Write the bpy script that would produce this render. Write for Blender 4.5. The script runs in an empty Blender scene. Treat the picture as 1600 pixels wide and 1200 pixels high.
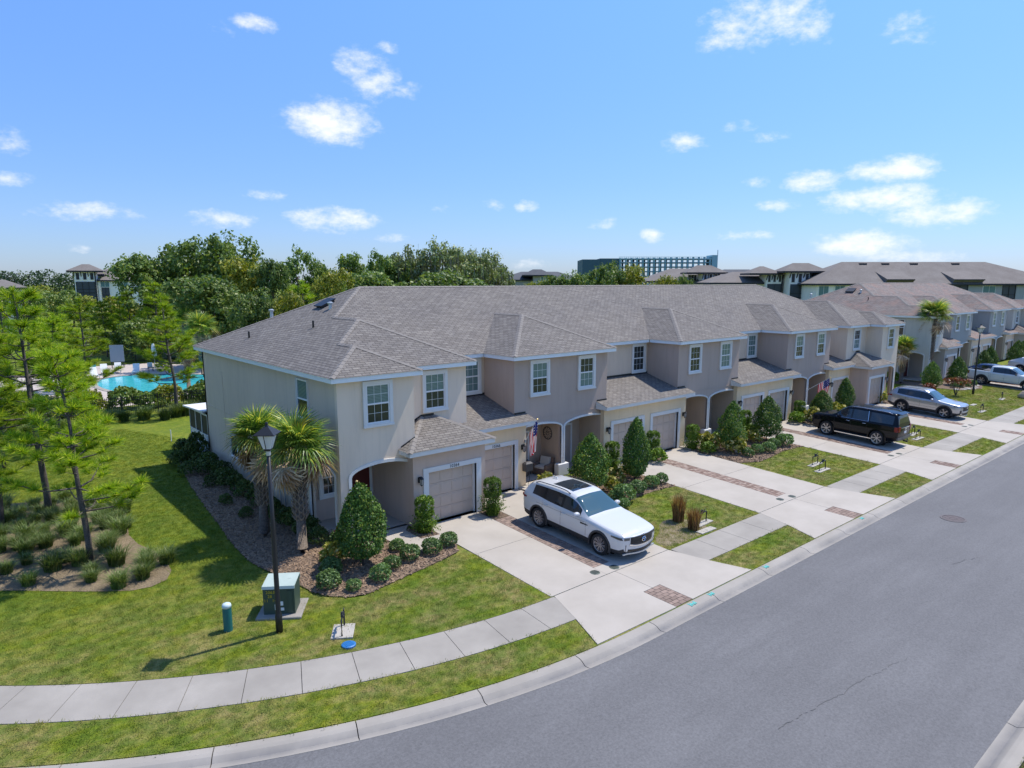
import bpy, bmesh, math, random
import numpy as np
from mathutils import Vector, Matrix
from mathutils.geometry import tessellate_polygon, delaunay_2d_cdt

R = math.radians
scene = bpy.context.scene
COL = scene.collection
rng = random.Random(7)

# ------------------------------------------------------------------ camera
YAW, PITCH, CAM_Z = R(40.281), R(9.928), 9.7
cam_data = bpy.data.cameras.new('camera')
cam = bpy.data.objects.new('camera', cam_data)
COL.objects.link(cam)
fwd = Vector((math.sin(YAW) * math.cos(PITCH), math.cos(YAW) * math.cos(PITCH), -math.sin(PITCH)))
rgt = Vector((math.cos(YAW), -math.sin(YAW), 0))
upv = rgt.cross(fwd)
cam.matrix_world = Matrix(((rgt.x, upv.x, -fwd.x, 0), (rgt.y, upv.y, -fwd.y, 0), (rgt.z, upv.z, -fwd.z, CAM_Z), (0, 0, 0, 1)))
cam_data.sensor_width = 36
cam_data.lens = 36 * 1068.9 / 1600
cam_data.shift_y = 26.8 / 1600
cam_data.clip_start = 0.5
cam_data.clip_end = 4000
scene.camera = cam

# ------------------------------------------------------------------ sky, clouds, sun, exposure
SUN_TO = Vector((0.53, -0.08, 1.0)).normalized()
SUN_EL = math.asin(SUN_TO.z)
SUN_AZ = math.atan2(SUN_TO.x, SUN_TO.y)
CLOUDS = [(0.4555,0.2067,0.0634,0.0263,1.0),(0.4961,0.2767,0.032,0.022,0.75),(0.519,0.2591,0.0341,0.0195,0.75),(0.5331,0.2999,0.0153,0.0066,0.55),(0.5563,0.2515,0.0207,0.0107,0.5),(0.3681,0.3151,0.0265,0.0103,0.8),(0.3271,0.3025,0.0197,0.0082,0.3),(1.0323,0.3205,0.0753,0.0244,0.75),(0.9984,0.3001,0.0432,0.0155,0.65),(1.0834,0.3122,0.0309,0.0241,0.7),(1.193,0.2891,0.0279,0.017,0.4),(0.09,0.1563,0.0193,0.015,0.45),(0.0916,0.1153,0.0233,0.0077,0.6),(0.1576,0.0835,0.0547,0.0112,0.6),(0.3155,0.0823,0.0459,0.0105,0.6),(0.4584,0.082,0.0571,0.0161,0.9),(0.3687,0.1126,0.0244,0.0073,0.55),(0.5316,0.0616,0.0302,0.007,0.55),(0.1469,0.0395,0.0146,0.0053,0.5),(0.9348,0.1838,0.0318,0.0119,0.6),(1.0083,0.1973,0.0193,0.007,0.45),(1.0489,0.184,0.0296,0.0062,0.55),(1.1029,0.1272,0.039,0.0133,0.85),(1.1931,0.1353,0.0555,0.0164,0.85),(1.0324,0.129,0.0192,0.008,0.75),(1.1855,0.1018,0.0656,0.0176,0.95),(1.2521,0.0796,0.056,0.0164,0.85),(1.1683,0.0479,0.058,0.0159,0.9),(1.0622,0.0979,0.0298,0.0073,0.55),(1.0241,0.061,0.0341,0.0067,0.55),(0.8965,0.0622,0.0175,0.0095,0.85),(0.7211,0.1036,0.0163,0.0078,0.65),(0.6759,0.1045,0.0217,0.0078,0.4),(1.2196,0.0296,0.0569,0.0086,0.6),(0.7306,0.025,0.0275,0.0081,0.5),(0.6038,0.0997,0.0126,0.006,0.45),(0.834,0.0794,0.0223,0.0061,0.25)]


def make_world():
    w = bpy.data.worlds.new('World')
    scene.world = w
    w.use_nodes = True
    nt = w.node_tree
    nt.nodes.clear()
    N, Lk = nt.nodes.new, nt.links.new

    def math_(op, a, b=None, clamp=False):
        n = N('ShaderNodeMath'); n.operation = op; n.use_clamp = clamp
        for i, v in enumerate((a, b)):
            if v is None: continue
            if isinstance(v, (int, float)): n.inputs[i].default_value = v
            else: Lk(v, n.inputs[i])
        return n.outputs[0]
    sky = N('ShaderNodeTexSky'); sky.sky_type = 'NISHITA'; sky.sun_disc = False
    sky.sun_elevation = SUN_EL; sky.sun_rotation = SUN_AZ
    sky.air_density = 1.0; sky.dust_density = 0.3; sky.ozone_density = 2.0
    hs = N('ShaderNodeHueSaturation'); hs.inputs['Saturation'].default_value = 1.0
    hs.inputs['Value'].default_value = 1.0
    tc = N('ShaderNodeTexCoord')
    sep = N('ShaderNodeSeparateXYZ'); Lk(tc.outputs['Generated'], sep.inputs[0])
    az0 = math_('ARCTAN2', sep.outputs[0], sep.outputs[1])
    az = math_('ADD', az0, math_('MULTIPLY', math_('LESS_THAN', az0, 0.0), 2 * math.pi))
    el = math_('ARCSINE', sep.outputs[2])
    # humid summer air: the sky stays blue down to a pale blue horizon, all the way round
    gr = N('ShaderNodeValToRGB'); Lk(el, gr.inputs[0])
    e_ = gr.color_ramp.elements; e_.new(.5)
    for q, (ps, c) in zip(e_, ((.0, (.315, .388, .62)), (.13, (.365, .475, .71)), (.40, (.515, .71, .97)))): q.position = ps; q.color = (*c, 1)
    gm = N('ShaderNodeMix'); gm.data_type = 'RGBA'; gm.blend_type = 'MULTIPLY'; gm.inputs['Factor'].default_value = 1
    Lk(sky.outputs[0], gm.inputs['A']); Lk(gr.outputs[0], gm.inputs['B']); Lk(gm.outputs['Result'], hs.inputs['Color'])
    # warp the outlines with two scales of noise
    cmb = N('ShaderNodeCombineXYZ'); Lk(az, cmb.inputs[0]); Lk(math_('MULTIPLY', el, 1.7), cmb.inputs[1])
    no = N('ShaderNodeTexNoise'); no.inputs['Scale'].default_value = 21; no.inputs['Detail'].default_value = 6
    no.inputs['Roughness'].default_value = .62
    Lk(cmb.outputs[0], no.inputs['Vector'])
    no2 = N('ShaderNodeTexNoise'); no2.inputs['Scale'].default_value = 75; no2.inputs['Detail'].default_value = 5
    no2.inputs['Roughness'].default_value = .6; Lk(cmb.outputs[0], no2.inputs['Vector'])
    tot = None
    for a, e, sa, se, s in CLOUDS:
        sa *= 1.08; se *= 1.12
        x = math_('MULTIPLY', math_('SUBTRACT', az, a), 1 / sa)
        y = math_('MULTIPLY', math_('SUBTRACT', el, e), 1 / se)
        d = math_('ADD', math_('MULTIPLY', x, x), math_('MULTIPLY', y, y))
        m = math_('MULTIPLY', math_('SUBTRACT', 1.25, d), s)
        tot = m if tot is None else math_('MAXIMUM', tot, m)
    tot = math_('MAXIMUM', tot, -1.5)
    nsum = math_('ADD', math_('MULTIPLY', math_('SUBTRACT', no.outputs['Fac'], .5), 2.7),
                 math_('MULTIPLY', math_('SUBTRACT', no2.outputs['Fac'], .5), 1.1))
    dens = math_('ADD', tot, nsum)
    # the same fair-weather cloud goes on over the rest of the sky, out of the picture
    no3 = N('ShaderNodeTexNoise'); no3.inputs['Scale'].default_value = 3.2; no3.inputs['Detail'].default_value = 7; no3.inputs['Roughness'].default_value = .6
    Lk(tc.outputs['Generated'], no3.inputs['Vector'])
    rest = math_('MULTIPLY', math_('SUBTRACT', no3.outputs['Fac'], .585), 14.0)
    outv = math_('MAXIMUM', math_('MULTIPLY', math_('SUBTRACT', el, .42), 8.0), math_('MULTIPLY', math_('SUBTRACT', math_('ABSOLUTE', math_('SUBTRACT', math_('ADD', az0, .0), .65)), .95), 5.0))
    outv = math_('MINIMUM', math_('MAXIMUM', outv, 0.0), 1.0)
    rest = math_('SUBTRACT', math_('MULTIPLY', math_('ADD', rest, 3.0), outv), 3.0)
    dens = math_('MAXIMUM', dens, rest)
    mr = N('ShaderNodeMapRange'); mr.interpolation_type = 'SMOOTHSTEP'
    mr.inputs['From Min'].default_value = .05; mr.inputs['From Max'].default_value = 1.7
    mr.inputs['To Max'].default_value = .93
    Lk(dens, mr.inputs['Value'])
    mix = N('ShaderNodeMix'); mix.data_type = 'RGBA'
    Lk(mr.outputs[0], mix.inputs['Factor']); Lk(hs.outputs[0], mix.inputs['A'])
    mix.inputs['B'].default_value = CLOUD_RGB
    bg = N('ShaderNodeBackground'); bg.inputs['Strength'].default_value = SKY_STRENGTH
    Lk(mix.outputs['Result'], bg.inputs['Color'])
    out = N('ShaderNodeOutputWorld'); Lk(bg.outputs[0], out.inputs[0])


SKY_STRENGTH = 0.13
CLOUD_RGB = (4.6, 4.65, 4.75, 1)
make_world()
sun_d = bpy.data.lights.new('sun', 'SUN')
sun_d.energy = 2.75
sun_d.angle = R(0.53)
sun_d.color = (1.0, 0.94, 0.84)
sun = bpy.data.objects.new('sun', sun_d)
COL.objects.link(sun)
sun.rotation_euler = SUN_TO.to_track_quat('Z', 'Y').to_euler()
sun.location = (20, 10, 60)
vs = scene.view_settings
vs.view_transform = 'Standard'; vs.look = 'None'; vs.gamma = 1; vs.exposure = 0.9
try: vs.use_curve_mapping = False
except Exception: pass
scene.cycles.use_denoising = True
try: scene.cycles.denoiser = 'OPENIMAGEDENOISE'
except Exception: pass
scene.cycles.max_bounces = 6
scene.cycles.diffuse_bounces = 3
scene.cycles.glossy_bounces = 3
scene.cycles.transparent_max_bounces = 8
scene.cycles.caustics_reflective = False
scene.cycles.caustics_refractive = False


# ------------------------------------------------------------------ helpers
def tag(o, label=None, cat=None, group=None, kind=None):
    if label: o['label'] = label
    if cat: o['category'] = cat
    if group: o['group'] = group
    if kind: o['kind'] = kind
    return o


def empty(name, loc=(0, 0, 0), rz=0, label=None, cat=None, group=None, scale=1):
    o = bpy.data.objects.new(name, None); COL.objects.link(o)
    o.empty_display_size = .2
    o.location = loc; o.rotation_euler = (0, 0, rz)
    if scale != 1: o.scale = (scale,) * 3 if isinstance(scale, (int, float)) else scale
    return tag(o, label, cat, group)


def put(name, me, parent=None, loc=(0, 0, 0), rot=(0, 0, 0), scale=None):
    o = bpy.data.objects.new(name, me); COL.objects.link(o)
    o.location = loc; o.rotation_euler = rot
    if scale is not None: o.scale = (scale,) * 3 if isinstance(scale, (int, float)) else scale
    if parent: o.parent = parent
    return o


def copy_tree(o, parent=None, depth=0):
    c = o.copy(); COL.objects.link(c)
    if parent: c.parent = parent
    for ch in KIDS.get(o.name, None) or [k for k in o.children]:
        copy_tree(ch, c, depth + 1)
    return c


KIDS = {}


def mesh_np(name, V, F, mats, smooth=False, mi=None):
    """V (n,3) array, F list/array of faces (all same size when array)"""
    me = bpy.data.meshes.new(name)
    V = np.asarray(V, dtype=np.float32)
    if isinstance(F, np.ndarray):
        k = F.shape[1]; nf = F.shape[0]
        me.vertices.add(len(V)); me.vertices.foreach_set('co', V.ravel())
        me.loops.add(nf * k); me.loops.foreach_set('vertex_index', F.astype(np.int32).ravel())
        me.polygons.add(nf); me.polygons.foreach_set('loop_start', np.arange(0, nf * k, k, dtype=np.int32))
        if mi is not None: me.polygons.foreach_set('material_index', np.asarray(mi, dtype=np.int32))
        if smooth: me.polygons.foreach_set('use_smooth', np.ones(nf, dtype=bool))
        me.update(calc_edges=True)
    else:
        me.from_pydata([tuple(v) for v in V], [], F)
        if mi is not None: me.polygons.foreach_set('material_index', np.asarray(mi, dtype=np.int32))
        if smooth: me.polygons.foreach_set('use_smooth', np.ones(len(me.polygons), dtype=bool))
    for m in (mats if isinstance(mats, (list, tuple)) else [mats]): me.materials.append(m)
    return me


class MB:
    """collects shapes into one mesh"""
    def __init__(s): s.v = []; s.f = []; s.m = []

    def add(s, vs, fs, mi=0):
        b = len(s.v); s.v += [tuple(v) for v in vs]
        s.f += [tuple(i + b for i in f) for f in fs]; s.m += [mi] * len(fs)
        return s

    def box(s, x0, x1, y0, y1, z0, z1, mi=0):
        v = [(x0, y0, z0), (x1, y0, z0), (x1, y1, z0), (x0, y1, z0), (x0, y0, z1), (x1, y0, z1), (x1, y1, z1), (x0, y1, z1)]
        return s.add(v, [(3, 2, 1, 0), (4, 5, 6, 7), (0, 1, 5, 4), (1, 2, 6, 5), (2, 3, 7, 6), (3, 0, 4, 7)], mi)

    def bevbox(s, x0, x1, y0, y1, z0, z1, b=.02, mi=0):
        """box with its four upper edges chamfered"""
        v = [(x0, y0, z0), (x1, y0, z0), (x1, y1, z0), (x0, y1, z0), (x0, y0, z1 - b), (x1, y0, z1 - b), (x1, y1, z1 - b), (x0, y1, z1 - b),
             (x0 + b, y0 + b, z1), (x1 - b, y0 + b, z1), (x1 - b, y1 - b, z1), (x0 + b, y1 - b, z1)]
        return s.add(v, [(3, 2, 1, 0), (8, 9, 10, 11), (0, 1, 5, 4), (1, 2, 6, 5), (2, 3, 7, 6), (3, 0, 4, 7), (4, 5, 9, 8), (5, 6, 10, 9), (6, 7, 11, 10), (7, 4, 8, 11)], mi)

    def poly(s, pts, mi=0): return s.add(pts, [tuple(range(len(pts)))], mi)

    def tube(s, pts, rad, n=8, mi=0, cap=True):
        pts = [Vector(p) for p in pts]
        rad = rad if isinstance(rad, (list, tuple)) else [rad] * len(pts)
        base = len(s.v); ref = Vector((0, 0, 1))
        for i, p in enumerate(pts):
            d = (pts[min(i + 1, len(pts) - 1)] - pts[max(i - 1, 0)]).normalized()
            a = d.cross(ref)
            if a.length < 1e-3: a = d.cross(Vector((1, 0, 0)))
            a.normalize(); b = d.cross(a)
            for k in range(n):
                t = 2 * math.pi * k / n
                s.v.append(tuple(p + (a * math.cos(t) + b * math.sin(t)) * rad[i]))
        for i in range(len(pts) - 1):
            for k in range(n):
                a0 = base + i * n + k; a1 = base + i * n + (k + 1) % n
                s.f.append((a0, a1, a1 + n, a0 + n)); s.m.append(mi)
        if cap:
            s.f.append(tuple(base + k for k in range(n))[::-1]); s.m.append(mi)
            e = base + (len(pts) - 1) * n
            s.f.append(tuple(e + k for k in range(n))); s.m.append(mi)
        return s

    def lathe(s, prof, n=16, c=(0, 0, 0), axis='z', mi=0, cap=True):
        base = len(s.v)
        for r, h in prof:
            for k in range(n):
                t = 2 * math.pi * k / n
                x, y = r * math.cos(t), r * math.sin(t)
                p = (x, y, h) if axis == 'z' else ((h, x, y) if axis == 'x' else (x, h, y))
                s.v.append((p[0] + c[0], p[1] + c[1], p[2] + c[2]))
        for i in range(len(prof) - 1):
            for k in range(n):
                a0 = base + i * n + k; a1 = base + i * n + (k + 1) % n
                s.f.append((a0, a1, a1 + n, a0 + n)); s.m.append(mi)
        if cap:
            s.f.append(tuple(base + k for k in range(n))[::-1]); s.m.append(mi)
            e = base + (len(prof) - 1) * n
            s.f.append(tuple(e + k for k in range(n))); s.m.append(mi)
        return s

    def prism(s, pts, dvec, mi=0):
        """polygon pts (3-D) extruded along dvec"""
        n = len(pts); q = [tuple(Vector(p) + Vector(dvec)) for p in pts]
        return s.add(list(pts) + q, [tuple(range(n))[::-1], tuple(range(n, 2 * n))] + [(i, (i + 1) % n, n + (i + 1) % n, n + i) for i in range(n)], mi)

    def mesh(s, name, mats, smooth=False):
        me = mesh_np(name, s.v, s.f, mats, smooth, s.m)
        if s.f: me.validate()
        return me

    def build(s, name, mats, parent=None, loc=(0, 0, 0), rot=(0, 0, 0), smooth=False, off=None):
        if off is not None: s.v = [(a - off[0], b - off[1], c - off[2]) for a, b, c in s.v]
        return put(name, s.mesh(name, mats, smooth), parent, loc, rot)


# ------------------------------------------------------------------ materials
def nm(name):
    m = bpy.data.materials.new(name); m.use_nodes = True
    nt = m.node_tree; b = nt.nodes['Principled BSDF']
    return m, nt, b


def ramp(nt, fac, stops):
    r = nt.nodes.new('ShaderNodeValToRGB')
    el = r.color_ramp.elements
    while len(el) < len(stops): el.new(.5)
    for e, (p, c) in zip(el, stops):
        e.position = p; e.color = (*c, 1)
    nt.links.new(fac, r.inputs[0])
    return r.outputs[0]


def noise(nt, scale, detail=4, rough=.55, coord='obj', stretch=None):
    n = nt.nodes.new('ShaderNodeTexNoise')
    n.inputs['Scale'].default_value = scale; n.inputs['Detail'].default_value = detail; n.inputs['Roughness'].default_value = rough
    if coord == 'pos':
        c = nt.nodes.new('ShaderNodeNewGeometry').outputs['Position']
    else:
        c = nt.nodes.new('ShaderNodeTexCoord').outputs['Object']
    if stretch:
        mp = nt.nodes.new('ShaderNodeMapping'); mp.inputs['Scale'].default_value = stretch
        nt.links.new(c, mp.inputs[0]); c = mp.outputs[0]
    nt.links.new(c, n.inputs['Vector'])
    return n.outputs['Fac']


def mixc(nt, fac, a, b, mode='MIX'):
    m = nt.nodes.new('ShaderNodeMix'); m.data_type = 'RGBA'; m.blend_type = mode
    for s, v in ((m.inputs['Factor'], fac), (m.inputs['A'], a), (m.inputs['B'], b)):
        if isinstance(v, (int, float)): s.default_value = v
        elif isinstance(v, tuple): s.default_value = (*v, 1) if len(v) == 3 else v
        else: nt.links.new(v, s)
    return m.outputs['Result']


def bump(nt, b, h, strength=.3, dist=.02):
    n = nt.nodes.new('ShaderNodeBump'); n.inputs['Strength'].default_value = strength; n.inputs['Distance'].default_value = dist
    nt.links.new(h, n.inputs['Height']); nt.links.new(n.outputs[0], b.inputs['Normal'])


def flat(name, c, rough=.6, metal=0, spec=None, coat=0, emit=None):
    m, nt, b = nm(name)
    b.inputs['Base Color'].default_value = (*c, 1); b.inputs['Roughness'].default_value = rough; b.inputs['Metallic'].default_value = metal
    if spec is not None: b.inputs['Specular IOR Level'].default_value = spec
    if coat: b.inputs['Coat Weight'].default_value = coat; b.inputs['Coat Roughness'].default_value = .04
    if emit: b.inputs['Emission Color'].default_value = (*emit[0], 1); b.inputs['Emission Strength'].default_value = emit[1]
    return m


def mottled(name, c1, c2, scale=3, rough=.85, detail=5, fine=None, bstr=.2, bdist=.01, coord='pos', stretch=None, fscale=60, fmix=.25):
    """two tones by noise + fine grain"""
    m, nt, b = nm(name)
    f = noise(nt, scale, detail, .6, coord, stretch)
    col = ramp(nt, f, [(.32, c1), (.68, c2)])
    g = noise(nt, fscale, 3, .7, coord)
    if fine is None: fine = tuple(x * .6 for x in c1)
    gf = ramp(nt, g, [(.35, (fmix,) * 3), (.62, (0, 0, 0))])
    col = mixc(nt, gf, col, fine)
    nt.links.new(col, b.inputs['Base Color']); b.inputs['Roughness'].default_value = rough
    if bstr: bump(nt, b, g, bstr, bdist)
    return m


def stucco(name, c):
    m, nt, b = nm(name)
    f = noise(nt, .5, 4, .6, 'pos', (1, 1, .25))
    col = ramp(nt, f, [(.3, tuple(x * .93 for x in c)), (.7, tuple(min(1, x * 1.05) for x in c))])
    s = noise(nt, 1.6, 5, .65, 'pos', (3, 3, .35))
    col = mixc(nt, ramp(nt, s, [(.3, (.28,) * 3), (.52, (0, 0, 0))]), col, tuple(x * .72 for x in c))
    nt.links.new(col, b.inputs['Base Color']); b.inputs['Roughness'].default_value = .9
    g = noise(nt, 45, 4, .7, 'pos')
    bump(nt, b, g, .35, .012)
    return m


def shingles(name, ca, cb, cm, red=.0):
    m, nt, b = nm(name)
    N, L = nt.nodes.new, nt.links.new
    geo = N('ShaderNodeNewGeometry')
    sp = N('ShaderNodeSeparateXYZ'); L(geo.outputs['Position'], sp.inputs[0])
    sn = N('ShaderNodeSeparateXYZ'); L(geo.outputs['True Normal'], sn.inputs[0])
    def M(op, a, bb=None):
        n = N('ShaderNodeMath'); n.operation = op
        for i, v in enumerate((a, bb)):
            if v is None: continue
            if isinstance(v, (int, float)): n.inputs[i].default_value = v
            else: L(v, n.inputs[i])
        return n.outputs[0]
    side = M('GREATER_THAN', M('ABSOLUTE', sn.outputs[0]), M('ABSOLUTE', sn.outputs[1]))
    u = M('ADD', M('MULTIPLY', side, sp.outputs[1]), M('MULTIPLY', M('SUBTRACT', 1.0, side), sp.outputs[0]))
    v = M('DIVIDE', sp.outputs[2], M('MAXIMUM', M('SQRT', M('SUBTRACT', 1.0, M('MULTIPLY', sn.outputs[2], sn.outputs[2]))), .05))
    cb_ = N('ShaderNodeCombineXYZ'); L(u, cb_.inputs[0]); L(v, cb_.inputs[1])
    br = N('ShaderNodeTexBrick')
    br.inputs['Scale'].default_value = 1.0; br.inputs['Brick Width'].default_value = .34; br.inputs['Row Height'].default_value = .15
    br.inputs['Mortar Size'].default_value = .016; br.inputs['Mortar Smooth'].default_value = .3; br.inputs['Bias'].default_value = -.1
    br.offset = .5; br.inputs['Color1'].default_value = (*ca, 1); br.inputs['Color2'].default_value = (*cb, 1); br.inputs['Mortar'].default_value = (*cm, 1)
    L(cb_.outputs[0], br.inputs['Vector'])
    # a second, offset tab pattern breaks the regular pairs (architectural shingles)
    mp = N('ShaderNodeMapping'); mp.inputs['Location'].default_value = (.13, 0, 0); L(cb_.outputs[0], mp.inputs[0])
    br2 = N('ShaderNodeTexBrick'); br2.inputs['Scale'].default_value = 1.0
    br2.inputs['Brick Width'].default_value = .21; br2.inputs['Row Height'].default_value = .15; br2.inputs['Mortar Size'].default_value = .0
    br2.offset = .37; br2.inputs['Color1'].default_value = (.82, .815, .82, 1); br2.inputs['Color2'].default_value = (1.08, 1.08, 1.06, 1)
    L(mp.outputs[0], br2.inputs['Vector'])
    col = mixc(nt, .85, br.outputs['Color'], br2.outputs['Color'], 'MULTIPLY')
    big = noise(nt, .35, 4, .6, 'pos')
    col = mixc(nt, 1.0, col, ramp(nt, big, [(.3, (.9, .9, .92)), (.7, (1.08, 1.07, 1.05))]), 'MULTIPLY')
    if red: col = mixc(nt, ramp(nt, noise(nt, .9, 3, .6, 'pos'), [(.45, (0, 0, 0)), (.7, (red,) * 3)]), col, (.3, .17, .13))
    L(col, b.inputs['Base Color']); b.inputs['Roughness'].default_value = .93
    h = M('SUBTRACT', 1.0, br.outputs['Fac'])
    g = noise(nt, 90, 2, .7, 'pos')
    bump(nt, b, M('ADD', M('ADD', h, M('MULTIPLY', g, .4)), M('MULTIPLY', br2.outputs['Fac'], .3)), .55, .02)
    return m


def leafmat(name, stops, trans=.3, rough=.5, spec=.35):
    m, nt, b = nm(name)
    geo = nt.nodes.new('ShaderNodeNewGeometry')
    col = ramp(nt, geo.outputs['Random Per Island'], stops)
    oi = nt.nodes.new('ShaderNodeObjectInfo')
    hs = nt.nodes.new('ShaderNodeHueSaturation')
    mr = nt.nodes.new('ShaderNodeMapRange'); mr.inputs['To Min'].default_value = .82; mr.inputs['To Max'].default_value = 1.25
    nt.links.new(oi.outputs['Random'], mr.inputs[0]); nt.links.new(mr.outputs[0], hs.inputs['Value'])
    nt.links.new(col, hs.inputs['Color']); col = hs.outputs[0]
    nt.links.new(col, b.inputs['Base Color'])
    b.inputs['Roughness'].default_value = rough; b.inputs['Specular IOR Level'].default_value = spec
    tr = nt.nodes.new('ShaderNodeBsdfTranslucent')
    tc = mixc(nt, 1.0, col, (1.5, 1.55, .7), 'MULTIPLY')
    nt.links.new(tc, tr.inputs[0])
    mx = nt.nodes.new('ShaderNodeMixShader'); mx.inputs[0].default_value = trans
    nt.links.new(b.outputs[0], mx.inputs[1]); nt.links.new(tr.outputs[0], mx.inputs[2])
    nt.links.new(mx.outputs[0], nt.nodes['Material Output'].inputs[0])
    return m


def grassmat(name, blade=False, far=False):
    m, nt, b = nm(name)
    f = noise(nt, .22, 5, .62, 'pos')
    col = ramp(nt, f, [(.25, (.12, .19, .018)), (.5, (.205, .25, .020)), (.78, (.275, .285, .028))])
    # drier, straw flecked turf towards the street
    sp = nt.nodes.new('ShaderNodeSeparateXYZ'); nt.links.new(nt.nodes.new('ShaderNodeNewGeometry').outputs['Position'], sp.inputs[0])
    mr = nt.nodes.new('ShaderNodeMapRange'); mr.inputs['From Min'].default_value = 25; mr.inputs['From Max'].default_value = 18; mr.inputs['To Min'].default_value = .12; mr.inputs['To Max'].default_value = .85
    nt.links.new(sp.outputs[1], mr.inputs[0])
    f2 = noise(nt, .55, 7, .68, 'pos', (1, 1.9, 1))
    dry = ramp(nt, f2, [(.40, (0, 0, 0)), (.60, (.9,) * 3)])
    dm = nt.nodes.new('ShaderNodeMath'); dm.operation = 'MULTIPLY'; nt.links.new(dry, dm.inputs[0]); nt.links.new(mr.outputs[0], dm.inputs[1])
    col = mixc(nt, dm.outputs[0], col, (.345, .27, .135))
    f3 = noise(nt, 2.6, 5, .7, 'pos')
    col = mixc(nt, ramp(nt, f3, [(.42, (.6,) * 3), (.58, (0, 0, 0))]), col, (.085, .155, .018))
    if blade:
        geo = nt.nodes.new('ShaderNodeNewGeometry')
        col = mixc(nt, 1.0, col, ramp(nt, geo.outputs['Random Per Island'], [(0, (.7, .75, .6)), (.6, (1.1, 1.12, 1.0)), (.9, (1.5, 1.35, 1.2)), (1, (1.9, 1.6, 1.6))]), 'MULTIPLY')
    else:
        g = noise(nt, 26, 3, .75, 'pos')
        col = mixc(nt, 1.0, col, ramp(nt, g, [(.3, (.62, .66, .5)), (.7, (1.15, 1.12, 1.1))]), 'MULTIPLY')
        bump(nt, b, g, .9, .05)
    nt.links.new(col, b.inputs['Base Color']); b.inputs['Roughness'].default_value = .75; b.inputs['Specular IOR Level'].default_value = .15
    if blade:
        tr = nt.nodes.new('ShaderNodeBsdfTranslucent'); nt.links.new(col, tr.inputs[0])
        mx = nt.nodes.new('ShaderNodeMixShader'); mx.inputs[0].default_value = .25
        nt.links.new(b.outputs[0], mx.inputs[1]); nt.links.new(tr.outputs[0], mx.inputs[2])
        nt.links.new(mx.outputs[0], nt.nodes['Material Output'].inputs[0])
    return m


MT = {}
MT['lawn'] = grassmat('lawn')
MT['blade'] = grassmat('grass_blade', True)
MT['asphalt'] = None


def _asphalt():
    m, nt, b = nm('asphalt')
    col = ramp(nt, noise(nt, .28, 6, .6, 'pos'), [(.3, (.128, .126, .128)), (.7, (.152, .150, .152))])
    col = mixc(nt, ramp(nt, noise(nt, .8, 5, .65, 'pos', (.25, 1.6, 1)), [(.42, (.4,) * 3), (.6, (0, 0, 0))]), col, (.112, .110, .112))   # wheel paths along the street
    g = noise(nt, 17, 4, .8, 'pos')
    col = mixc(nt, 1.0, col, ramp(nt, g, [(.30, (.74,) * 3), (.5, (1, 1, 1)), (.70, (1.26, 1.26, 1.27))]), 'MULTIPLY')        # aggregate
    g2 = noise(nt, 5.5, 3, .75, 'pos')
    col = mixc(nt, ramp(nt, g2, [(.69, (0, 0, 0)), (.73, (.45,) * 3)]), col, (.06, .06, .062))                                 # drips and pits
    nt.links.new(col, b.inputs['Base Color']); b.inputs['Roughness'].default_value = .88
    bump(nt, b, g, .5, .01)
    return m


MT['asphalt'] = _asphalt()
MT['concrete'] = mottled('concrete', (.365, .325, .275), (.445, .40, .345), .55, .85, 6, (.38, .36, .33), .15, .004, fscale=40, fmix=.25)
MT['sidewalk'] = mottled('sidewalk_concrete', (.265, .24, .205), (.37, .338, .292), .6, .88, 6, (.27, .26, .25), .2, .004, fscale=30, fmix=.35)
MT['joint'] = flat('joint_dirt', (.09, .08, .07), .95)
MT['mulch'] = mottled('mulch_soil', (.155, .105, .07), (.27, .195, .135), 9, .95, 5, (.03, .02, .018), .8, .04, fscale=22, fmix=.7)
MT['straw'] = mottled('pine_straw', (.19, .145, .085), (.29, .22, .14), 2.5, .95, 5, (.09, .07, .04), .7, .04, fscale=16, fmix=.6)
MT['chip'] = leafmat('mulch_chip', [(0, (.09, .06, .04)), (.5, (.22, .15, .10)), (.85, (.38, .285, .21)), (1, (.54, .45, .36))], 0, .9, .1)
MT['paver'] = leafmat('paver_brick', [(0, (.17, .115, .092)), (.5, (.245, .18, .148)), (1, (.32, .25, .21))], 0, .9, .15)
MT['roof'] = shingles('roof_shingles', (.165, .148, .133), (.225, .206, .187), (.074, .067, .061))
MT['roof2'] = shingles('roof_shingles_far', (.18, .15, .135), (.245, .22, .205), (.085, .07, .065), .5)
MT['cap'] = mottled('ridge_cap_shingle', (.20, .18, .163), (.25, .23, .21), 3, .92)
MT['trim'] = mottled('white_trim', (.68, .67, .64), (.74, .73, .70), 1.5, .6, bstr=0, fmix=.08)
MT['white'] = flat('white_paint', (.75, .76, .76), .45)
MT['glass'] = flat('window_glass', (.018, .03, .034), .06, 0, .7)
MT['glassb'] = None
MT['door'] = mottled('garage_door_paint', (.55, .43, .335), (.60, .47, .37), 1.2, .55, bstr=0, fmix=.05)
MT['reddoor'] = flat('red_door_paint', (.10, .012, .010), .45)
MT['black'] = flat('black_metal', (.012, .013, .015), .45, 0, .5)
MT['rubber'] = flat('tyre_rubber', (.018, .018, .019), .8)
MT['darkplastic'] = flat('dark_plastic', (.03, .03, .032), .6)
MT['chrome'] = flat('chrome', (.75, .75, .77), .12, 1)
MT['bark'] = mottled('bark', (.085, .065, .05), (.16, .13, .105), 6, .95, 5, (.03, .024, .02), .9, .03, stretch=(1, 1, .3), fscale=30, fmix=.6)
MT['pinebark'] = mottled('pine_bark', (.085, .07, .06), (.17, .145, .13), 8, .95, 5, (.03, .025, .022), .9, .03, stretch=(1, 1, .4), fscale=25, fmix=.6)
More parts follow.
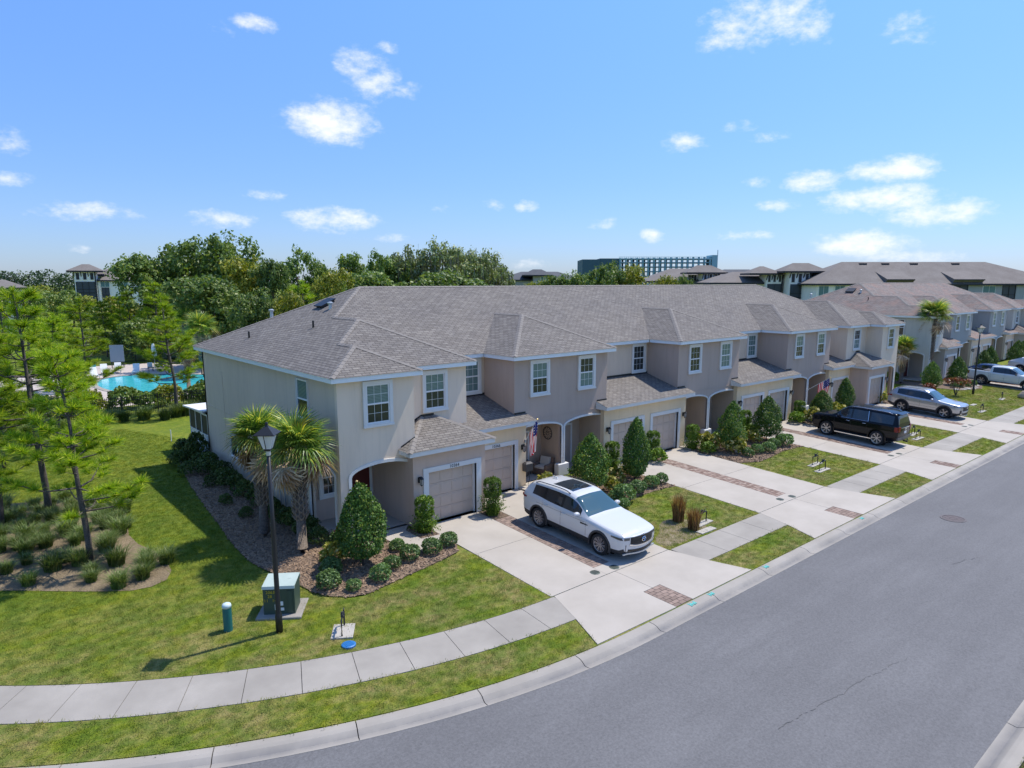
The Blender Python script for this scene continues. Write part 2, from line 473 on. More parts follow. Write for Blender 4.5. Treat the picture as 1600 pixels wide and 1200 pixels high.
MT['palmbark'] = mottled('palm_bark', (.16, .13, .105), (.27, .225, .19), 6, .95, 5, (.06, .045, .035), .8, .03, stretch=(1, 1, 2.5), fscale=20, fmix=.5)
MT['lampglass'] = flat('frosted_glass', (.62, .64, .64), .35, 0, .5)
MT['bulb'] = flat('warm_bulb', (.9, .6, .3), .4, emit=((1.0, .55, .2), 3.0))
G_ = lambda *s: list(s)
MT['oak'] = leafmat('oak_leaf', G_((0, (0.062, 0.1109, 0.02678)), (.5, (0.1269, 0.2021, 0.04761)), (.85, (0.2114, 0.2833, 0.07141)), (1, (0.3242, 0.3449, 0.119))), .28)
MT['oaky'] = leafmat('yellow_oak_leaf', G_((0, (0.1086, 0.1536, 0.021)), (.5, (0.2282, 0.2633, 0.0294)), (1, (0.4129, 0.362, 0.063))), .25)
MT['moss'] = leafmat('grey_oak_leaf', G_((0, (0.1118, 0.149, 0.05227)), (.5, (0.2111, 0.2608, 0.09979)), (1, (0.3726, 0.3974, 0.202))), .2)
MT['mosshang'] = leafmat('hanging_moss', G_((0, (.10, .105, .085)), (1, (.19, .19, .16))), .2)
MT['needle'] = leafmat('pine_needle', G_((0, (0.07187, 0.1518, 0.01)), (.45, (0.2012, 0.3243, 0.014)), (.8, (0.3594, 0.4554, 0.02)), (1, (0.5462, 0.5244, 0.06))), .35, .5, .3)
MT['glossy'] = leafmat('glossy_leaf', G_((0, (0.02875, 0.07728, 0.014)), (.5, (0.06325, 0.1391, 0.022)), (.85, (0.1265, 0.2061, 0.03)), (1, (0.276, 0.3091, 0.05))), .2, .5, .3)
MT['shrub'] = leafmat('shrub_leaf', G_((0, (0.05897, 0.1158, 0.03475)), (.6, (0.1264, 0.2106, 0.06178)), (1, (0.2316, 0.337, 0.1158))), .2)
MT['hedge'] = leafmat('hedge_leaf', G_((0, (0.027, 0.063, 0.012)), (.6, (0.0612, 0.1116, 0.021)), (1, (0.1531, 0.162, 0.045))), .2)
MT['podo'] = leafmat('podocarpus_leaf', G_((0, (0.063, 0.126, 0.015)), (.6, (0.126, 0.2152, 0.025)), (1, (0.2205, 0.3045, 0.04))), .2)
MT['croton'] = leafmat('yellow_leaf', G_((0, (0.0726, 0.121, 0.0165)), (.4, (0.2057, 0.2299, 0.0275)), (.75, (0.4235, 0.363, 0.077)), (1, (0.605, 0.5324, 0.22))), .25)
MT['redleaf'] = leafmat('red_leaf', G_((0, (.10, .03, .02)), (.5, (.22, .06, .04)), (1, (.16, .13, .04))), .25)
MT['browngrass'] = leafmat('brown_grass_blade', G_((0, (0.1012, 0.04704, 0.0224)), (.5, (0.2208, 0.1092, 0.0512)), (.85, (0.276, 0.2016, 0.064)), (1, (0.4048, 0.2856, 0.144))), .25)
MT['muhly'] = leafmat('grass_clump_blade', G_((0, (0.05442, 0.1033, 0.01984)), (.5, (0.1089, 0.1722, 0.03607)), (1, (0.2297, 0.248, 0.09019))), .25)
MT['frond'] = leafmat('palm_frond', G_((0, (0.07211, 0.1513, 0.02488)), (.5, (0.1802, 0.2794, 0.05184)), (.85, (0.3365, 0.419, 0.08294)), (1, (0.649, 0.5821, 0.08294))), .3, .42, .4)
MT['frondy'] = leafmat('yellow_palm_frond', G_((0, (0.1316, 0.1437, 0.0207)), (.5, (0.2733, 0.2258, 0.03623)), (1, (0.4048, 0.3079, 0.0828))), .3)
MT['dead'] = leafmat('dead_palm_frond', G_((0, (.30, .20, .13)), (.5, (.52, .38, .26)), (1, (.72, .58, .43))), .15, .8, .1)
MT['water'] = None


def _window_glass():
    """pane with pale blinds showing behind it: grain only, the sky does the rest"""
    m, nt, b = nm('window_glass_blind')
    sp = nt.nodes.new('ShaderNodeSeparateXYZ'); nt.links.new(nt.nodes.new('ShaderNodeTexCoord').outputs['Object'], sp.inputs[0])
    w = nt.nodes.new('ShaderNodeMath'); w.operation = 'SINE'
    mu = nt.nodes.new('ShaderNodeMath'); mu.operation = 'MULTIPLY'; mu.inputs[1].default_value = 2 * math.pi / .055
    nt.links.new(sp.outputs[2], mu.inputs[0]); nt.links.new(mu.outputs[0], w.inputs[0])
    ad = nt.nodes.new('ShaderNodeMath'); ad.operation = 'MULTIPLY_ADD'; ad.inputs[1].default_value = .5; ad.inputs[2].default_value = .5
    nt.links.new(w.outputs[0], ad.inputs[0])
    col = ramp(nt, ad.outputs[0], [(.2, (.07, .13, .125)), (.7, (.20, .30, .285))])
    nt.links.new(col, b.inputs['Base Color'])
    b.inputs['Roughness'].default_value = .07; b.inputs['Specular IOR Level'].default_value = .7
    return m


MT['glassb'] = _window_glass()


def _water():
    m, nt, b = nm('pool_water')
    f = noise(nt, 1.3, 3, .6, 'pos')
    col = ramp(nt, f, [(.3, (.03, .42, .52)), (.7, (.09, .62, .68))])
    nt.links.new(col, b.inputs['Base Color']); b.inputs['Roughness'].default_value = .08
    g = noise(nt, 3.5, 3, .6, 'pos'); bump(nt, b, g, .25, .05)
    return m


MT['water'] = _water()
# ------------------------------------------------------------------ ground shape
CX, CY, RC = 15.0, 37.37, 25.4          # the back of the kerb: a straight run at y = 11.97, an arc left of x = 15


def dcurb(x, y):
    return y - 11.97 if x >= 15 else RC - math.hypot(x - CX, y - CY)


def G(x, y):
    d = dcurb(x, y) if y < CY or x >= 15 else 99
    if y < CY and x < 15 and d < 0: return -.42
    if d < 0: return -.42
    if d < 3: return -.42 + .02 * d
    if d < 10.5: return -.36 + (d - 3) / 7.5 * .33
    return -.03


def P(s, d, z=0):
    """point at s along the kerb line (s = 0 where the arc starts, negative on the arc), d behind it"""
    if s >= 0: return (15 + s, 11.97 + d, z)
    a = -s / RC
    return (CX - (RC - d) * math.sin(a), CY - (RC - d) * math.cos(a), z)


def zd(d):
    if d < 3: return -.42 + .02 * max(d, 0)
    if d < 10.5: return -.36 + (d - 3) / 7.5 * .33
    return -.03


def srange(s0, s1, arc=.6, straight=4.0):
    out = [s0]
    s = s0
    while s < s1 - 1e-6:
        s = min(s + (arc if s < -1e-6 else straight), s1)
        if out[-1] < 0 < s: s = 0.0
        out.append(s)
    return out


def strip(name, ds, s0, s1, mat, z=zd, dz=0., parent=None, kind=None, arc=.6, straight=4.):
    ss = srange(s0, s1, arc, straight)
    V = [(*P(s, d)[:2], z(d) + dz) for s in ss for d in ds]
    n = len(ds)
    F = [(i * n + j, (i + 1) * n + j, (i + 1) * n + j + 1, i * n + j + 1) for i in range(len(ss) - 1) for j in range(n - 1)]
    o = put(name, mesh_np(name, V, F, mat, False), parent)
    if kind: o['kind'] = kind
    return o


def inside(p, poly):
    x, y = p; c = False; j = len(poly) - 1
    for i in range(len(poly)):
        xi, yi = poly[i]; xj, yj = poly[j]
        if (yi > y) != (yj > y) and x < (xj - xi) * (y - yi) / (yj - yi) + xi: c = not c
        j = i
    return c


def densify(poly, step):
    out = []
    for i, a in enumerate(poly):
        b = poly[(i + 1) % len(poly)]
        n = max(1, int(math.hypot(b[0] - a[0], b[1] - a[1]) / step))
        for k in range(n): out.append((a[0] + (b[0] - a[0]) * k / n, a[1] + (b[1] - a[1]) * k / n))
    return out


def smooth_poly(poly, it=2):
    for _ in range(it):
        q = []
        for i, a in enumerate(poly):
            b = poly[(i + 1) % len(poly)]
            q += [(a[0] * .75 + b[0] * .25, a[1] * .75 + b[1] * .25), (a[0] * .25 + b[0] * .75, a[1] * .25 + b[1] * .75)]
        poly = q
    return poly


def patch(name, poly, mat, dz=.01, step=.8, holes=(), parent=None, kind=None, zf=None, thick=0.):
    """ground-following sheet with the outline poly"""
    zf = zf or G
    loops = [densify(poly, step)] + [densify(h, step) for h in holes]
    V, E = [], []
    for lp in loops:
        b = len(V); V += lp; E += [(b + i, b + (i + 1) % len(lp)) for i in range(len(lp))]
    xs = [p[0] for p in poly]; ys = [p[1] for p in poly]
    x = min(xs)
    while x < max(xs):
        y = min(ys)
        while y < max(ys):
            p = (x + .013, y + .017)
            if inside(p, poly) and not any(inside(p, h) for h in holes): V.append(p)
            y += step
        x += step
    for yy in (14.97, 22.47):                     # the two breaks of slope
        for p in [(min(xs) + .3 + i * step, yy) for i in range(int((max(xs) - min(xs)) / step))]:
            if p[0] > 15 and inside(p, poly) and not any(inside(p, h) for h in holes): V.append(p)
    r = delaunay_2d_cdt([Vector(v) for v in V], E, [], 0, 1e-4)
    vo, fo = r[0], r[2]
    F = []
    for f in fo:
        c = (sum(vo[i].x for i in f) / len(f), sum(vo[i].y for i in f) / len(f))
        if inside(c, poly) and not any(inside(c, h) for h in holes): F.append(tuple(f))
    W = [(v.x, v.y, zf(v.x, v.y) + dz) for v in vo]
    if thick:
        n0 = len(W)
        for lp in loops[:1]:
            n = len(lp); b = len(W)
            W += [(p[0], p[1], zf(*p) + dz) for p in lp] + [(p[0], p[1], zf(*p) + dz - thick) for p in lp]
            F += [(b + i, b + (i + 1) % n, b + n + (i + 1) % n, b + n + i)[::-1] for i in range(n)]
    me = mesh_np(name, W, F, mat)
    bm = bmesh.new(); bm.from_mesh(me)
    for f in bm.faces:
        if abs(f.normal.z) > .5 and f.normal.z < 0: f.normal_flip()
    bm.to_mesh(me); bm.free()
    o = put(name, me, parent)
    if kind: o['kind'] = kind
    return o


# wide sheets
gnd = MB().poly([(-2500, -2500, -1.1), (2500, -2500, -1.1), (2500, 2500, -1.1), (-2500, 2500, -1.1)]).build('ground', MT['lawn'])
tag(gnd, kind='structure')
SL, SR = -34.0, 165.0
# lawn: a sloping band behind the pavement, then level ground out to the woods
lw = strip('lawn', [2.9, 4.5, 6.5, 8.5, 10.5], SL, SR, MT['lawn'], dz=-.012, kind='structure')
edge = [P(s, 10.49)[:2] for s in srange(SL, SR, .8, 8)]
flatp = edge + [(900, 22.5), (900, 900), (-700, 900), (-700, edge[0][1] - 6)]
me = mesh_np('lawn_level', [(x, y, -.042) for x, y in flatp], [tuple(t) for t in tessellate_polygon([[Vector((x, y, 0)) for x, y in flatp]])], MT['lawn'])
bm = bmesh.new(); bm.from_mesh(me)
for f in bm.faces:
    if f.normal.z < 0: f.normal_flip()
bm.to_mesh(me); bm.free()
tag(put('lawn', me), kind='structure')
strip('verge', [-.02, .7, 1.5], SL, SR, MT['lawn'], dz=-.012, kind='structure')
strip('lawn', [-9.12, -14, -30, -120], -24, SR, MT['lawn'], z=lambda d: -.40, dz=-.01, kind='structure', arc=1.2)
road = strip('road', [-.6, -3, -5.7, -8.42], SL, SR, MT['asphalt'], z=lambda d: -.505 + .03 * (1 - abs((d + 4.5) / 3.9)), kind='structure')


# kerbs: rolled concrete in 3 m lengths with open joints
def kerb(mirror, s0, s1):
    prof = [(0, -.6), (0, -.425), (-.03, -.412), (-.2, -.418), (-.30, -.44), (-.40, -.50), (-.44, -.522), (-.48, -.522), (-.64, -.498), (-.64, -.62)]
    root = empty('kerb', P(s0, 0)); root['kind'] = 'structure'
    m = MT['kerb']
    s = s0
    while s < s1:
        e = s + (3.05 if s < 100 else 20)
        ss = [s + .012 + (e - s - .024) * k / 4 for k in range(5)]
        V = []
        for q in ss:
            for d, z in prof:
                dd = d if not mirror else -9.05 - d
                V.append((*P(q, dd)[:2], z))
        n = len(prof)
        F = [(i * n + j, (i + 1) * n + j, (i + 1) * n + j + 1, i * n + j + 1) for i in range(4) for j in range(n - 1)]
        if mirror: F = [f[::-1] for f in F]
        F += [tuple(range(n)), tuple(range(4 * n, 5 * n))[::-1]]
        L0 = root.location
        V = [(a - L0.x, b - L0.y, c - L0.z) for a, b, c in V]
        me = mesh_np('kerb_segment', V, F, m)
        at = me.color_attributes.new('dirt', 'FLOAT_COLOR', 'POINT')
        dv = [0, 0, 0, 0, .15, .75, 1, .9, .15, .4]
        at.data.foreach_set('color', [c for q in ss for v in dv for c in (v, v, v, 1)])
        put('kerb_segment', me, root)
        s = e
    strip('kerb_bed', [0.01, -.62] if not mirror else [-8.43, -9.06], s0, s1, MT['joint'], z=lambda d: -.56)['kind'] = 'structure'


def _kerb_mat():
    m, nt, b = nm('kerb_concrete')
    f = noise(nt, .7, 6, .6, 'pos')
    col = ramp(nt, f, [(.3, (.285, .26, .225)), (.7, (.365, .335, .295))])
    a = nt.nodes.new('ShaderNodeAttribute'); a.attribute_name = 'dirt'
    n2 = noise(nt, .5, 5, .65, 'pos')
    r = ramp(nt, n2, [(.35, (.12,) * 3), (.65, (.95,) * 3)])
    mu = mixc(nt, 1.0, a.outputs['Color'], r, 'MULTIPLY')
    col = mixc(nt, mu, col, (.16, .155, .155))          # silt that settles in the gutter line
    nt.links.new(col, b.inputs['Base Color']); b.inputs['Roughness'].default_value = .9
    bump(nt, b, noise(nt, 40, 3, .7, 'pos'), .2, .004)
    return m


MT['kerb'] = _kerb_mat()
kerb(False, SL + 1, 118)
kerb(True, -12, 40)

# pavement slabs
DX2 = 62.3                                            # the second row of houses stands this far along
PAIRS = [17.43, 30.04, 42.65, 55.26, 79.73, 92.34, 104.95]
pave = empty('sidewalk', P(-10, 2)); pave['kind'] = 'structure'
bedm = strip('sidewalk_bed', [1.46, 2.96], SL, SR, MT['joint'], dz=-.03)
bedm['kind'] = 'structure'


def slab(s0, s1, d0=1.47, d1=2.95, rot=0):
    g = .009
    ss = [s0 + g + (s1 - s0 - 2 * g) * k / 2 for k in range(3)]
    top = [(*P(s, d)[:2], zd(d) + .012) for d in (d0, d1) for s in (ss if d == d0 else ss[::-1])]
    L0 = pave.location
    top = [Vector(p) - L0 for p in top]
    MB().prism([p - Vector((0, 0, .1)) for p in top], (0, 0, .1)).build('paving_slab', MT['sidewalk'], pave)


aprons = [(p - 3.05 - 15, p + 3.1 - 15) for p in PAIRS]
s = SL
k = int((aprons[0][0] - SL) / 1.5)
L = (aprons[0][0] - .03 - SL) / k
for i in range(k): slab(SL + i * L, SL + (i + 1) * L)
for (a, b), nx in zip(aprons, aprons[1:] + [(118, 0)]):
    n = max(1, round((nx[0] - b - .06) / 1.6)) if nx[0] - b < 20 else 10
    for i in range(n): slab(b + .03 + (nx[0] - b - .06) * i / n, b + .03 + (nx[0] - b - .06) * (i + 1) / n)


# driveways: concrete panels with a brick ribbon between the two lanes
def panel(root, poly, dz=.016, t=.1, mat=None, name='driveway_slab'):
    L0 = root.location
    ys = sorted({p[1] for p in poly})
    o = patch(name, poly, mat or MT['concrete'], dz, 1.5, thick=t)
    o.parent = root; o.location = -L0
    return o


PAVER_MESH = {}


def paver(root, x, y, lx, ly, z, slope):
    key = (round(lx, 3), round(ly, 3))
    if key not in PAVER_MESH:
        PAVER_MESH[key] = MB().bevbox(-lx / 2, lx / 2, -ly / 2, ly / 2, -.05, 0, .006).mesh('brick', MT['paver'])
    L0 = root.location
    o = put('brick', PAVER_MESH[key], root, (x - L0.x, y - L0.y, z - L0.z + rng.uniform(-.003, .003)), (slope, 0, rng.uniform(-.01, .01)))
    return o


def brick_field(root, x0, x1, y0, y1, singles=True, bw=.15, bl=.3):
    """running bond; far ribbons are joined into one part"""
    mb = MB(); row = 0
    y = y0; n = 0
    rows = max(1, round((y1 - y0) / bw)); rb = (y1 - y0) / rows
    ncol = max(1, round((x1 - x0) / bl)); cb = (x1 - x0) / ncol
    L0 = root.location
    for r in range(rows):
        y = y0 + (r + .5) * rb
        sl = .044 if y > 14.97 else .02
        xs = [x0 + i * cb for i in range(ncol + 1)] if r % 2 == 0 else [x0] + [x0 + (i + .5) * cb for i in range(ncol)] + [x1]
        for a, b in zip(xs, xs[1:]):
            g = .006
            if singles: paver(root, (a + b) / 2, y, b - a - 2 * g, rb - 2 * g, G((a + b) / 2, y) + .016, sl)
            else:
                z = G(20, y) + .016 + rng.uniform(-.003, .003)
                mb.box(a + g - L0.x, b - g - L0.x, y - rb / 2 + g - L0.y, y + rb / 2 - g - L0.y, z - .04 - L0.z, z - L0.z)
    if not singles:
        mb.build('brick_ribbon', MT['paver'], root)['kind'] = 'stuff'


CAPS = []
for ip, p in enumerate(PAIRS):
    root = empty('driveway', (p, 15, -.4)); root['kind'] = 'structure'
    first = ip == 0
    yl = 22.53 if first else 23.93
    xl0, xl1, xr0, xr1 = p - 3.08, p - .42, p + .42, p + 3.02
    g = .008
    ym = 19.0
    base = patch('driveway_bed', [(xl0 + .02, 14.98), (xr1 - .02, 14.98), (xr1 - .02, 23.7), (p, 23.7), (p, yl - .05), (xl0 + .02, yl - .05)], MT['joint'], -.02, 2)
    base.parent = root; base.location = -root.location
    for x0, x1, y1 in ((xl0, xl1, yl), (xr0, xr1, 23.93)):
        panel(root, [(x0, 14.97 + g), (x1, 14.97 + g), (x1, ym - g), (x0, ym - g)])
        panel(root, [(x0, ym + g), (x1, ym + g), (x1, y1), (x0, y1)])
    panel(root, [(xl1 + g, 14.97 + g), (xr0 - g, 14.97 + g), (xr0 - g, 15.6), (xl1 + g, 15.6)])
    brick_field(root, xl1 + .01, xr0 - .01, 15.61, 21.2 if first else 22.6, singles=ip < 1)
    # apron down to the kerb with its brick inlay
    a = [(xl0 + .02, 14.95), (xl0 - .38, 13.45), (xl0 - .94, 12.0)]
    b = [(xr1 + .9, 12.0), (xr1 + .4, 13.42), (xr1, 14.95)]
    if first: a = [(14.46, 14.94), (13.94, 13.44), (13.40, 12.07)]
    base = patch('apron_bed', a + b, MT['joint'], -.02, 2)
    base.parent = root; base.location = -root.location
    panel(root, a + [(p - .47, 12.0), (p - .47, 13.32), (p - g, 13.32), (p - g, 14.95)])
    panel(root, [(p + g, 14.95), (p + g, 13.32), (p + .40, 13.32), (p + .40, 12.0)] + b)
    brick_field(root, p - .46, p + .39, 12.01, 13.31, singles=ip < 2, bw=.16, bl=.29)
    CAPS += [(p - .64, 15.33), (p + .22, 15.2)]

# mulch beds, the pine bed and lawns
BED1 = smooth_poly([(14.25, 19.62), (12.8, 19.25), (11.0, 18.95), (9.5, 18.65), (8.55, 19.5), (8.2, 21.25), (7.72, 22.9), (7.66, 24.6), (8.05, 28), (8.36, 31), (8.9, 35.5), (9.6, 39.5), (10.5, 42), (11.05, 42), (11.1, 30), (11.1, 22.9), (13.7, 22.6), (14.35, 21.3)], 1)
patch('mulch_bed', BED1, MT['mulch'], .035, .5, kind='structure')
BEDS = [BED1]
for p, q in zip(PAIRS, PAIRS[1:]):
    if q - p > 15: continue
    x0, x1 = p + 3.05, q - 3.12
    BEDS.append([(x0, 19.75), (x0 + 1.2, 19.2), (x0 + 2.6, 19.3), (x0 + 4.2, 19.55), (x1 - .6, 19.5), (x1, 19.35), (x1, 23.6), (x0, 23.6)])
BEDS.append([(58.3, 20.3), (60, 19.8), (62.6, 20.2), (63.4, 22), (63.2, 26), (62.0, 26), (61.6, 23.0), (58.3, 23.6)])
BEDS.append([(76.6, 20.4), (74, 19.7), (71, 20.6), (70.2, 23), (70.4, 30), (71.6, 38), (73.1, 38), (73.1, 24.2), (76.6, 23.9)])
for i, bpoly in enumerate(BEDS[1:]):
    patch('mulch_bed', bpoly, MT['mulch'], .025, .7, kind='structure')
for i, p in enumerate(PAIRS[:5]):
    patch('mulch_bed', [(p - .41, 21.22), (p + .41, 21.22), (p + .41, 23.7), (p + .02, 23.7), (p + .02, 22.3), (p - .41, 22.3)] if i == 0 else [(p - .41, 22.62), (p + .41, 22.62), (p + .41, 23.7), (p - .41, 23.7)], MT['mulch'], .012, .5, kind='structure')
patch('mulch_bed', [(13.42, 21.27), (14.32, 21.2), (14.34, 22.33), (13.46, 22.33)], MT['mulch'], .042, .5, kind='structure')
PINEBED = smooth_poly([(6.0, 34.2), (5.3, 31), (4.9, 28.2), (5.5, 26), (5.35, 23.9), (4.3, 23.5), (3.1, 24.4), (2, 25.4), (.8, 26.5), (-1.5, 28.2), (-9, 33), (-10, 42), (-2, 38), (3, 36.2)], 1)
patch('pine_straw_bed', PINEBED, MT['straw'], .02, .6, kind='structure')
# bare worn soil round the clipped clumps
patch('bare_soil', smooth_poly([(21.0, 15.08), (22.6, 15.05), (23.6, 15.2), (23.9, 15.9), (23.4, 16.9), (22.4, 16.9), (21.7, 16.3), (20.8, 15.9), (20.55, 15.3)], 1), MT['soil'] if 'soil' in MT else mottled('worn_soil', (.21, .155, .105), (.30, .235, .16), 2.2, .95, 5, (.12, .13, .03), .5, .02, fscale=14, fmix=.6), .006, .5, kind='structure')

# grass: real blades on every lawn near enough to show them
LAWNS = []
front = [P(s, 2.98)[:2] for s in srange(-33, -.62, 1.2)] + [(14.34, 14.98), (14.32, 19.4)]
b1 = [(12.8, 19.3), (11.0, 19.0), (9.5, 18.7), (8.5, 19.5), (8.1, 21.25), (7.65, 22.9), (7.6, 24.6), (8.0, 28), (8.3, 31), (8.85, 35.5), (9.5, 39.5), (10.4, 42.5), (11, 46), (9, 51), (-6, 52)]
L1 = front + b1 + [(-12, 45), (-11.5, 40)]
LAWNS.append((L1, [PINEBED]))
for (a, b), p, q in zip(aprons, PAIRS, PAIRS[1:]):
    if q - p < 15:
        x0, x1 = p + 3.04, q - 3.1
        LAWNS.append(([(x0, 14.99), (x1, 14.99), (x1, 19.35), (x1 - .6, 19.5), (x0 + 4.2, 19.55), (x0 + 2.6, 19.3), (x0 + 1.2, 19.2), (x0, 19.7)], []))
        LAWNS.append(([(x0 + .9, 12.0), (x1 - .95, 12.0), (x1 - .4, 13.42), (x0 + .42, 13.42)], []))
LAWNS.append(([(58.3, 14.99), (76.6, 14.99), (76.6, 20.3), (74, 19.7), (71, 20.6), (70.2, 23), (70.2, 30), (63.4, 30), (63.4, 22), (62.6, 20.2), (60, 19.8), (58.3, 20.3)], []))
LAWNS.append(([(59.2, 12.0), (75.7, 12.0), (76.2, 13.42), (58.8, 13.42)], []))
LAWNS.append(([P(s, .02)[:2] for s in srange(-33, -1.6, 1.0)] + [(13.38, 12.1), (13.88, 13.42)] + [P(s, 1.45)[:2] for s in srange(-33, -1.1, 1.0)][::-1], []))
LAWNS.append(([P(s, -9.12)[:2] for s in (0, 2, 4, 6, 8, 10)] + [P(s, -12)[:2] for s in (10, 0)], []))


def gn_scatter(o, src, density, smin, smax, seed=0, tilt=.35):
    ng = bpy.data.node_groups.new('scatter', 'GeometryNodeTree')
    ng.interface.new_socket('Geometry', in_out='INPUT', socket_type='NodeSocketGeometry')
    ng.interface.new_socket('Geometry', in_out='OUTPUT', socket_type='NodeSocketGeometry')
    N, Lk = ng.nodes.new, ng.links.new
    gi, go = N('NodeGroupInput'), N('NodeGroupOutput')
    dp = N('GeometryNodeDistributePointsOnFaces'); dp.inputs['Density'].default_value = density; dp.inputs['Seed'].default_value = seed
    oi = N('GeometryNodeObjectInfo'); oi.inputs['Object'].default_value = src; oi.inputs['As Instance'].default_value = True
    ip = N('GeometryNodeInstanceOnPoints')
    rr = N('FunctionNodeRandomValue'); rr.data_type = 'FLOAT_VECTOR'
    rr.inputs[0].default_value = (-tilt, -tilt, 0); rr.inputs[1].default_value = (tilt, tilt, 6.283)
    rs = N('FunctionNodeRandomValue'); rs.data_type = 'FLOAT'; rs.inputs[2].default_value = smin; rs.inputs[3].default_value = smax
    jn = N('GeometryNodeJoinGeometry')
    Lk(gi.outputs[0], dp.inputs['Mesh']); Lk(dp.outputs['Points'], ip.inputs['Points']); Lk(oi.outputs['Geometry'], ip.inputs['Instance'])
    Lk(rr.outputs[0], ip.inputs['Rotation']); Lk(rs.outputs[1], ip.inputs['Scale'])
    Lk(gi.outputs[0], jn.inputs[0]); Lk(ip.outputs[0], jn.inputs[0]); Lk(jn.outputs[0], go.inputs[0])
    md = o.modifiers.new('scatter', 'NODES'); md.node_group = ng


def blade_tuft(name, n, h, spread, width, mat, lean=.5, seed=1, segs=2):
    r = random.Random(seed); V, F = [], []
    for i in range(n):
        a = r.uniform(0, 6.283); rad = spread * math.sqrt(r.random())
        bx, by = rad * math.cos(a), rad * math.sin(a)
        t = r.uniform(0, 6.283); hh = h * r.uniform(.55, 1.1); le = lean * hh * r.uniform(.3, 1.2)
        dx, dy = math.cos(t), math.sin(t); w = width * r.uniform(.7, 1.2)
        px, py = -dy * w, dx * w
        b = len(V)
        for k in range(segs):
            f = k / segs
            V += [(bx + dx * le * f * f + px * (1 - .4 * f), by + dy * le * f * f + py * (1 - .4 * f), hh * (f - .22 * f * f * (le / hh))),
                  (bx + dx * le * f * f - px * (1 - .4 * f), by + dy * le * f * f - py * (1 - .4 * f), hh * (f - .22 * f * f * (le / hh)))]
            if k: F.append((b + 2 * k - 2, b + 2 * k - 1, b + 2 * k + 1, b + 2 * k))
        V.append((bx + dx * le, by + dy * le, hh * (1 - .3 * min(1.5, le / hh))))
        F.append((b + 2 * segs - 2, b + 2 * segs - 1, b + 2 * segs))
    return mesh_np(name, V, F, mat)


tuft_src = bpy.data.objects.new('tuft', blade_tuft('tuft', 16, .06, .12, .0065, MT['blade'], .9, 4, 1))
gparts = []
for i, (poly, holes) in enumerate(LAWNS):
    zf = (lambda x, y: -.40) if i == len(LAWNS) - 1 else G
    gparts.append(patch('grass', poly, MT['lawn'], .004, 1.0, holes, zf=zf))
g0 = gparts[0]
bm = bmesh.new()
for o in gparts: bm.from_mesh(o.data)
gme = bpy.data.meshes.new('grass'); bm.to_mesh(gme); bm.free(); gme.materials.append(MT['lawn'])
for o in gparts: bpy.data.objects.remove(o)
grass = put('grass', gme)
tag(grass, kind='stuff')
gn_scatter(grass, tuft_src, 95, .6, 1.3, 3)

chip_src = bpy.data.objects.new('chip', MB().box(-.055, .055, -.02, .02, -.008, .012).mesh('chip', MT['chip']))
bm = bmesh.new()
for bpoly in (BED1, BEDS[1], BEDS[2]):
    o = patch('wood_chips', bpoly, MT['mulch'], .037 if bpoly is BED1 else .027, .6)
    bm.from_mesh(o.data); bpy.data.objects.remove(o)
cme = bpy.data.meshes.new('wood_chips'); bm.to_mesh(cme); bm.free(); cme.materials.append(MT['mulch'])
chips = tag(put('wood_chips', cme), kind='stuff')
gn_scatter(chips, chip_src, 170, .7, 1.6, 5, .5)

# a long seam crack and a few short ones in the asphalt
crk = flat('crack_tar', (.09, .09, .091), .9)
for x0, y0, x1, y1, n in ((13.9, 6.9, 19.6, 6.2, 60), (27.5, 7.6, 29.0, 7.2, 18)):
    mbk = MB(); jx = jy = 0.
    pts = []
    for i in range(n + 1):
        jy = jy * .8 + rng.uniform(-.035, .035); pts.append((x0 + (x1 - x0) * i / n + rng.uniform(-.02, .02), y0 + (y1 - y0) * i / n + jy))
    for i, (a, b) in enumerate(zip(pts, pts[1:])):
        if rng.random() < .22: continue
        wd = rng.uniform(.004, .010)
        zz = -.505 + .03 * (1 - abs((a[1] - 11.97 + 4.5) / 3.9)) + .004
        mbk.poly([(a[0], a[1] - wd, zz), (b[0], b[1] - wd, zz), (b[0], b[1] + wd, zz), (a[0], a[1] + wd, zz)])
    o = mbk.build('road_crack', crk); o['kind'] = 'structure'
# small fixtures let into the paving
capm = MB().lathe([(.0, 0), (.17, 0), (.19, -.01), (.19, -.03)], 20, cap=False)
for k in range(-3, 4): capm.box(-.14, .14, k * .04 - .006, k * .04 + .006, 0, .006, 1)
CAPMESH = capm.mesh('drain_cover', [flat('drain_cover_green', (.10, .125, .105), .7), MT['black']])
LOCC = ['first driveway pair', 'second driveway pair', 'driveway pair holding the black vehicle', 'driveway pair holding the silver vehicle', 'driveway pair holding the pickup', 'far driveway pair with the white car', 'farthest driveway pair']
for i, (x, y) in enumerate(CAPS):
    if i >= 8: break
    side = ['nearer the corner', 'farther from the corner'][i % 2]
    tag(put('drain_cover', CAPMESH, None, (x, y, G(x, y) + .024)), 'round green cover in the %s, %s' % (LOCC[i // 2], side), 'drain cover', 'drain covers in the driveways')
mh = empty('manhole_cover', (33.1, 9.3, -.478), 0, 'round dark iron manhole cover in the asphalt road', 'manhole cover')
ml = MB().lathe([(0, .0), (.40, .0), (.40, -.03)], 28, cap=False)
for k in range(8):
    a = k * math.pi / 4; ml.box(.14 * math.cos(a) - .03, .14 * math.cos(a) + .03, .14 * math.sin(a) - .03, .14 * math.sin(a) + .03, 0, .006); ml.box(.3 * math.cos(a + .3) - .03, .3 * math.cos(a + .3) + .03, .3 * math.sin(a + .3) - .03, .3 * math.sin(a + .3) + .03, 0, .006)
ml.build('lid', flat('rusty_iron', (.105, .085, .085), .8), mh)
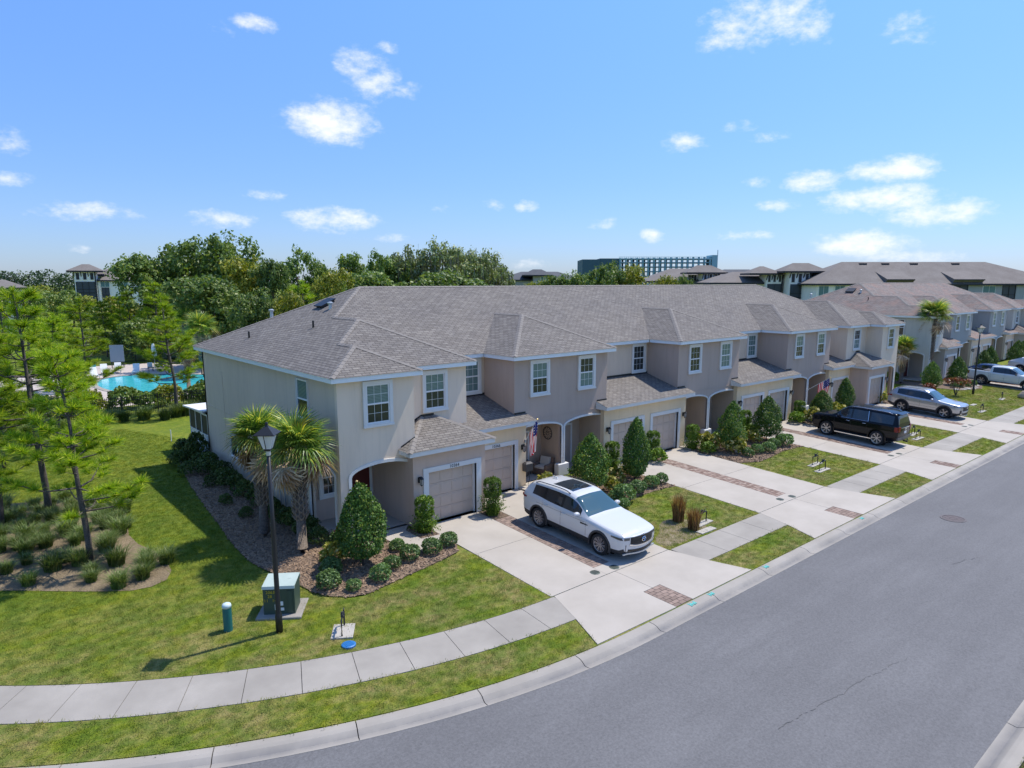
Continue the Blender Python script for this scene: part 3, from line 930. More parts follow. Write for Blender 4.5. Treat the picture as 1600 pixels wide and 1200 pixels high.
MB().lathe([(.42, -.02), (.42, .004), (.50, .004), (.50, -.02)], 28, cap=False).build('frame_ring', flat('iron_ring', (.12, .105, .105), .8), mh)
# sprayed utility marks on the kerb
spray = flat('teal_marking_paint', (.10, .42, .38), .8)
for i, (s_, d_, w_) in enumerate([(2.55, -.15, .16), (3.6, -.13, .13), (14.9, -.14, .12), (7.0, -.15, .12)]):
    x, y, _ = P(s_, d_)
    mk = MB()
    for k in range(4):
        xx = x - w_ + k * w_ * .55
        mk.box(xx, xx + w_ * .3, y - .10 + .02 * (k % 2), y + .09 - .03 * (k % 3), -.420, -.4085)
    mk.box(x - w_, x + w_ * .9, y - .03, y + .02, -.420, -.4075)
    tag(mk.build('painted_mark', spray), ['teal sprayed mark on the kerb in front of the nearest brick inlay', 'teal sprayed mark on the kerb, just past the nearest brick inlay', 'pale teal sprayed mark on the kerb by the second brick inlay', 'teal sprayed mark on the kerb beside the first grass verge'][i], 'paint mark')
def text(body, size, loc, rot, mat, parent, name='lettering'):
    c = bpy.data.curves.new(name, 'FONT'); c.body = body; c.size = size; c.align_x = 'CENTER'; c.extrude = .003; c.space_character = 1.05
    o = bpy.data.objects.new(name, c); COL.objects.link(o)
    dg = bpy.context.evaluated_depsgraph_get()
    me = bpy.data.meshes.new_from_object(o.evaluated_get(dg))
    bpy.data.objects.remove(o)
    me.materials.clear(); me.materials.append(mat)
    return put(name, me, parent, loc, rot)


# ------------------------------------------------------------------ townhouse rows
EZ0, EZ1, SLP = 6.10, 6.30, .48            # underside / top of the fascia, roof slope
W = 6.305


def wall_mesh(outer, holes, axis, pos, thick, mat):
    """upright wall in the plane axis = pos; outer/holes are (u, z) loops; visible face towards -axis"""
    loops = [[Vector((u, z, 0)) for u, z in lp] for lp in [outer] + holes]
    tris = tessellate_polygon(loops)
    flatl = [p for lp in loops for p in lp]
    n = len(flatl)

    def pt(u, z, o): return (u, pos + o, z) if axis == 'y' else (pos + o, u, z)
    V = [pt(p.x, p.y, 0) for p in flatl] + [pt(p.x, p.y, thick) for p in flatl]
    F = []
    for t in tris:
        a, b, c = (flatl[i] for i in t)
        ccw = (b.x - a.x) * (c.y - a.y) - (b.y - a.y) * (c.x - a.x) > 0
        t = tuple(t) if ccw == (axis == 'y') else tuple(t)[::-1]
        F.append(t); F.append(tuple(i + n for i in t[::-1]))
    b0 = 0
    for lp in loops:
        m = len(lp)
        for i in range(m): F.append((b0 + i, b0 + (i + 1) % m, b0 + n + (i + 1) % m, b0 + n + i))
        b0 += m
    me = mesh_np('wall', V, F, mat)
    bm = bmesh.new(); bm.from_mesh(me); bmesh.ops.recalc_face_normals(bm, faces=bm.faces); bm.to_mesh(me); bm.free()
    return me


def rect(u0, u1, z0, z1): return [(u0, z0), (u1, z0), (u1, z1), (u0, z1)]


def arch(u0, u1, z0, zs, za, n=14):
    """opening with a flat elliptical head: springs at zs, crown at za"""
    c, h = (u0 + u1) / 2, (u1 - u0) / 2
    top = [(c + h * math.cos(math.pi * k / n), zs + (za - zs) * math.sin(math.pi * k / n)) for k in range(n + 1)]
    return [(u0, z0), (u1, z0)] + top


def arch_band(u0, u1, z0, zs, za, w, axis, pos, d=.05, left=True, right=True, umax=None):
    """raised white surround of an arch"""
    i = arch(u0, u1, z0, zs, za)[2:]; o = arch(u0 - w, u1 + w, z0, zs, za + w)[2:]
    mb = MB()

    def pt(u, z, k): return (u, pos - k, z) if axis == 'y' else (pos - k, u, z)
    segs = []
    for a, b, c, e in zip(i, i[1:], o[1:], o): segs.append((a, b, c, e))
    if right: segs.append(((u1, z0), i[0], o[0], (u1 + w, z0)))
    if left: segs.append((i[-1], (u0, z0), (u0 - w, z0), o[-1]))
    for q in segs:
        if umax is not None and min(p[0] for p in q) > umax: continue
        qq = [(min(p[0], umax) if umax is not None else p[0], p[1]) for p in q]
        v = [pt(u, z, d) for u, z in qq] + [pt(u, z, -.06) for u, z in qq]
        mb.add(v, [(0, 1, 2, 3), (7, 6, 5, 4), (0, 4, 5, 1), (1, 5, 6, 2), (2, 6, 7, 3), (3, 7, 4, 0)])
    return mb


# window built once per size: surround > sash frame, panes
WIN = {}


def window(parent, off, axis, u, pos, z0, w=1.27, h=1.77, muntin=True, surround=True, slider=False, pal=None):
    key = (axis, w, h, muntin, surround, slider)
    if key not in WIN:
        t = .14 if surround else .03
        def mk(parts):
            mb = MB()
            for (a0, a1, b0, b1, c0, c1, mi) in parts:   # u, depth (outwards negative), z
                if axis == 'y': mb.box(a0, a1, b0, b1, c0, c1, mi)
                else: mb.box(b0, b1, a0, a1, c0, c1, mi)
            return mb
        hw = w / 2
        sur = mk([(-hw, -hw + t, -.085, .02, 0, h, 0), (hw - t, hw, -.085, .02, 0, h, 0), (-hw + t, hw - t, -.085, .02, 0, t, 0), (-hw + t, hw - t, -.085, .02, h - t, h, 0)]
                 + ([(-hw - .02, hw + .02, -.11, -.085, -.002, t * .6, 0)] if surround else [])).mesh('window', MT['trim'])
        iw, z1, z2 = hw - t, t, h - t
        fr = .05
        mid = (z1 + z2) / 2
        ps = [(-iw, -iw + fr, -.052, .01, z1, z2, 0), (iw - fr, iw, -.052, .01, z1, z2, 0), (-iw + fr, iw - fr, -.052, .01, z1, z1 + fr, 0), (-iw + fr, iw - fr, -.052, .01, z2 - fr, z2, 0)]
        if slider: ps.append((-fr * .6, fr * .6, -.048, .01, z1 + fr, z2 - fr, 0))
        else: ps.append((-iw + fr, iw - fr, -.060, .01, mid - fr * .6, mid + fr * .6, 0))
        if muntin:
            for k in (1, 2):
                x = -iw + fr + (2 * iw - 2 * fr) * k / 3
                ps.append((x - .006, x + .006, -.031, .0, z1 + fr, z2 - fr, 0))
            for a, b in ((z1 + fr, mid - fr * .6), (mid + fr * .6, z2 - fr)):
                ps.append((-iw + fr, iw - fr, -.032, .0, (a + b) / 2 - .006, (a + b) / 2 + .006, 0))
        sash = mk(ps).mesh('sash', MT['white'])
        if slider:
            pa = mk([(-iw + fr, -.03, -.024, -.014, z1 + fr, z2 - fr, 0)]).mesh('pane', MT['glass']); pb = mk([(.03, iw - fr, -.024, -.014, z1 + fr, z2 - fr, 0)]).mesh('pane', MT['glass'])
        else:
            pa = mk([(-iw + fr, iw - fr, -.024, -.014, mid + .03, z2 - fr, 0)]).mesh('pane', MT['glassb']); pb = mk([(-iw + fr, iw - fr, -.024, -.014, z1 + fr, mid - .03, 0)]).mesh('pane', MT['glass'])
        pc = mk([(-iw + fr, iw - fr, -.024, -.014, mid + .03, z2 - fr, 0)]).mesh('pane', MT['glass']) if not slider else pa
        pd_ = mk([(-iw + fr, iw - fr, -.024, -.014, z1 + fr, mid - .03, 0)]).mesh('pane', MT['glassb'])
        WIN[key] = (sur, sash, pa, pb, pc, pd_)
    sur, sash, pa, pb, pc = WIN[key][:5]
    loc = (u, pos, z0) if axis == 'y' else (pos, u, z0)
    o = put('window', sur, parent, tuple(a + b for a, b in zip(loc, off)))
    put('sash', sash, o)
    put('pane', pa if rng.random() < .62 else pc, o); put('pane', pb if rng.random() < .68 or slider else WIN[key][5], o)
    return o


def lantern_parts(k=1.0):
    b = MB().box(-.06, .06, -.03, 0, -.12, .12).tube([(0, -.02, .02), (0, -.14, .16), (0, -.17, .14)], .014, 6)
    b.lathe([(.015, .17), (.10, .08), (.10, .065)], 10, (0, -.17, 0)).lathe([(.07, -.17), (.04, -.20), (.01, -.23)], 10, (0, -.17, 0))
    for q in range(6):
        a = q * math.pi / 3; b.tube([(.09 * math.cos(a), -.17 + .09 * math.sin(a), .07), (.068 * math.cos(a), -.17 + .068 * math.sin(a), -.17)], .007, 4)
    g = MB().lathe([(.082, .065), (.064, -.165)], 12, (0, -.17, 0))
    u = MB().lathe([(.012, -.1), (.03, -.06), (.02, 0)], 8, (0, -.17, 0))
    return b.mesh('wall_lantern', MT['black']), g.mesh('lantern_glass', flat('lantern_glass', (.35, .33, .30), .15, 0, .5)), u.mesh('bulb', MT['bulb'])


LANT = lantern_parts()
DOOR_PARTS = {}


def garage_door(root, off, x0, x1, y, zt, number, w=.28):
    """trim, four sections with raised panels, bottom seal"""
    t = MB()
    t.box(x0 - w, x0, y - .045, y + .10, 0, zt); t.box(x1, x1 + w, y - .045, y + .10, 0, zt); t.box(x0 - w, x1 + w, y - .045, y + .10, zt, zt + .19)
    t.build('garage_trim', MT['trim'], root, off)
    t = MB().box(x0, x0 + .05, y + .10, y + .26, 0, zt).box(x1 - .05, x1, y + .10, y + .26, 0, zt).box(x0, x1, y + .10, y + .26, zt - .05, zt)
    t.build('garage_jamb', MT['trim'], root, off)
    gd = empty('garage_door', (off[0] + (x0 + x1) / 2, off[1] + y + .20, off[2])); gd.parent = root
    key = round(x1 - x0, 3), round(zt, 3)
    if key not in DOOR_PARTS:
        hw = (x1 - x0) / 2 - .05; h = (zt - .05) / 4
        m = MB().box(-hw, hw, 0, .05, .006, h - .006)
        for k in range(4):
            a = -hw + 2 * hw * k / 4 + .06; b = -hw + 2 * hw * (k + 1) / 4 - .06
            m.box(a, b, -.012, 0, .07, h - .07)
            m.box(a + .05, b - .05, -.017, -.012, .12, h - .12)
        DOOR_PARTS[key] = m.mesh('door_panel', MT['door'])
    for k in range(4): put('door_panel', DOOR_PARTS[key], gd, (0, 0, .01 + k * (zt - .05) / 4))
    MB().box(x0 + .05, x1 - .05, .02 + 0, .06, 0, .012).build('door_seal', MT['black'], gd, (-(x0 + x1) / 2, 0, 0))
    if number:
        text(number, .19, (off[0] + (x0 + x1) / 2 + .05, off[1] + y - .052, off[2] + zt + .03), (R(90), 0, 0), MT['black'], root, 'house_number')


def townhouses(n, dx, dy, dz, pal, label, group, roofmat, corner_side=True, numbers=()):
    XL, P1 = 10.98, 17.43
    pw = [P1 + k * W for k in range(n - 1)]                 # party walls
    C = (pw[0] + pw[-1]) / 2
    XR = 2 * C - XL
    mx = lambda x: 2 * C - x
    base = Vector((C, 24.0, 0))
    root = empty('townhouse_row', base + Vector((dx, dy, dz)), 0, label, 'townhouses', group)
    off = tuple(-base)
    far = dx > 1

    def wl(outer, holes, axis, pos, mat, thick=.18): put('wall', wall_mesh(outer, holes, axis, pos, thick, mat), root, off)
    bays = pw[1::2]; recs = pw[0::2]
    YA, YB, YR, YG, YG1, YK, YP = 22.8, 24.05, 26.35, 23.75, 22.35, 38.7, 25.55
    hb = 3.205
    # ---- end units and bays
    for mir in (False, True):
        X = (lambda x: x) if not mir else mx
        f = lambda a, b: (min(X(a), X(b)), max(X(a), X(b)))
        u0, u1 = f(XL, 14.25)
        ao = f(11.42, 14.1)
        wl(rect(u0, u1, 0, EZ0), [arch(*ao, -.01 + .01, 2.46, 2.80)[0:] if False else arch(ao[0], ao[1], .02, 2.42, 2.80)], 'y', YA, pal['end'])
        bnd = arch_band(ao[0], ao[1], .02, 2.42, 2.80, .13, 'y', YA); bnd.build('arch_trim', MT['trim'], root, off)
        v0, v1 = f(14.25, 17.73)
        wl(rect(v0, v1, 2.9, EZ0), [], 'y', YB, pal['end'])
        side = rect(YA + .18, YB, 2.2, EZ0)
        wl(side, [], 'x', 14.25 - .18 if not mir else mx(14.25), pal['end'])
        wl(rect(YB + .18, YR, 2.9, EZ0), [], 'x', 17.73 - .18 if not mir else mx(17.73), pal['end'])
        window(root, off, 'y', X(12.63), YA, 4.26); window(root, off, 'y', X(16.06), YB, 4.24)
        # end wall with the porch's side arch
        holes = [arch(23.25, 25.45, .02, 2.45, 2.70)]
        xw = XL if not mir else XR - .18
        wl(rect(YA + .18, YK, 0, EZ0), holes, 'x', xw, pal['side'])
        sb = arch_band(23.25, 25.45, .02, 2.45, 2.70, .11, 'x', XL if not mir else XR + .06, .05)
        sb.build('arch_trim', MT['trim'], root, off)
        if not mir:
            window(root, off, 'x', 25.75, XL, 4.30, 1.10, 1.62, False, False)
            window(root, off, 'x', 33.95, XL, 1.0, 1.9, 1.15, False, False, True)
            MB().box(XL - .02, XL + .01, 26.2, YK, 3.14, 3.17).build('control_joint', pal['side'], root, off)
            MB().box(XL - .014, XL + .01, 35.6, 35.625, .1, 5.2).build('control_joint', pal['side'], root, off)
        # front porch of the end unit
        p0, p1 = f(XL + .18, 13.85)
        MB().box(p0, p1, YA - .0, YP, -.12, .02).build('porch_floor', MT['concrete'], root, off)
        MB().box(p0, p1, YA + .18, YP, 2.92, 2.98).build('porch_ceiling', MT['trim'], root, off)
        wl(rect(p0, p1 + (.0), 0, 2.92), [], 'y', YP, pal['garage1'])
        MB().box(*f(12.62, 13.62), YP - .05, YP - .002, .02, 2.12).build('front_door', MT['reddoor'], root, off)
        MB().box(*f(12.5, 12.62), YP - .07, YP - .002, .02, 2.24).box(*f(13.62, 13.74), YP - .07, YP - .002, .02, 2.24).box(*f(12.62, 13.62), YP - .07, YP - .002, 2.12, 2.24).build('door_trim', MT['trim'], root, off)
        window(root, off, 'y', X(11.82), YP - .05, .95, 1.0, 1.75)
        # the garage that stands out in front
        g0, g1 = f(13.85, 17.43)
        wl(rect(g0, g1, 0, 3.0), [rect(*f(14.55, 16.95), 0.0, 2.17)], 'y', YG1, pal['garage1'], .25)
        wl(rect(YG1 + .25, YP, 0, 3.0), [], 'x', 13.85 if not mir else mx(13.85) - .18, pal['garage1'])
        wl(rect(YG1 + .25, YG, 0, 3.0), [], 'x', 17.43 - .18 if not mir else mx(17.43), pal['garage1'])
        garage_door(root, off, *f(14.55, 16.95), YG1, 2.17, numbers[0] if numbers and not mir else None, .25)
        lo = put('wall_lantern', LANT[0], root, (off[0] + X(14.12), off[1] + YG1, off[2] + 1.95)); put('lantern_glass', LANT[1], lo); put('bulb', LANT[2], lo)
        MB().box(*f(13.85, 13.87), YG1 - .02, YG1, 0, .0).build('corner_bead', MT['trim'], root, off) if False else None
    for b in bays:
        h1 = arch(b - 3.35, b - .12, .02, 2.52, 2.84); h1 = [(max(u, b - hb + .02), z) for u, z in h1]
        h2 = arch(b + .12, b + 3.35, .02, 2.52, 2.84); h2 = [(min(u, b + hb - .02), z) for u, z in h2]
        wl(rect(b - hb, b + hb, 0, EZ0), [h1, h2], 'y', YB, pal['bay'])
        for s_ in (-1, 1):
            wl(rect(YB + .18, YR, 2.9, EZ0), [], 'x', b - hb if s_ < 0 else b + hb - .18, pal['bay'])
            window(root, off, 'y', b + s_ * 1.62, YB, 4.25)
        a = arch_band(b - 3.35, b - .12, .02, 2.52, 2.84, .10, 'y', YB, left=False)
        a.v = [(max(x, b - hb - .3), y, z) for x, y, z in a.v]
        a.build('arch_trim', MT['trim'], root, off)
        a = arch_band(b + .12, b + 3.35, .02, 2.52, 2.84, .10, 'y', YB, right=False)
        a.v = [(min(x, b + hb + .3), y, z) for x, y, z in a.v]
        a.build('arch_trim', MT['trim'], root, off)
        MB().bevbox(b - .36, b + .36, YB - .10, YB + .2, 0, .62, .04).build('column_base', MT['trim'], root, off)
        MB().box(b - hb, b + hb, YB - .012, YB + .01, 3.14, 3.165).build('control_joint', pal['bay'], root, off)
        MB().box(b - .1, b + .1, YB + .18, YP, 0, 2.92).build('wall', pal['porch'], root, off)
        MB().box(b - hb, b + hb, YB - .0, YP, -.12, .02).build('porch_floor', MT['concrete'], root, off)
        MB().box(b - hb, b + hb, YB + .18, YP, 2.92, 2.98).build('porch_ceiling', MT['trim'], root, off)
        wl(rect(b - hb - .4, b + hb + .4, 0, 2.92), [], 'y', YP, pal['porch'])
        for s_ in (-1, 1):
            x0 = b + s_ * 1.55
            MB().box(x0 - .46, x0 + .46, YP - .05, YP - .002, .02, 2.1).build('front_door', pal['bay'], root, off)
            MB().box(x0 - .57, x0 - .46, YP - .07, YP - .002, .02, 2.21).box(x0 + .46, x0 + .57, YP - .07, YP - .002, .02, 2.21).box(x0 - .46, x0 + .46, YP - .07, YP - .002, 2.1, 2.21).build('door_trim', MT['trim'], root, off)
    # ---- recesses with paired garages
    gi = 1
    for k, r_ in enumerate(recs):
        l, e = (k == 0), (k == len(recs) - 1)
        x0 = 17.73 if l else r_ - W + hb
        x1 = mx(17.73) if e else r_ + W - hb
        wl(rect(x0 - .01, x1 + .01, 3.0, EZ0), [], 'y', YR, pal['recess'])
        if not l: window(root, off, 'y', x0 + .86, YR, 4.28)
        if not e: window(root, off, 'y', x1 - .86, YR, 4.28)
        g0, g1 = (r_ if l else r_ - 3.57), (r_ if e else r_ + 3.57)
        dl, dr = (r_ - 2.85, r_ - .46), (r_ + .46, r_ + 2.85)
        holes = ([] if l else [rect(*dl, 0, 2.19)]) + ([] if e else [rect(*dr, 0, 2.19)])
        wl(rect(g0, g1, 0, 3.14), holes, 'y', YG, pal['garage'], .25)
        if not l: wl(rect(YG + .25, YP + .3, 0, 3.1), [], 'x', g0, pal['porch'])
        if not e: wl(rect(YG + .25, YP + .3, 0, 3.1), [], 'x', g1 - .18, pal['porch'])
        for q, dd in (((0, dl),) if not l else ()) + (((1, dr),) if not e else ()):
            garage_door(root, off, *dd, YG, 2.19, numbers[gi] if gi < len(numbers) else None, .2); gi += 1
            lx = dd[0] - .47 if q == 0 else dd[1] + .47
            lo = put('wall_lantern', LANT[0], root, (off[0] + lx, off[1] + YG, off[2] + 1.98)); put('lantern_glass', LANT[1], lo); put('bulb', LANT[2], lo)
        # shed roof over the garages
        f0, f1 = (r_ - .6 if l else r_ - 3.88), (r_ + .6 if e else r_ + 3.82)
        ge, gz, sl = 23.3, 3.30, .295
        rm = MB().poly([(f0, ge - .03, gz - .01), (f1, ge - .03, gz - .01), (f1, YR + .05, gz + sl * (YR + .05 - ge)), (f0, YR + .05, gz + sl * (YR + .05 - ge))])
        rm.build('garage_roof', roofmat, root, off)
        fm = MB().box(f0, f1, ge, ge + .03, gz - .19, gz - .012)
        for xa in ((f0,) if not l else ()) + ((f1 - .03,) if not e else ()):
            fm.prism([(xa, ge + .03, gz - .19), (xa, YB, gz - .19 + sl * .0), (xa, YB, gz - .02 + sl * (YB - ge)), (xa, ge + .03, gz - .012)], (.03, 0, 0))
        fm.box(f0 + .03, f1 - .03, ge + .03, YG + .02, gz - .17, gz - .15)
        fm.build('garage_fascia', MT['trim'], root, off)
        fl = MB()
        fl.box(x0, x1, YR - .03, YR + .01, gz + sl * (YR - ge) - .02, gz + sl * (YR - ge) + .10)
        fl.build('flashing', MT['black'], root, off)
        fl = MB()
        for a_, b_ in ((f0 + .05, x0), (x1, f1 - .05)):
            if b_ - a_ > .2 and not (l and a_ < x0 and a_ < 18) : fl.box(a_, b_, YB - .03, YB + .01, gz + sl * (YB - ge) - .02, gz + sl * (YB - ge) + .07)
        if fl.f: fl.build('flashing', MT['black'], root, off)
    # hipped roofs over the two end garages
    for mir in (False, True):
        X = (lambda x: x) if not mir else mx
        A, B = (13.47, 21.97), (17.74, 21.97)
        zl, s1 = 3.19, .43
        za = zl + s1 * (YB - 21.97)
        pts = lambda q: [(X(a), b, c) for a, b, c in (q if not mir else q[::-1])]
        m = MB()
        ap0, ap1 = (15.35, YB, za), (16.0, YB, za)
        m.poly(pts([(13.47, 21.97, zl), (17.74, 21.97, zl), ap1, ap0]))
        m.poly(pts([(13.47, YB + .1, zl), (13.47, 21.97, zl), ap0, (15.35, YB + .1, za)]))
        m.poly(pts([(17.74, 21.97, zl), (17.74, 26.2, zl), (16.0, 26.2, za), ap1]))
        m.build('garage_roof', roofmat, root, off)
        fm = MB()
        f = lambda a, b: (min(X(a), X(b)), max(X(a), X(b)))
        fm.box(*f(13.5, 17.71), 22.0, 22.03, zl - .19, zl - .012).box(*f(13.5, 13.53), 22.03, YA, zl - .19, zl - .012).box(*f(17.68, 17.71), 22.03, 23.6, zl - .19, zl - .012)
        fm.box(*f(13.53, 17.68), 22.03, 22.4, zl - .17, zl - .15).box(*f(13.53, 13.9), 22.4, YA, zl - .17, zl - .15)
        fm.build('garage_fascia', MT['trim'], root, off)
        for a_, b_ in (((13.47, 21.97, zl), ap0), ((17.74, 21.97, zl), ap1)):
            c = MB(); ridge_cap(c, (X(a_[0]), a_[1], a_[2]), (X(b_[0]), b_[1], b_[2]))
            c.build('ridge_cap', MT['cap'], root, off)
        fl = MB()
        fl.box(*f(14.25, 15.4), YB - .03, YB + .01, za - .5, za - .42) if False else None
        fl.prism(pts([(14.28, YB - .012, zl + s1 * .8 + .0), (15.35, YB - .012, za - .01), (15.35, YB - .012, za + .09), (14.28, YB - .012, zl + s1 * .8 + .10)]), (0, .02, 0))
        fl.prism(pts([(15.35, YB - .012, za - .01), (16.0, YB - .012, za - .01), (16.0, YB - .012, za + .09), (15.35, YB - .012, za + .09)]), (0, .02, 0))
        fl.prism(pts([(13.6, YA - .012, zl + .02), (14.25, YA - .012, zl + .33), (14.25, YA - .012, zl + .43), (13.6, YA - .012, zl + .12)]), (0, .02, 0))
        fl.build('flashing', MT['black'], root, off)
    wl(rect(XL, XR, 0, EZ0), [], 'y', YK - .18, pal['side'])
    # ---- main roof
    EL, EB, ER_ = 10.65, 39.0, mx(10.65)
    eave = [(EL, EB), (EL, 22.5), (14.5, 22.5), (14.5, 23.7), (18.05, 23.7), (18.05, 26.0)]
    for b in bays: eave += [(b - 3.5, 26.0), (b - 3.5, 23.7), (b + 3.5, 23.7), (b + 3.5, 26.0)]
    eave += [(mx(18.05), 26.0), (mx(18.05), 23.7), (mx(14.5), 23.7), (mx(14.5), 22.5), (ER_, 22.5), (ER_, EB)]
    fa = MB()
    n_ = len(eave)
    for i in range(n_):
        a, b = eave[i], eave[(i + 1) % n_]
        if abs(a[0] - b[0]) < 1e-6:   # runs along y
            x = a[0]
            # outward side: left of travel when going along -y is -x ... the outline runs anticlockwise seen from above
            s_ = -1 if b[1] < a[1] else 1
            y0, y1 = min(a[1], b[1]), max(a[1], b[1])
            fa.box(min(x, x - s_ * .03), max(x, x - s_ * .03), y0 + .031, y1 - .031 if True else y1, EZ0, EZ1 - .012)
        else:
            y = a[1]; s_ = -1 if b[0] > a[0] else 1
            x0, x1 = min(a[0], b[0]), max(a[0], b[0])
            fa.box(x0, x1, min(y, y - s_ * .03), max(y, y - s_ * .03), EZ0, EZ1 - .012)
    fa.build('fascia', MT['fascia'], root, off)
    inner = [Vector((x, y, 0)) for x, y in eave]
    tr = tessellate_polygon([inner])
    V = [(p.x, p.y, EZ0 + .03) for p in inner]
    put('soffit', mesh_np('soffit', V, [tuple(t) for t in tr], MT['trim']), root, off)
    z = lambda t: EZ1 + SLP * t
    ry = (26.0 + EB) / 2; hd = ry - 26.0
    rm = MB()
    caps = MB()
    e_ = .035                                      # drip edge beyond the fascia

    def E(x, y, nx, ny): return (x + nx * e_, y + ny * e_, EZ1 - SLP * e_)
    hA = (14.5 - EL) / 2; hB = (18.05 - EL) / 2
    for mir in (False, True):
        X = (lambda x: x) if not mir else mx
        q = lambda pts: rm.poly([(X(a), b, c) for a, b, c in (pts if not mir else pts[::-1])])
        pA = (EL + hA, 22.5 + hA, z(hA)); rA = (EL + hA, 23.7 + hA, z(hA))
        pB = (EL + hB, 23.7 + hB, z(hB)); rB = (EL + hB, 26.0 + hB, z(hB))
        R0 = (EL + hd, ry, z(hd))
        q([E(EL, 22.5, -1, -1), pA, rA, pB, rB, R0, E(EL, EB, -1, 1)])
        q([E(EL, 22.5, -1, -1), E(14.5, 22.5, 1, -1), pA])
        q([E(14.5, 22.5, 1, -1), E(14.5, 23.7, 1, -1), rA, pA])
        q([E(14.5, 23.7, 1, -1), E(18.05, 23.7, 1, -1), pB, rA])
        q([E(18.05, 23.7, 1, -1), E(18.05, 26.0, 1, -1), rB, pB])
        for a_, b_ in (((EL, 22.5, EZ1), pA), ((14.5, 22.5, EZ1), pA), (rA, pB), ((18.05, 23.7, EZ1), pB), (rB, R0), ((EL, EB, EZ1), R0), (pA, rA), (pB, rB)):
            caps = MB(); ridge_cap(caps, (X(a_[0]), *a_[1:]), (X(b_[0]), *b_[1:])); caps.build('ridge_cap', MT['cap'], root, off)
    R0, R1 = (EL + hd, ry, z(hd)), (mx(EL + hd), ry, z(hd))
    rB0, rB1 = (EL + hB, 26.0 + hB, z(hB)), (mx(EL + hB), 26.0 + hB, z(hB))
    # main front slope (bays lie on it), back slope
    rm.poly([E(18.05, 26.0, 0, -1), E(mx(18.05), 26.0, 0, -1), rB1, R1, R0, rB0])
    rm.poly([E(EL, EB, -1, 1), R0, R1, E(ER_, EB, 1, 1)])
    caps = MB(); ridge_cap(caps, R0, R1); caps.build('ridge_cap', MT['cap'], root, off)
    h = 3.5
    for b in bays:
        pk, rk = (b, 23.7 + h, z(h)), (b, 26.0 + h + .12, z(h))
        rm.poly([E(b - h, 23.7, -1, -1), E(b + h, 23.7, 1, -1), pk])
        rm.poly([E(b - h, 26.0, -1, -1), E(b - h, 23.7, -1, -1), pk, rk])
        rm.poly([E(b + h, 23.7, 1, -1), E(b + h, 26.0, 1, -1), rk, pk])
        for a_, b_ in (((b - h, 23.7, EZ1), pk), ((b + h, 23.7, EZ1), pk), (pk, (b, 26.0 + h, z(h)))):
            caps = MB(); ridge_cap(caps, a_, b_); caps.build('ridge_cap', MT['cap'], root, off)
    rm.build('roof', roofmat, root, off)
    # attic vent, flues and stacks on the end slope
    for mir in (False,):
        def on(x, y): return (x, y, EZ1 + SLP * (x - EL))
        x, y, zz = on(15.4, 32.6)
        v = MB().box(-.5, .35, -.45, .45, .10, .16).box(-.42, .28, -.38, .38, -.1, .10)
        put('roof_vent', v.mesh('roof_vent', MT['black']), root, (off[0] + x, off[1] + y, off[2] + zz), (0, -math.atan(SLP), 0))
        for (x, y, kind_) in ((15.0, 31.4, 1), (14.0, 36.4, 1), (13.4, 29.9, 0), (12.0, 34.3, 0)):
            x, y, zz = on(x, y)
            if kind_: MB().lathe([(.09, -.1), (.08, .22)], 10).lathe([(.14, .22), (.15, .30), (.05, .34)], 10).build('flue', MT['galv'], root, (off[0] + x, off[1] + y, off[2] + zz))
            else: MB().lathe([(.05, -.1), (.045, .32)], 8).build('vent_pipe', MT['black'], root, (off[0] + x, off[1] + y, off[2] + zz))
    return root


def ridge_cap(mb, a, b, w=.13):
    """overlapping cap shingles laid along a hip or ridge"""
    a, b = Vector(a), Vector(b)
    d = b - a; L = d.length; d.normalize()
    sidev = d.cross(Vector((0, 0, 1))).normalized()
    n = max(1, int(L / .28))
    hip = abs(d.z) > .02
    drop = .055 if hip else .075
    for i in range(n):
        s0, s1 = L * i / n, L * (i + 1) / n + .03
        p, q = a + d * s0, a + d * s1
        lift = Vector((0, 0, .035)); lift2 = Vector((0, 0, .022))
        v = [p + lift, q + lift2, p + sidev * w + lift - Vector((0, 0, drop)), q + sidev * w + lift2 - Vector((0, 0, drop)), p - sidev * w + lift - Vector((0, 0, drop)), q - sidev * w + lift2 - Vector((0, 0, drop))]
        mb.add(v, [(0, 2, 3, 1), (0, 1, 5, 4), (0, 4, 2)])


MT['fascia'] = mottled('fascia_paint', (.76, .80, .82), (.82, .86, .88), 1.5, .5, bstr=0, fmix=.06)
MT['galv'] = flat('galvanised_metal', (.5, .54, .57), .4, .6)
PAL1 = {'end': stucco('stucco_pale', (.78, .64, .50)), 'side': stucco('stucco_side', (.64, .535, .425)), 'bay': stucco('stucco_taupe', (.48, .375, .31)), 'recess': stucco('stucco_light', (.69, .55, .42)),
        'garage': stucco('stucco_cream', (.80, .625, .41)), 'garage1': stucco('stucco_brown', (.57, .43, .34)), 'porch': stucco('stucco_tan', (.54, .41, .30))}
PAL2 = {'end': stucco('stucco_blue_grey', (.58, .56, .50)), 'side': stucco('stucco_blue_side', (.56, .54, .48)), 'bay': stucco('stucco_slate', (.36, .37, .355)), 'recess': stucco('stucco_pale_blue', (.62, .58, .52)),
        'garage': stucco('stucco_sand', (.74, .61, .47)), 'garage1': stucco('stucco_grey', (.46, .43, .38)), 'porch': stucco('stucco_tan_far', (.55, .42, .32))}
ROW1 = townhouses(8, 0, 0, 0, PAL1, 'long taupe townhouse row with pale end unit and brown shingle roof', 'townhouse rows along the street', MT['roof'], numbers=('10364', '10366'))
ROW2 = townhouses(6, DX2, 1.4, .12, PAL2, 'blue grey townhouse row farther down the street, beyond the tall palms', 'townhouse rows along the street', MT['roof2'])

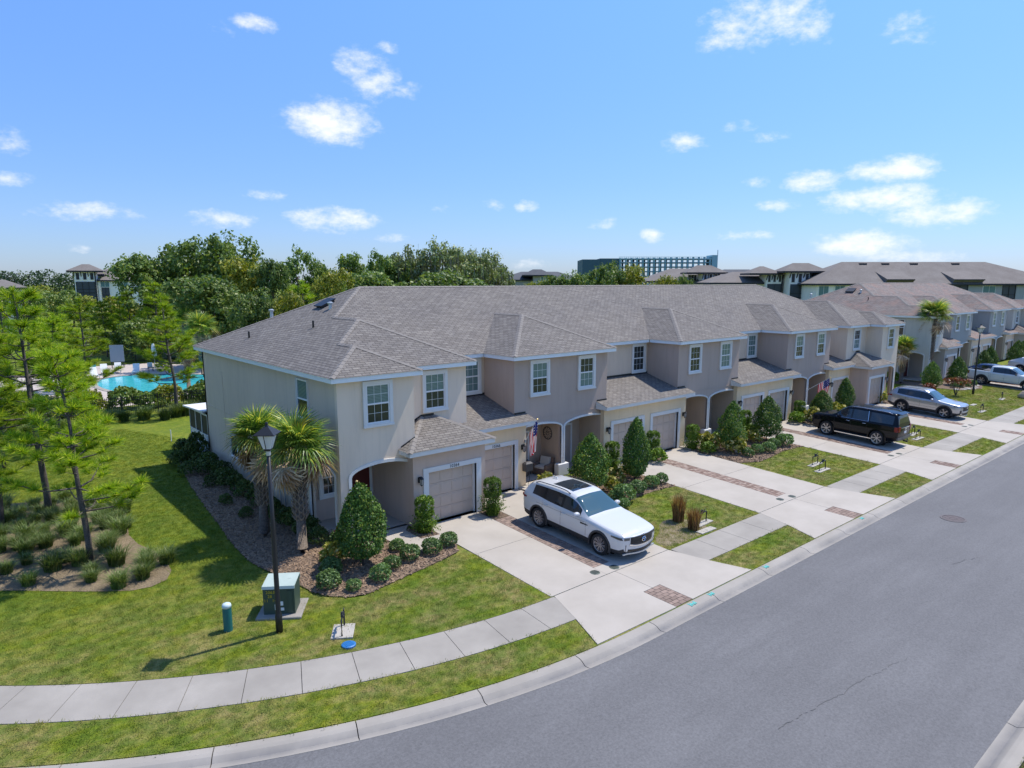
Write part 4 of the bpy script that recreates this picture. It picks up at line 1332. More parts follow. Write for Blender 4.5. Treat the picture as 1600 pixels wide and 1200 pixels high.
# walkways and porch steps
for i, poly in enumerate([[(12.3, 22.78), (12.45, 21.0), (12.8, 20.4), (13.98, 20.45), (14.33, 20.95), (14.33, 21.15), (13.45, 21.25), (13.4, 22.3), (13.8, 22.75)]] +
                         [[(p + 3.05, 22.9), (p + 5.6, 22.9), (p + 5.6, 24.03), (p + 3.62, 24.03), (p + 3.62, 23.7), (p + 3.05, 23.7)] for p in PAIRS[:3]] +
                         [[(p - 3.1, 22.9), (p - 5.4, 22.9), (p - 5.4, 24.03), (p - 3.62, 24.03), (p - 3.62, 23.7), (p - 3.1, 23.7)] for p in PAIRS[1:4]]):
    patch('walkway', poly, MT['concrete'], .085, .7, thick=.16, kind='structure')

# screened back porch of the nearest house, white panels and roof
lan = empty('screen_porch', (13.0, 40.5, 0), 0, 'white screened back porch with flat white roof on the nearest end house', 'porch')
o_ = (-13.0, -40.5, 0)
MB().box(10.98, 16.5, 38.72, 42.2, -.1, .02).build('floor', MT['concrete'], lan, o_)
m = MB()
for y in np.linspace(38.8, 42.15, 4): m.box(11.0, 11.07, y - .035, y + .035, 0, 2.5)
for x in np.linspace(11.0, 16.45, 5): m.box(x, x + .07, 42.1, 42.17, 0, 2.5)
m.box(10.995, 11.075, 38.75, 42.17, 2.42, 2.5).box(11.08, 16.5, 42.095, 42.175, 2.42, 2.5).box(10.995, 11.075, 38.75, 42.17, 1.28, 1.34).box(11.08, 16.5, 42.095, 42.175, 1.28, 1.34)
m.build('frame', MT['white'], lan, o_)
MB().box(11.02, 11.05, 38.78, 42.13, .03, 1.28).box(11.05, 16.45, 42.12, 42.15, .03, 1.28).build('knee_panel', MT['white'], lan, o_)
MB().box(11.025, 11.045, 38.78, 42.13, 1.34, 2.42).box(11.05, 16.45, 42.125, 42.145, 1.34, 2.42).build('screen', flat('dark_screen', (.02, .025, .025), .6), lan, o_)
MB().prism([(10.75, 38.73, 2.68), (10.75, 42.5, 2.5), (10.75, 42.5, 2.58), (10.75, 38.73, 2.76)], (6, 0, 0)).build('roof', MT['white'], lan, o_)
# meter boxes and air conditioner on the end wall
mb_ = empty('electric_meter', (10.96, 28.0, 1.4), 0, 'grey electric meter cabinet on the shaded end wall behind the palms', 'meter')
MB().box(-.16, 0, -.25, .25, -.7, .55).build('cabinet', MT['galv'], mb_)
MB().box(-.13, 0, .35, .75, -.4, .4).build('box', MT['galv'], mb_)
MB().lathe([(.0, -.24), (.09, -.23), (.10, -.16)], 12, (0, 0, .25), 'x', cap=False).build('dial', MT['glass'], mb_)
MB().tube([(-.06, 0, -.7), (-.06, 0, -1.4)], .03, 6).tube([(-.06, .5, -.4), (-.06, .5, -1.4)], .025, 6).build('conduit', MT['galv'], mb_)
# ------------------------------------------------------------------ vegetation
nr = np.random.default_rng(11)


def unit(n):
    v = nr.normal(size=(n, 3)); return v / np.linalg.norm(v, axis=1, keepdims=True)


def leaf_quads(C, size, normal_bias=None, aspect=.6, bend=.0):
    """diamond leaves at points C, roughly facing normal_bias"""
    n = len(C)
    N = unit(n)
    if normal_bias is not None: N = N * .9 + normal_bias
    N /= np.linalg.norm(N, axis=1, keepdims=True)
    A = np.cross(N, unit(n)); A /= np.linalg.norm(A, axis=1, keepdims=True) + 1e-9
    B = np.cross(N, A)
    s = (size * nr.uniform(.6, 1.3, n))[:, None]
    V = np.stack([C - A * s, C - B * s * aspect + N * s * .15, C + A * s, C + B * s * aspect + N * s * .15], 1).reshape(-1, 3)
    F = np.arange(4 * n).reshape(n, 4)
    return V, F


def crown_mesh(name, lobes, nclump, nleaf, size, mat, clump_r=.5, seed=0, squash=.75, extra=None, hang=0):
    """clumps of leaves spread over and inside the lobes (cx, cy, cz, rx, ry, rz)"""
    global nr
    nr = np.random.default_rng(seed)
    L = np.array(lobes)
    vol = (L[:, 3] * L[:, 4] * L[:, 5]) ** (2 / 3)
    idx = nr.choice(len(L), nclump, p=vol / vol.sum())
    d = unit(nclump); d[:, 2] = np.where(d[:, 2] < -.45, -d[:, 2], d[:, 2])
    rr = nr.uniform(.55, 1.02, nclump)[:, None]
    cc = L[idx, :3] + d * rr * L[idx, 3:6]
    cr = clump_r * nr.uniform(.55, 1.35, nclump)
    k = nr.integers(int(nleaf * .6), int(nleaf * 1.4), nclump)
    ci = np.repeat(np.arange(nclump), k)
    g = nr.normal(size=(len(ci), 3)); g /= np.maximum(np.linalg.norm(g, axis=1, keepdims=True), .6)
    pts = cc[ci] + g * cr[ci][:, None] * np.array([1, 1, squash]) * nr.uniform(.3, 1, (len(ci), 1)) 
    nb = g * .7 + np.array([0, 0, .5])
    V, F = leaf_quads(pts, size, nb)
    mi = None; mats = [mat]
    if hang:
        hp = cc[nr.choice(nclump, hang)] + nr.normal(size=(hang, 3)) * .3
        n = hang
        ln = nr.uniform(.5, 1.7, n); w = nr.uniform(.05, .14, n); t = nr.uniform(0, 6.28, n)
        dx = np.stack([np.cos(t) * w, np.sin(t) * w, 0 * t], 1)
        dn = np.stack([0 * t, 0 * t, -ln], 1)
        HV = np.stack([hp - dx, hp + dx, hp + dx * .3 + dn, hp - dx * .3 + dn], 1).reshape(-1, 3)
        HF = np.arange(4 * n).reshape(n, 4) + len(V)
        mi = np.r_[np.zeros(len(F), int), np.ones(n, int)]
        V = np.r_[V, HV]; F = np.r_[F, HF]; mats = [mat, MT['mosshang']]
    return mesh_np(name, V, F, mats, False, mi)


def trunk_mesh(name, h, r, tips, mat, seed=0, fork=.45, n=8):
    rr = random.Random(seed)
    mb = MB()
    pts = [(0, 0, -.1)]; rad = [r * 1.35]
    top = Vector((rr.uniform(-.3, .3), rr.uniform(-.3, .3), h * .7))
    for k in range(1, 6):
        f = k / 5; pts.append((top.x * f + rr.uniform(-.05, .05) * r, top.y * f + rr.uniform(-.05, .05) * r, top.z * f)); rad.append(r * (1 - .6 * f))
    mb.tube(pts, rad, n)
    for t in tips:
        f = rr.uniform(fork, .98)
        a = Vector((top.x * f, top.y * f, top.z * f)); b = Vector(t)
        m = a.lerp(b, .5) + Vector((rr.uniform(-.1, .1), rr.uniform(-.1, .1), -.08)) * (b - a).length
        r0 = r * (1 - .6 * f) * .55
        mb.tube([a, m, b], [r0, r0 * .6, r0 * .18], 6, cap=False)
    return mb.mesh(name, mat, True)


def broadleaf(seed, h=10, w=8, mat='oak', nclump=190, nleaf=42, size=.19, hang=0, base=.25, cr=.85, squash=.75, tall=1.):
    rr = random.Random(seed)
    lobes = []
    zc = h * (base + (1 - base) * .5)
    nl = 9
    for i in range(nl):
        a = i * 2.4 + rr.uniform(-.4, .4); rad = w * .5 * rr.uniform(.25, .62) * (1 if i else 0)
        zz = h * rr.uniform(base + .16, .84) if i else h * .80
        s = w * rr.uniform(.19, .31)
        zz = min(zz, h - s * .85 * tall)
        lobes.append((rad * math.cos(a), rad * math.sin(a), zz, s, s * rr.uniform(.85, 1.15), s * rr.uniform(.7, .95) * tall))
    tips = [(l[0] * .85, l[1] * .85, l[2]) for l in lobes]
    return crown_mesh('crown', lobes, nclump, nleaf, size, MT[mat], cr, seed, squash, hang=hang), trunk_mesh('trunk', h, .028 * h, tips, MT['bark'], seed)


def stand(name, parts, loc, rz, sc, label, cat, group=None):
    r = empty(name, loc, rz, label, cat, group, sc)
    for n, me in parts: put(n, me, r)
    return r


OAKS = [broadleaf(i, 10, 9, 'oak', 220, 44, .19) for i in range(4)]
OAKY = [broadleaf(20 + i, 10, 8, 'oaky', 170, 40, .18) for i in range(2)]
MOSSY = [broadleaf(30 + i, 10, 9.5, 'moss', 190, 34, .17, 420, .3, .8) for i in range(3)]
SLIM = [broadleaf(40 + i, 10, 5.5, 'oak', 150, 38, .17, 0, .2, .7, tall=1.3) for i in range(2)]
BUSH = [broadleaf(50 + i, 4, 4.6, 'oaky' if i == 1 else 'oak', 110, 40, .12, 0, .02, .5) for i in range(3)]


def at(px, D, z=0.):
    """ground point seen at picture column px, D metres off along the view"""
    d = Vector((fwd.x, fwd.y, 0)).normalized()
    k = D * (px - 800) / 1068.9
    return (d.x * D * 1.0 + rgt.x * k, d.y * D + rgt.y * k, z)


def top_z(py, D): return CAM_Z + (439.7 - py) / 1068.9 * D


TG = 'mixed trees of the wood behind the houses'
# (column, depth, row of the crown's top, width in picture px, kind, label)
WOOD = [
    (238, 92, 398, 95, 0, 'dark round live oak at the edge of the wood behind the pool'), (292, 98, 384, 120, 1, 'broad dark oak behind the pool umbrella, in the wood'),
    (352, 96, 369, 110, 2, 'tallest round oak of the wood, left of the roof peak'), (335, 78, 432, 120, 3, 'lower dark oak spreading behind the pool palms'),
    (398, 88, 398, 78, 10, 'yellow green oak behind the hip of the nearest roof'), (432, 84, 404, 60, 0, 'mid green oak just behind the roof slope of the end house'),
    (468, 90, 378, 56, 30, 'slim tall tree with a tufted top behind the roof'), (500, 92, 402, 58, 1, 'green oak between the slim tree and the yellow tree'),
    (518, 78, 418, 62, 11, 'yellow leaved tree rising just behind the roof peak'), (408, 62, 455, 76, 2, 'lower oak close behind the end house roof'),
    (452, 60, 452, 66, 11, 'low yellowish tree against the roof slope'), (562, 92, 388, 56, 31, 'dark pointed tree left of the mossy oaks'),
    (592, 96, 384, 50, 30, 'dark feathery tree behind the ridge, second from the mossy oaks'), (625, 98, 402, 80, 0, 'green oak in front of the mossy oaks'),
    (655, 100, 383, 80, 20, 'grey green oak hung with moss, nearest the dark pointed trees'), (700, 100, 380, 86, 21, 'middle grey oak draped with hanging moss'),
    (738, 104, 388, 76, 22, 'grey moss hung oak at the far end of the oak clump'), (768, 108, 404, 58, 20, 'small grey oak that ends the wood by the dark roof'),
    (690, 86, 418, 150, 1, 'broad oak low behind the ridge under the mossy oaks'), (590, 84, 425, 110, 3, 'dense oak low behind the ridge, under the pointed trees'),
    (866, 112, 430, 56, 0, 'first rounded tree past the gap behind the ridge'), (902, 112, 425, 56, 2, 'rounded tree before the unfinished building, second past the gap'),
    (948, 108, 406, 62, 1, 'tall tree in front of the dark block of the unfinished building'), (985, 108, 410, 62, 10, 'yellowish tree in front of the open steel frame'),
    (1030, 116, 430, 50, 11, 'low yellow green tree beside the shuttered tower'), (1066, 118, 431, 34, 2, 'small tree at the foot of the shuttered tower'),
    (835, 114, 437, 40, 11, 'low yellowish tree under the dark far roof'),
]
TK = OAKS + [None] * 6 + OAKY + [None] * 8 + MOSSY + [None] * 7 + SLIM
TKMAP = {0: OAKS[0], 1: OAKS[1], 2: OAKS[2], 3: OAKS[3], 10: OAKY[0], 11: OAKY[1], 20: MOSSY[0], 21: MOSSY[1], 22: MOSSY[2], 30: SLIM[0], 31: SLIM[1]}
for px, D, py, wpx, k, lab in WOOD:
    h = top_z(py, D); wid = wpx / 1068.9 * D * 1.15
    cm, tm = TKMAP[k]
    w0 = 5.5 if k >= 30 else (8 if 10 <= k < 12 else 9)
    stand('moss_hung_oak' if 20 <= k < 23 else 'oak_tree', [('trunk', tm), ('crown', cm)], at(px, D, -.1), rng.uniform(0, 6), (wid / w0, wid / w0, h / 10), lab, 'tree', TG)

MT['farwood'] = leafmat('far_wood_leaf', G_((0, (.03, .06, .022)), (.5, (.055, .10, .035)), (1, (.10, .15, .055))), .15)
# the far-off wood that closes the view, read as one mass
fm = []
cmesh = [o[0] for o in OAKS]
V, F = [], []
vcount = 0
r_ = np.random.default_rng(5)
for (p0, p1, D0, py) in ((-160, 200, 300, 424), (760, 1700, 330, 433)):
    px = p0
    while px < p1:
        D = D0 + r_.uniform(-15, 15)
        h = top_z(py + r_.uniform(-5, 4), D); wdt = r_.uniform(9, 14)
        nl = 900
        x, y, _ = at(px, D)
        d = unit(nl); d[:, 2] = np.abs(d[:, 2]) ** .8 * np.sign(d[:, 2])
        bl = np.floor(r_.uniform(0, 12, nl)); off = unit(12)[bl.astype(int)] * .35
        C = (d * .72 + off) * np.array([wdt / 2, wdt / 2, h * .5]) + np.array([x, y, h * .5])
        v, f = leaf_quads(C, .55, d)
        V.append(v); F.append(f + vcount); vcount += len(v)
        px += r_.uniform(16, 26)
tag(put('distant_woods', mesh_np('distant_woods', np.concatenate(V), np.concatenate(F), MT['farwood'])), kind='stuff')


# --- pines: whorled limbs, each twig ends in a brush of needles
def pine(seed, h=7.4, spread=2.0, base=.22, nw=11):
    rr = random.Random(seed)
    tb = MB()
    lean = (rr.uniform(-.045, .045), rr.uniform(-.045, .045))
    ax = lambda z: Vector((lean[0] * z * z / h + .05 * math.sin(z * 1.3 + seed), lean[1] * z * z / h + .04 * math.sin(z + seed * 2), z))
    tb.tube([ax(h * k / 9) - Vector((0, 0, .1 if k == 0 else 0)) for k in range(10)], [.095 * h / 7.4 * (1 - .88 * k / 9) + .008 for k in range(10)], 8)
    tufts = []
    for w in range(nw):
        f = base + (1 - base) * (w + rr.uniform(-.2, .3)) / nw
        if f > .97: continue
        z = h * f
        nb = rr.choice((3, 4, 4, 5)); a0 = rr.uniform(0, 6.28)
        for b in range(nb):
            if rr.random() < (.5 if f < .42 else .12): continue
            a = a0 + 6.283 * b / nb + rr.uniform(-.35, .35)
            prof = math.sin(min(1, (f - base) / (1 - base) * 1.15 + .28) * math.pi) ** .7
            ln = spread * (.35 + .75 * prof) * rr.uniform(.65, 1.15)
            el = rr.uniform(.05, .45) + (f - .5) * .5
            p0 = ax(z); d = Vector((math.cos(a) * math.cos(el), math.sin(a) * math.cos(el), math.sin(el)))
            p1 = p0 + d * ln * .5 + Vector((0, 0, -.05 * ln)); p2 = p0 + d * ln + Vector((0, 0, .16 * ln))
            r0 = .016 + .012 * ln
            tb.tube([p0, p1, p2], [r0, r0 * .7, r0 * .25], 5, cap=False)
            nt = max(2, int(ln * 3.6))
            for k in range(nt):
                q = .38 + .62 * (k + 1) / nt
                c = (p0.lerp(p1, q / .5) if q < .5 else p1.lerp(p2, (q - .5) / .5))
                if k < nt - 1:
                    s = 1 if k % 2 else -1
                    sd = Vector((-math.sin(a) * s, math.cos(a) * s, .35)).normalized()
                    tl = rr.uniform(.22, .6) * (1.25 - q * .6)
                    e = c + (sd * .8 + d * .6).normalized() * tl
                    tb.tube([c, e], [.010, .005], 4, cap=False)
                    tufts.append((e, (e - c).normalized()))
                    if rr.random() < .18: tufts.append((c.lerp(e, .55), (e - c).normalized()))
                else: tufts.append((p2, (p2 - p1).normalized()))
    top = ax(h)
    tufts += [(top, Vector((0, 0, 1))), (top - Vector((0, 0, .3)), Vector((.2, .1, 1)).normalized()), (top - Vector((0, 0, .6)), Vector((-.2, .2, 1)).normalized())]
    V, F = [], []
    n = 96
    r2 = np.random.default_rng(seed)
    for c, d in tufts:
        dd = np.array(d) * .55 + np.array([0, 0, .6]); u = r2.normal(size=(n, 3)); u /= np.linalg.norm(u, axis=1, keepdims=True)
        dr = u * .95 + dd; dr /= np.linalg.norm(dr, axis=1, keepdims=True)
        ln = r2.uniform(.24, .42, (n, 1))
        s = np.cross(dr, r2.normal(size=(n, 3))); s /= np.linalg.norm(s, axis=1, keepdims=True)
        b = np.array(c) + np.array(d) * r2.uniform(-.22, .05, (n, 1))
        tip = b + dr * ln - np.array([0, 0, .05]) * (ln / .3)
        wv = s * .0115
        V.append(np.stack([b - wv, b + wv, tip], 1).reshape(-1, 3))
    V = np.concatenate(V); F = np.arange(len(V)).reshape(-1, 3)
    return tb.mesh('trunk', MT['pinebark'], True), mesh_np('crown', V, F, MT['needle'])


PINES = [pine(1, 7.4, 1.55, .24, 12), pine(2, 7.4, 1.7, .28, 12), pine(5, 7.4, 1.5, .2, 12), pine(9, 7.4, 1.6, .25, 11)]


def gx(px, y):
    """x of the ground line seen at picture column px, at world y"""
    d = fwd + rgt * ((px - 800) / 1068.9)
    return d.x / d.y * y


def dep(x, y): return x * math.sin(YAW) + y * math.cos(YAW)


PG = 'young pines between the street and the pool'
PLIST = [(3.37, 27.05, 7.45, 0, 'nearest slender young pine, standing at the front of the grass clump bed', .3), (2.91, 33.76, 9.3, 1, 'taller young pine behind the nearest one in the grass clump bed', 1.2),
         (gx(-22, 33), 33, 8.2, 2, 'young pine cut off by the picture edge behind the grass bed', 0), (gx(52, 47), 47, 9.0, 3, 'young pine in the back lawn, beyond the two in the grass bed', 2),
         (gx(88, 50), 50, 7.6, 0, 'young pine just before the black fence, left of the loungers', 3), (gx(137, 60), 60, 8.4, 2, 'bushy young pine at the near corner of the pool deck', 4.4),
         (gx(112, 66), 66, 7.6, 1, 'pine left of the pool deck, second from the bushy young pine', .8), (gx(214, 99), 99, 8.4, 3, 'slim pine behind the pool deck fence', .5), (gx(275, 54), 54, 8.6, 1, 'thin straight pine rising in front of the closed umbrella', 2.4),
         (gx(255, 95), 95, 9.5, 0, 'pine behind the closed pool umbrella', 5), (gx(20, 62), 62, 8.5, 1, 'pine farther back near the picture edge, before the grey wall', 3.7), (gx(-5, 44), 44, 6.3, 0, 'short bushy pine low at the picture edge', 1.9),
         (gx(110, 72), 72, 6.8, 2, 'pine beyond the pool corner, in front of the lawn gap', 5.2), (gx(176, 102), 102, 7.2, 0, 'taller pine under the far white tower house', 1.5), (gx(200, 108), 108, 7.6, 3, 'pine between the far white house and the wood', 2.2),
         (gx(482, 60), 60, 9.7, 2, 'light green pine rising behind the roof of the end house', 3.3)]
for x, y, h, k, lab, rz in PLIST:
    stand('pine_tree', [('trunk', PINES[k][0]), ('crown', PINES[k][1])], (x, y, G(x, y) if y < 40 else -.04), rz, (h / 7.4 * (1.12 if y < 60 else 1.2),) * 2 + (h / 7.4,), lab, 'pine tree', PG)


# --- cabbage palms: every fan a part of its own
def fan_mesh(name, mat, L=1.05, stem=.75, n=26, droop=.35, seed=0, fold=.25):
    rr = random.Random(seed); mb = MB()
    mb.tube([(0, 0, 0), (stem * .5, 0, .05), (stem, 0, .02)], [.022, .016, .012], 5)
    for i in range(n):
        a = (i / (n - 1) - .5) * math.radians(250)
        l = L * (1 - .35 * (abs(a) / 2.2) ** 2) * rr.uniform(.9, 1.08)
        dx, dy = math.cos(a), math.sin(a)
        px, py = -dy, dx
        w = .032
        base = Vector((stem - .04, 0, .02)); zlift = fold * abs(math.sin(a)) * .35
        pts = []
        for f in (0, .35, .68, 1):
            c = base + Vector((dx * l * f, dy * l * f, zlift * f - droop * l * f * f * f * rr.uniform(.7, 1.3) - .25 * L * f * f * .5))
            pts.append(c)
        ws = [.010, w, w * .75, .002]
        v = []
        for c, ww in zip(pts, ws): v += [c + Vector((px * ww, py * ww, .012)), c - Vector((px * ww, py * ww, -.012))]
        mb.add(v, [(0, 1, 3, 2), (2, 3, 5, 4), (4, 5, 7, 6)])
    return mb.mesh(name, mat)


FANS = [fan_mesh('frond', MT['frond'], 1.0, .8, 26, .30, 1), fan_mesh('frond', MT['frond'], .95, .7, 24, .5, 2), fan_mesh('frond', MT['frondy'], .9, .7, 22, .45, 3)]
DEADF = [fan_mesh('dead_frond', MT['dead'], .62, .45, 18, 0.35, 5, .0), fan_mesh('dead_frond', MT['dead'], .6, .55, 16, .25, 6, .0)]


def palm_trunk(h, seed, boots=True):
    rr = random.Random(seed); mb = MB()
    mb.tube([(0, 0, -.1), (0, 0, .25), (.02, 0, h * .5), (0, .01, h)], [.25, .205, .19, .20], 14)
    bt = MB()
    if boots:
        z = h * .36; k = 0
        while z < h + .02:
            for j in range(6):
                a = 6.283 * (j + .5 * (k % 2)) / 6 + rr.uniform(-.06, .06)
                d = Vector((math.cos(a), math.sin(a), 0)); s = Vector((-d.y, d.x, 0))
                for sg in (-1, 1):        # split boot: two straps spreading up and apart
                    p0 = d * .19 + Vector((0, 0, z)); p1 = d * .235 + s * sg * .07 + Vector((0, 0, z + .10)); p2 = d * .29 + s * sg * .115 + Vector((0, 0, z + .22))
                    bt.tube([p0, p1, p2], [.035, .026, .010], 4)
            z += .135; k += 1
    return mb.mesh('trunk', MT['palmbark'], True), (bt.mesh('boot_lattice', mottled('palm_boot', (.21, .165, .13), (.33, .275, .225), 8, .9, fscale=25, fmix=.5)) if boots else None)


PT = {}


def palm(loc, h, rz, sc, label, nfr=30, ndead=9, yellow=.12, seed=0, group='cabbage palms by the houses'):
    rr = random.Random(seed)
    root = empty('cabbage_palm', loc, rz, label, 'palm tree', group, sc)
    key = round(h, 1)
    if key not in PT: PT[key] = palm_trunk(h, seed)
    t = put('trunk', PT[key][0], root)
    b = put('boot_lattice', PT[key][1], t); b['kind'] = 'stuff'
    for i in range(nfr):
        f = i / nfr
        el = math.radians(84 - 84 * f ** .95 + rr.uniform(-8, 8))
        a = i * 2.39996 + rr.uniform(-.25, .25)
        sz = rr.uniform(.72, .92)
        me = FANS[2] if rr.random() < yellow * (.5 + 2 * f) else FANS[0 if f < .6 else 1]
        put('frond', me, root, (.1 * math.cos(a), .1 * math.sin(a), h + .18 * (1 - f)), (rr.uniform(-.5, .5), -el, a), sz)
    for i in range(ndead):
        a = i * 2.39996 * 1.3 + rr.uniform(-.3, .3)
        put('dead_frond', DEADF[i % 2], root, (.14 * math.cos(a), .14 * math.sin(a), h - .12), (rr.uniform(-.7, .7), math.radians(rr.uniform(22, 70)), a), rr.uniform(1.05, 1.45))
    return root


palm((9.4, 22.85, -.05), 3.75, 0.3, 1, 'front cabbage palm with criss cross boots, nearest the corner of the end house', 44, 23, .08, 1)
palm((8.95, 25.25, -.03), 3.85, 2.1, .97, 'rear cabbage palm with yellowing fans beside the shaded end wall', 40, 24, .26, 2)
palm((gx(297, 66), 66, -.03), 3.6, 1, .95, 'cabbage palm at the pool edge behind the screened porch', 30, 9, .3, 3, 'palms round the pool')
palm((gx(322, 74), 74, -.03), 3.5, .6, 1.35, 'bigger cabbage palm behind the roof corner, by the pool', 34, 8, .15, 4, 'palms round the pool')
palm((gx(300, 80), 80, -.03), 4.0, 2.6, 1.3, 'second bigger cabbage palm next to the roof corner, farther behind the pool', 30, 6, .1, 5, 'palms round the pool')
palm((gx(345, 82), 82, -.03), 3.6, 1.6, 1.35, 'third bigger cabbage palm, nearest the roof slope behind the pool', 30, 6, .3, 9, 'palms round the pool')
palm((70.67, 25.53, -.03), 3.2, .4, 1.0, 'shorter yellow green palm in front of the blue grey row', 28, 6, .4, 6)
palm((75.02 - 1.2, 24.3, -.03), 5.0, 1.4, 1.25, 'tall palm with brown tipped fans at the corner of the blue grey row', 34, 8, .15, 7)
palm((72.2, 28.3, -.03), 4.4, 1.9, .9, 'palm mostly hidden between the two townhouse rows', 22, 4, .1, 8)


# --- clipped and loose shrubs
def ball(name, n, size, mat, rx=.5, rz=.4, seed=0, lump=.2, core=True, bias=.8, cmat=None):
    global nr
    nr = np.random.default_rng(seed)
    d = unit(n); d[:, 2] = np.where(d[:, 2] < -.5, -d[:, 2], d[:, 2])
    ld = unit(14)
    bum = 1 + lump * (np.max(d @ ld.T, axis=1) - .85) * 3
    C = d * (nr.uniform(.78, 1.03, n) * bum)[:, None] * np.array([rx, rx, rz]) + np.array([0, 0, rz * .92])
    V, F = leaf_quads(C, size, d * bias)
    mi = np.zeros(len(F), int); mats = [mat]
    return mesh_np(name, V, F, mats, False, mi)


SHRUB = [ball('round_shrub', 1300, .038, MT['shrub'], .34, .27, i) for i in range(3)]
HEDGE = [ball('hedge_shrub', 1100, .06, MT['hedge'], .55, .45, 10 + i, .5) for i in range(3)]
CROT = [ball('leafy_shrub', 420, .10, MT['croton'], .5, .45, 20 + i, .6, bias=.3) for i in range(3)]
REDS = ball('red_shrub', 260, .10, MT['redleaf'], .45, .4, 27, .6, bias=.3)
LOOSE = [ball('low_shrub', 420, .085, MT['podo'], .45, .36, 30 + i, .6, bias=.3) for i in range(2)]


def core(rx, rz, z, mat): return None


def topiary(seed, h=2.9, w=1.9, n=5200, size=.065, loose=.12):
    """teardrop evergreen on a short stem"""
    global nr
    nr = np.random.default_rng(seed)
    z0 = h * .13
    t = nr.beta(1.25, 1.5, n)                       # up the crown
    prof = np.interp(t, [0, .06, .16, .33, .55, .75, .9, 1], [.28, .66, .92, 1.0, .88, .62, .34, .07])
    ang = nr.uniform(0, 6.2832, n)
    wob = 1 + loose * np.sin(ang * 3 + t * 9 + seed) + loose * .8 * np.sin(ang * 5 - t * 14)
    rad = prof * wob * (w / 2) * (nr.uniform(.35, 1, n) ** .35)
    C = np.stack([rad * np.cos(ang), rad * np.sin(ang), z0 + t * (h - z0)], 1) + nr.normal(size=(n, 3)) * .03
    nb = np.stack([np.cos(ang), np.sin(ang), .5 + 0 * ang], 1)
    V, F = leaf_quads(C, size, nb)
    crown = mesh_np('crown', V, F, MT['glossy'])
    tr = MB().tube([(0, 0, -.05), (.02, .01, h * .3), (0, 0, h * .75)], [.05, .04, .012], 7)
    for k in range(8):
        a = k * 2.4; z = h * (.15 + .07 * k); tr.tube([(0, 0, z), (math.cos(a) * w * .3, math.sin(a) * w * .3, z + .25)], [.018, .006], 4, cap=False)
    return tr.mesh('trunk', MT['bark'], True), crown


TOPI = [topiary(1, 2.95, 1.95, 9500, .052, .07), topiary(2, 2.9, 2.1, 7200, .056, .14), topiary(3, 2.9, 1.8, 7000, .056, .12), topiary(4, 2.9, 2.0, 6000, .058, .18)]
TPL = [(10.63, 20.6, 3.0, 1.95, 0, 'large dense teardrop evergreen at the corner of the end house, in front of its porch'), (22.79, 21.22, 2.85, 2.15, 1, 'bushy evergreen directly behind the white vehicle'), (25.65, 20.9, 3.3, 1.9, 2, 'taller evergreen right of the white vehicle, before the third garage'),
       (34.91, 21.4, 3.0, 1.9, 3, 'evergreen with a yellowish base in the bed past the fourth garage'), (38.74, 21.35, 2.85, 2.1, 1, 'looser evergreen before the fifth garage'), (47.6, 22.2, 2.15, 2.0, 0, 'evergreen behind the bonnet of the black vehicle, beside the yellow shrub'),
       (51.2, 22.2, 2.75, 1.8, 2, 'evergreen in front of the seventh garage, behind the black vehicle roof'), (67.83, 22.0, 2.75, 1.95, 1, 'evergreen in front of the tall palm, behind the silver vehicle'), (74.04, 21.84, 2.75, 2.2, 2, 'evergreen at the tail of the white pickup'),
       (84.72, 22.68, 2.6, 2.0, 3, 'evergreen beyond the pickup cab, before the blue grey garages'), (87.6, 22.9, 2.75, 1.9, 0, 'second evergreen beyond the pickup cab'), (96.5, 22.6, 3.0, 2.3, 1, 'farthest evergreen at the picture edge, above the white car'), (100.3, 22.8, 2.9, 2.2, 2, 'evergreen at the far end of the blue grey row')]
for i_, (x, y, h, w, k, lab) in enumerate(TPL):
    stand('evergreen_tree', [('trunk', TOPI[k][0]), ('crown', TOPI[k][1])], (x, y, G(x, y)), rng.uniform(0, 6), (w / 2.0 * (.92 if i_ == 0 else .80),) * 2 + (h / 2.92,), lab, 'small tree', 'teardrop evergreens along the house fronts')


def podo(seed, h=1.15):
    """clipped block on a narrow waist with a skirt of lily grass"""
    global nr
    nr = np.random.default_rng(seed)
    n = 2600
    d = unit(n); s = np.sign(d) * np.abs(d) ** .55
    C = s * nr.uniform(.75, 1.0, (n, 1)) * np.array([.26, .26, .34]) + np.array([0, 0, h - .32])
    n2 = 1300
    C2 = np.stack([nr.normal(0, .17, n2), nr.normal(0, .17, n2), nr.uniform(.1, h - .6, n2)], 1)
    V, F = leaf_quads(np.r_[C, C2], .042, np.r_[d, unit(n2)] * .6, .35)
    top = mesh_np('clipped_top', V, F, MT['podo'])
    sk = blade_tuft('grass_skirt', 260, .46, .2, .013, MT['podo'], 1.0, seed, 2)
    return top, sk


POD = [podo(1), podo(2, 1.25)]
for i, (x, y, lab) in enumerate([(13.98, 21.8, 'clipped column shrub at the left edge of the first garage'), (17.35, 21.75, 'clipped column shrub between the first and second garage doors'), (26.5, 23.15, 'clipped column shrub before the third garage'), (29.75, 23.05, 'clipped column shrub between the third and fourth garage doors'),
                                 (33.35, 23.0, 'clipped column shrub at the right edge of the fourth garage'), (39.2, 23.1, 'clipped column shrub at the left edge of the fifth garage'), (46.0, 23.0, 'clipped column shrub right of the sixth garage')]):
    stand('column_shrub', [('clipped_top', POD[i % 2][0]), ('grass_skirt', POD[i % 2][1])], (x, y, G(x, y) + .01), rng.uniform(0, 6), 1.28, lab, 'shrub', 'clipped column shrubs by the garages')


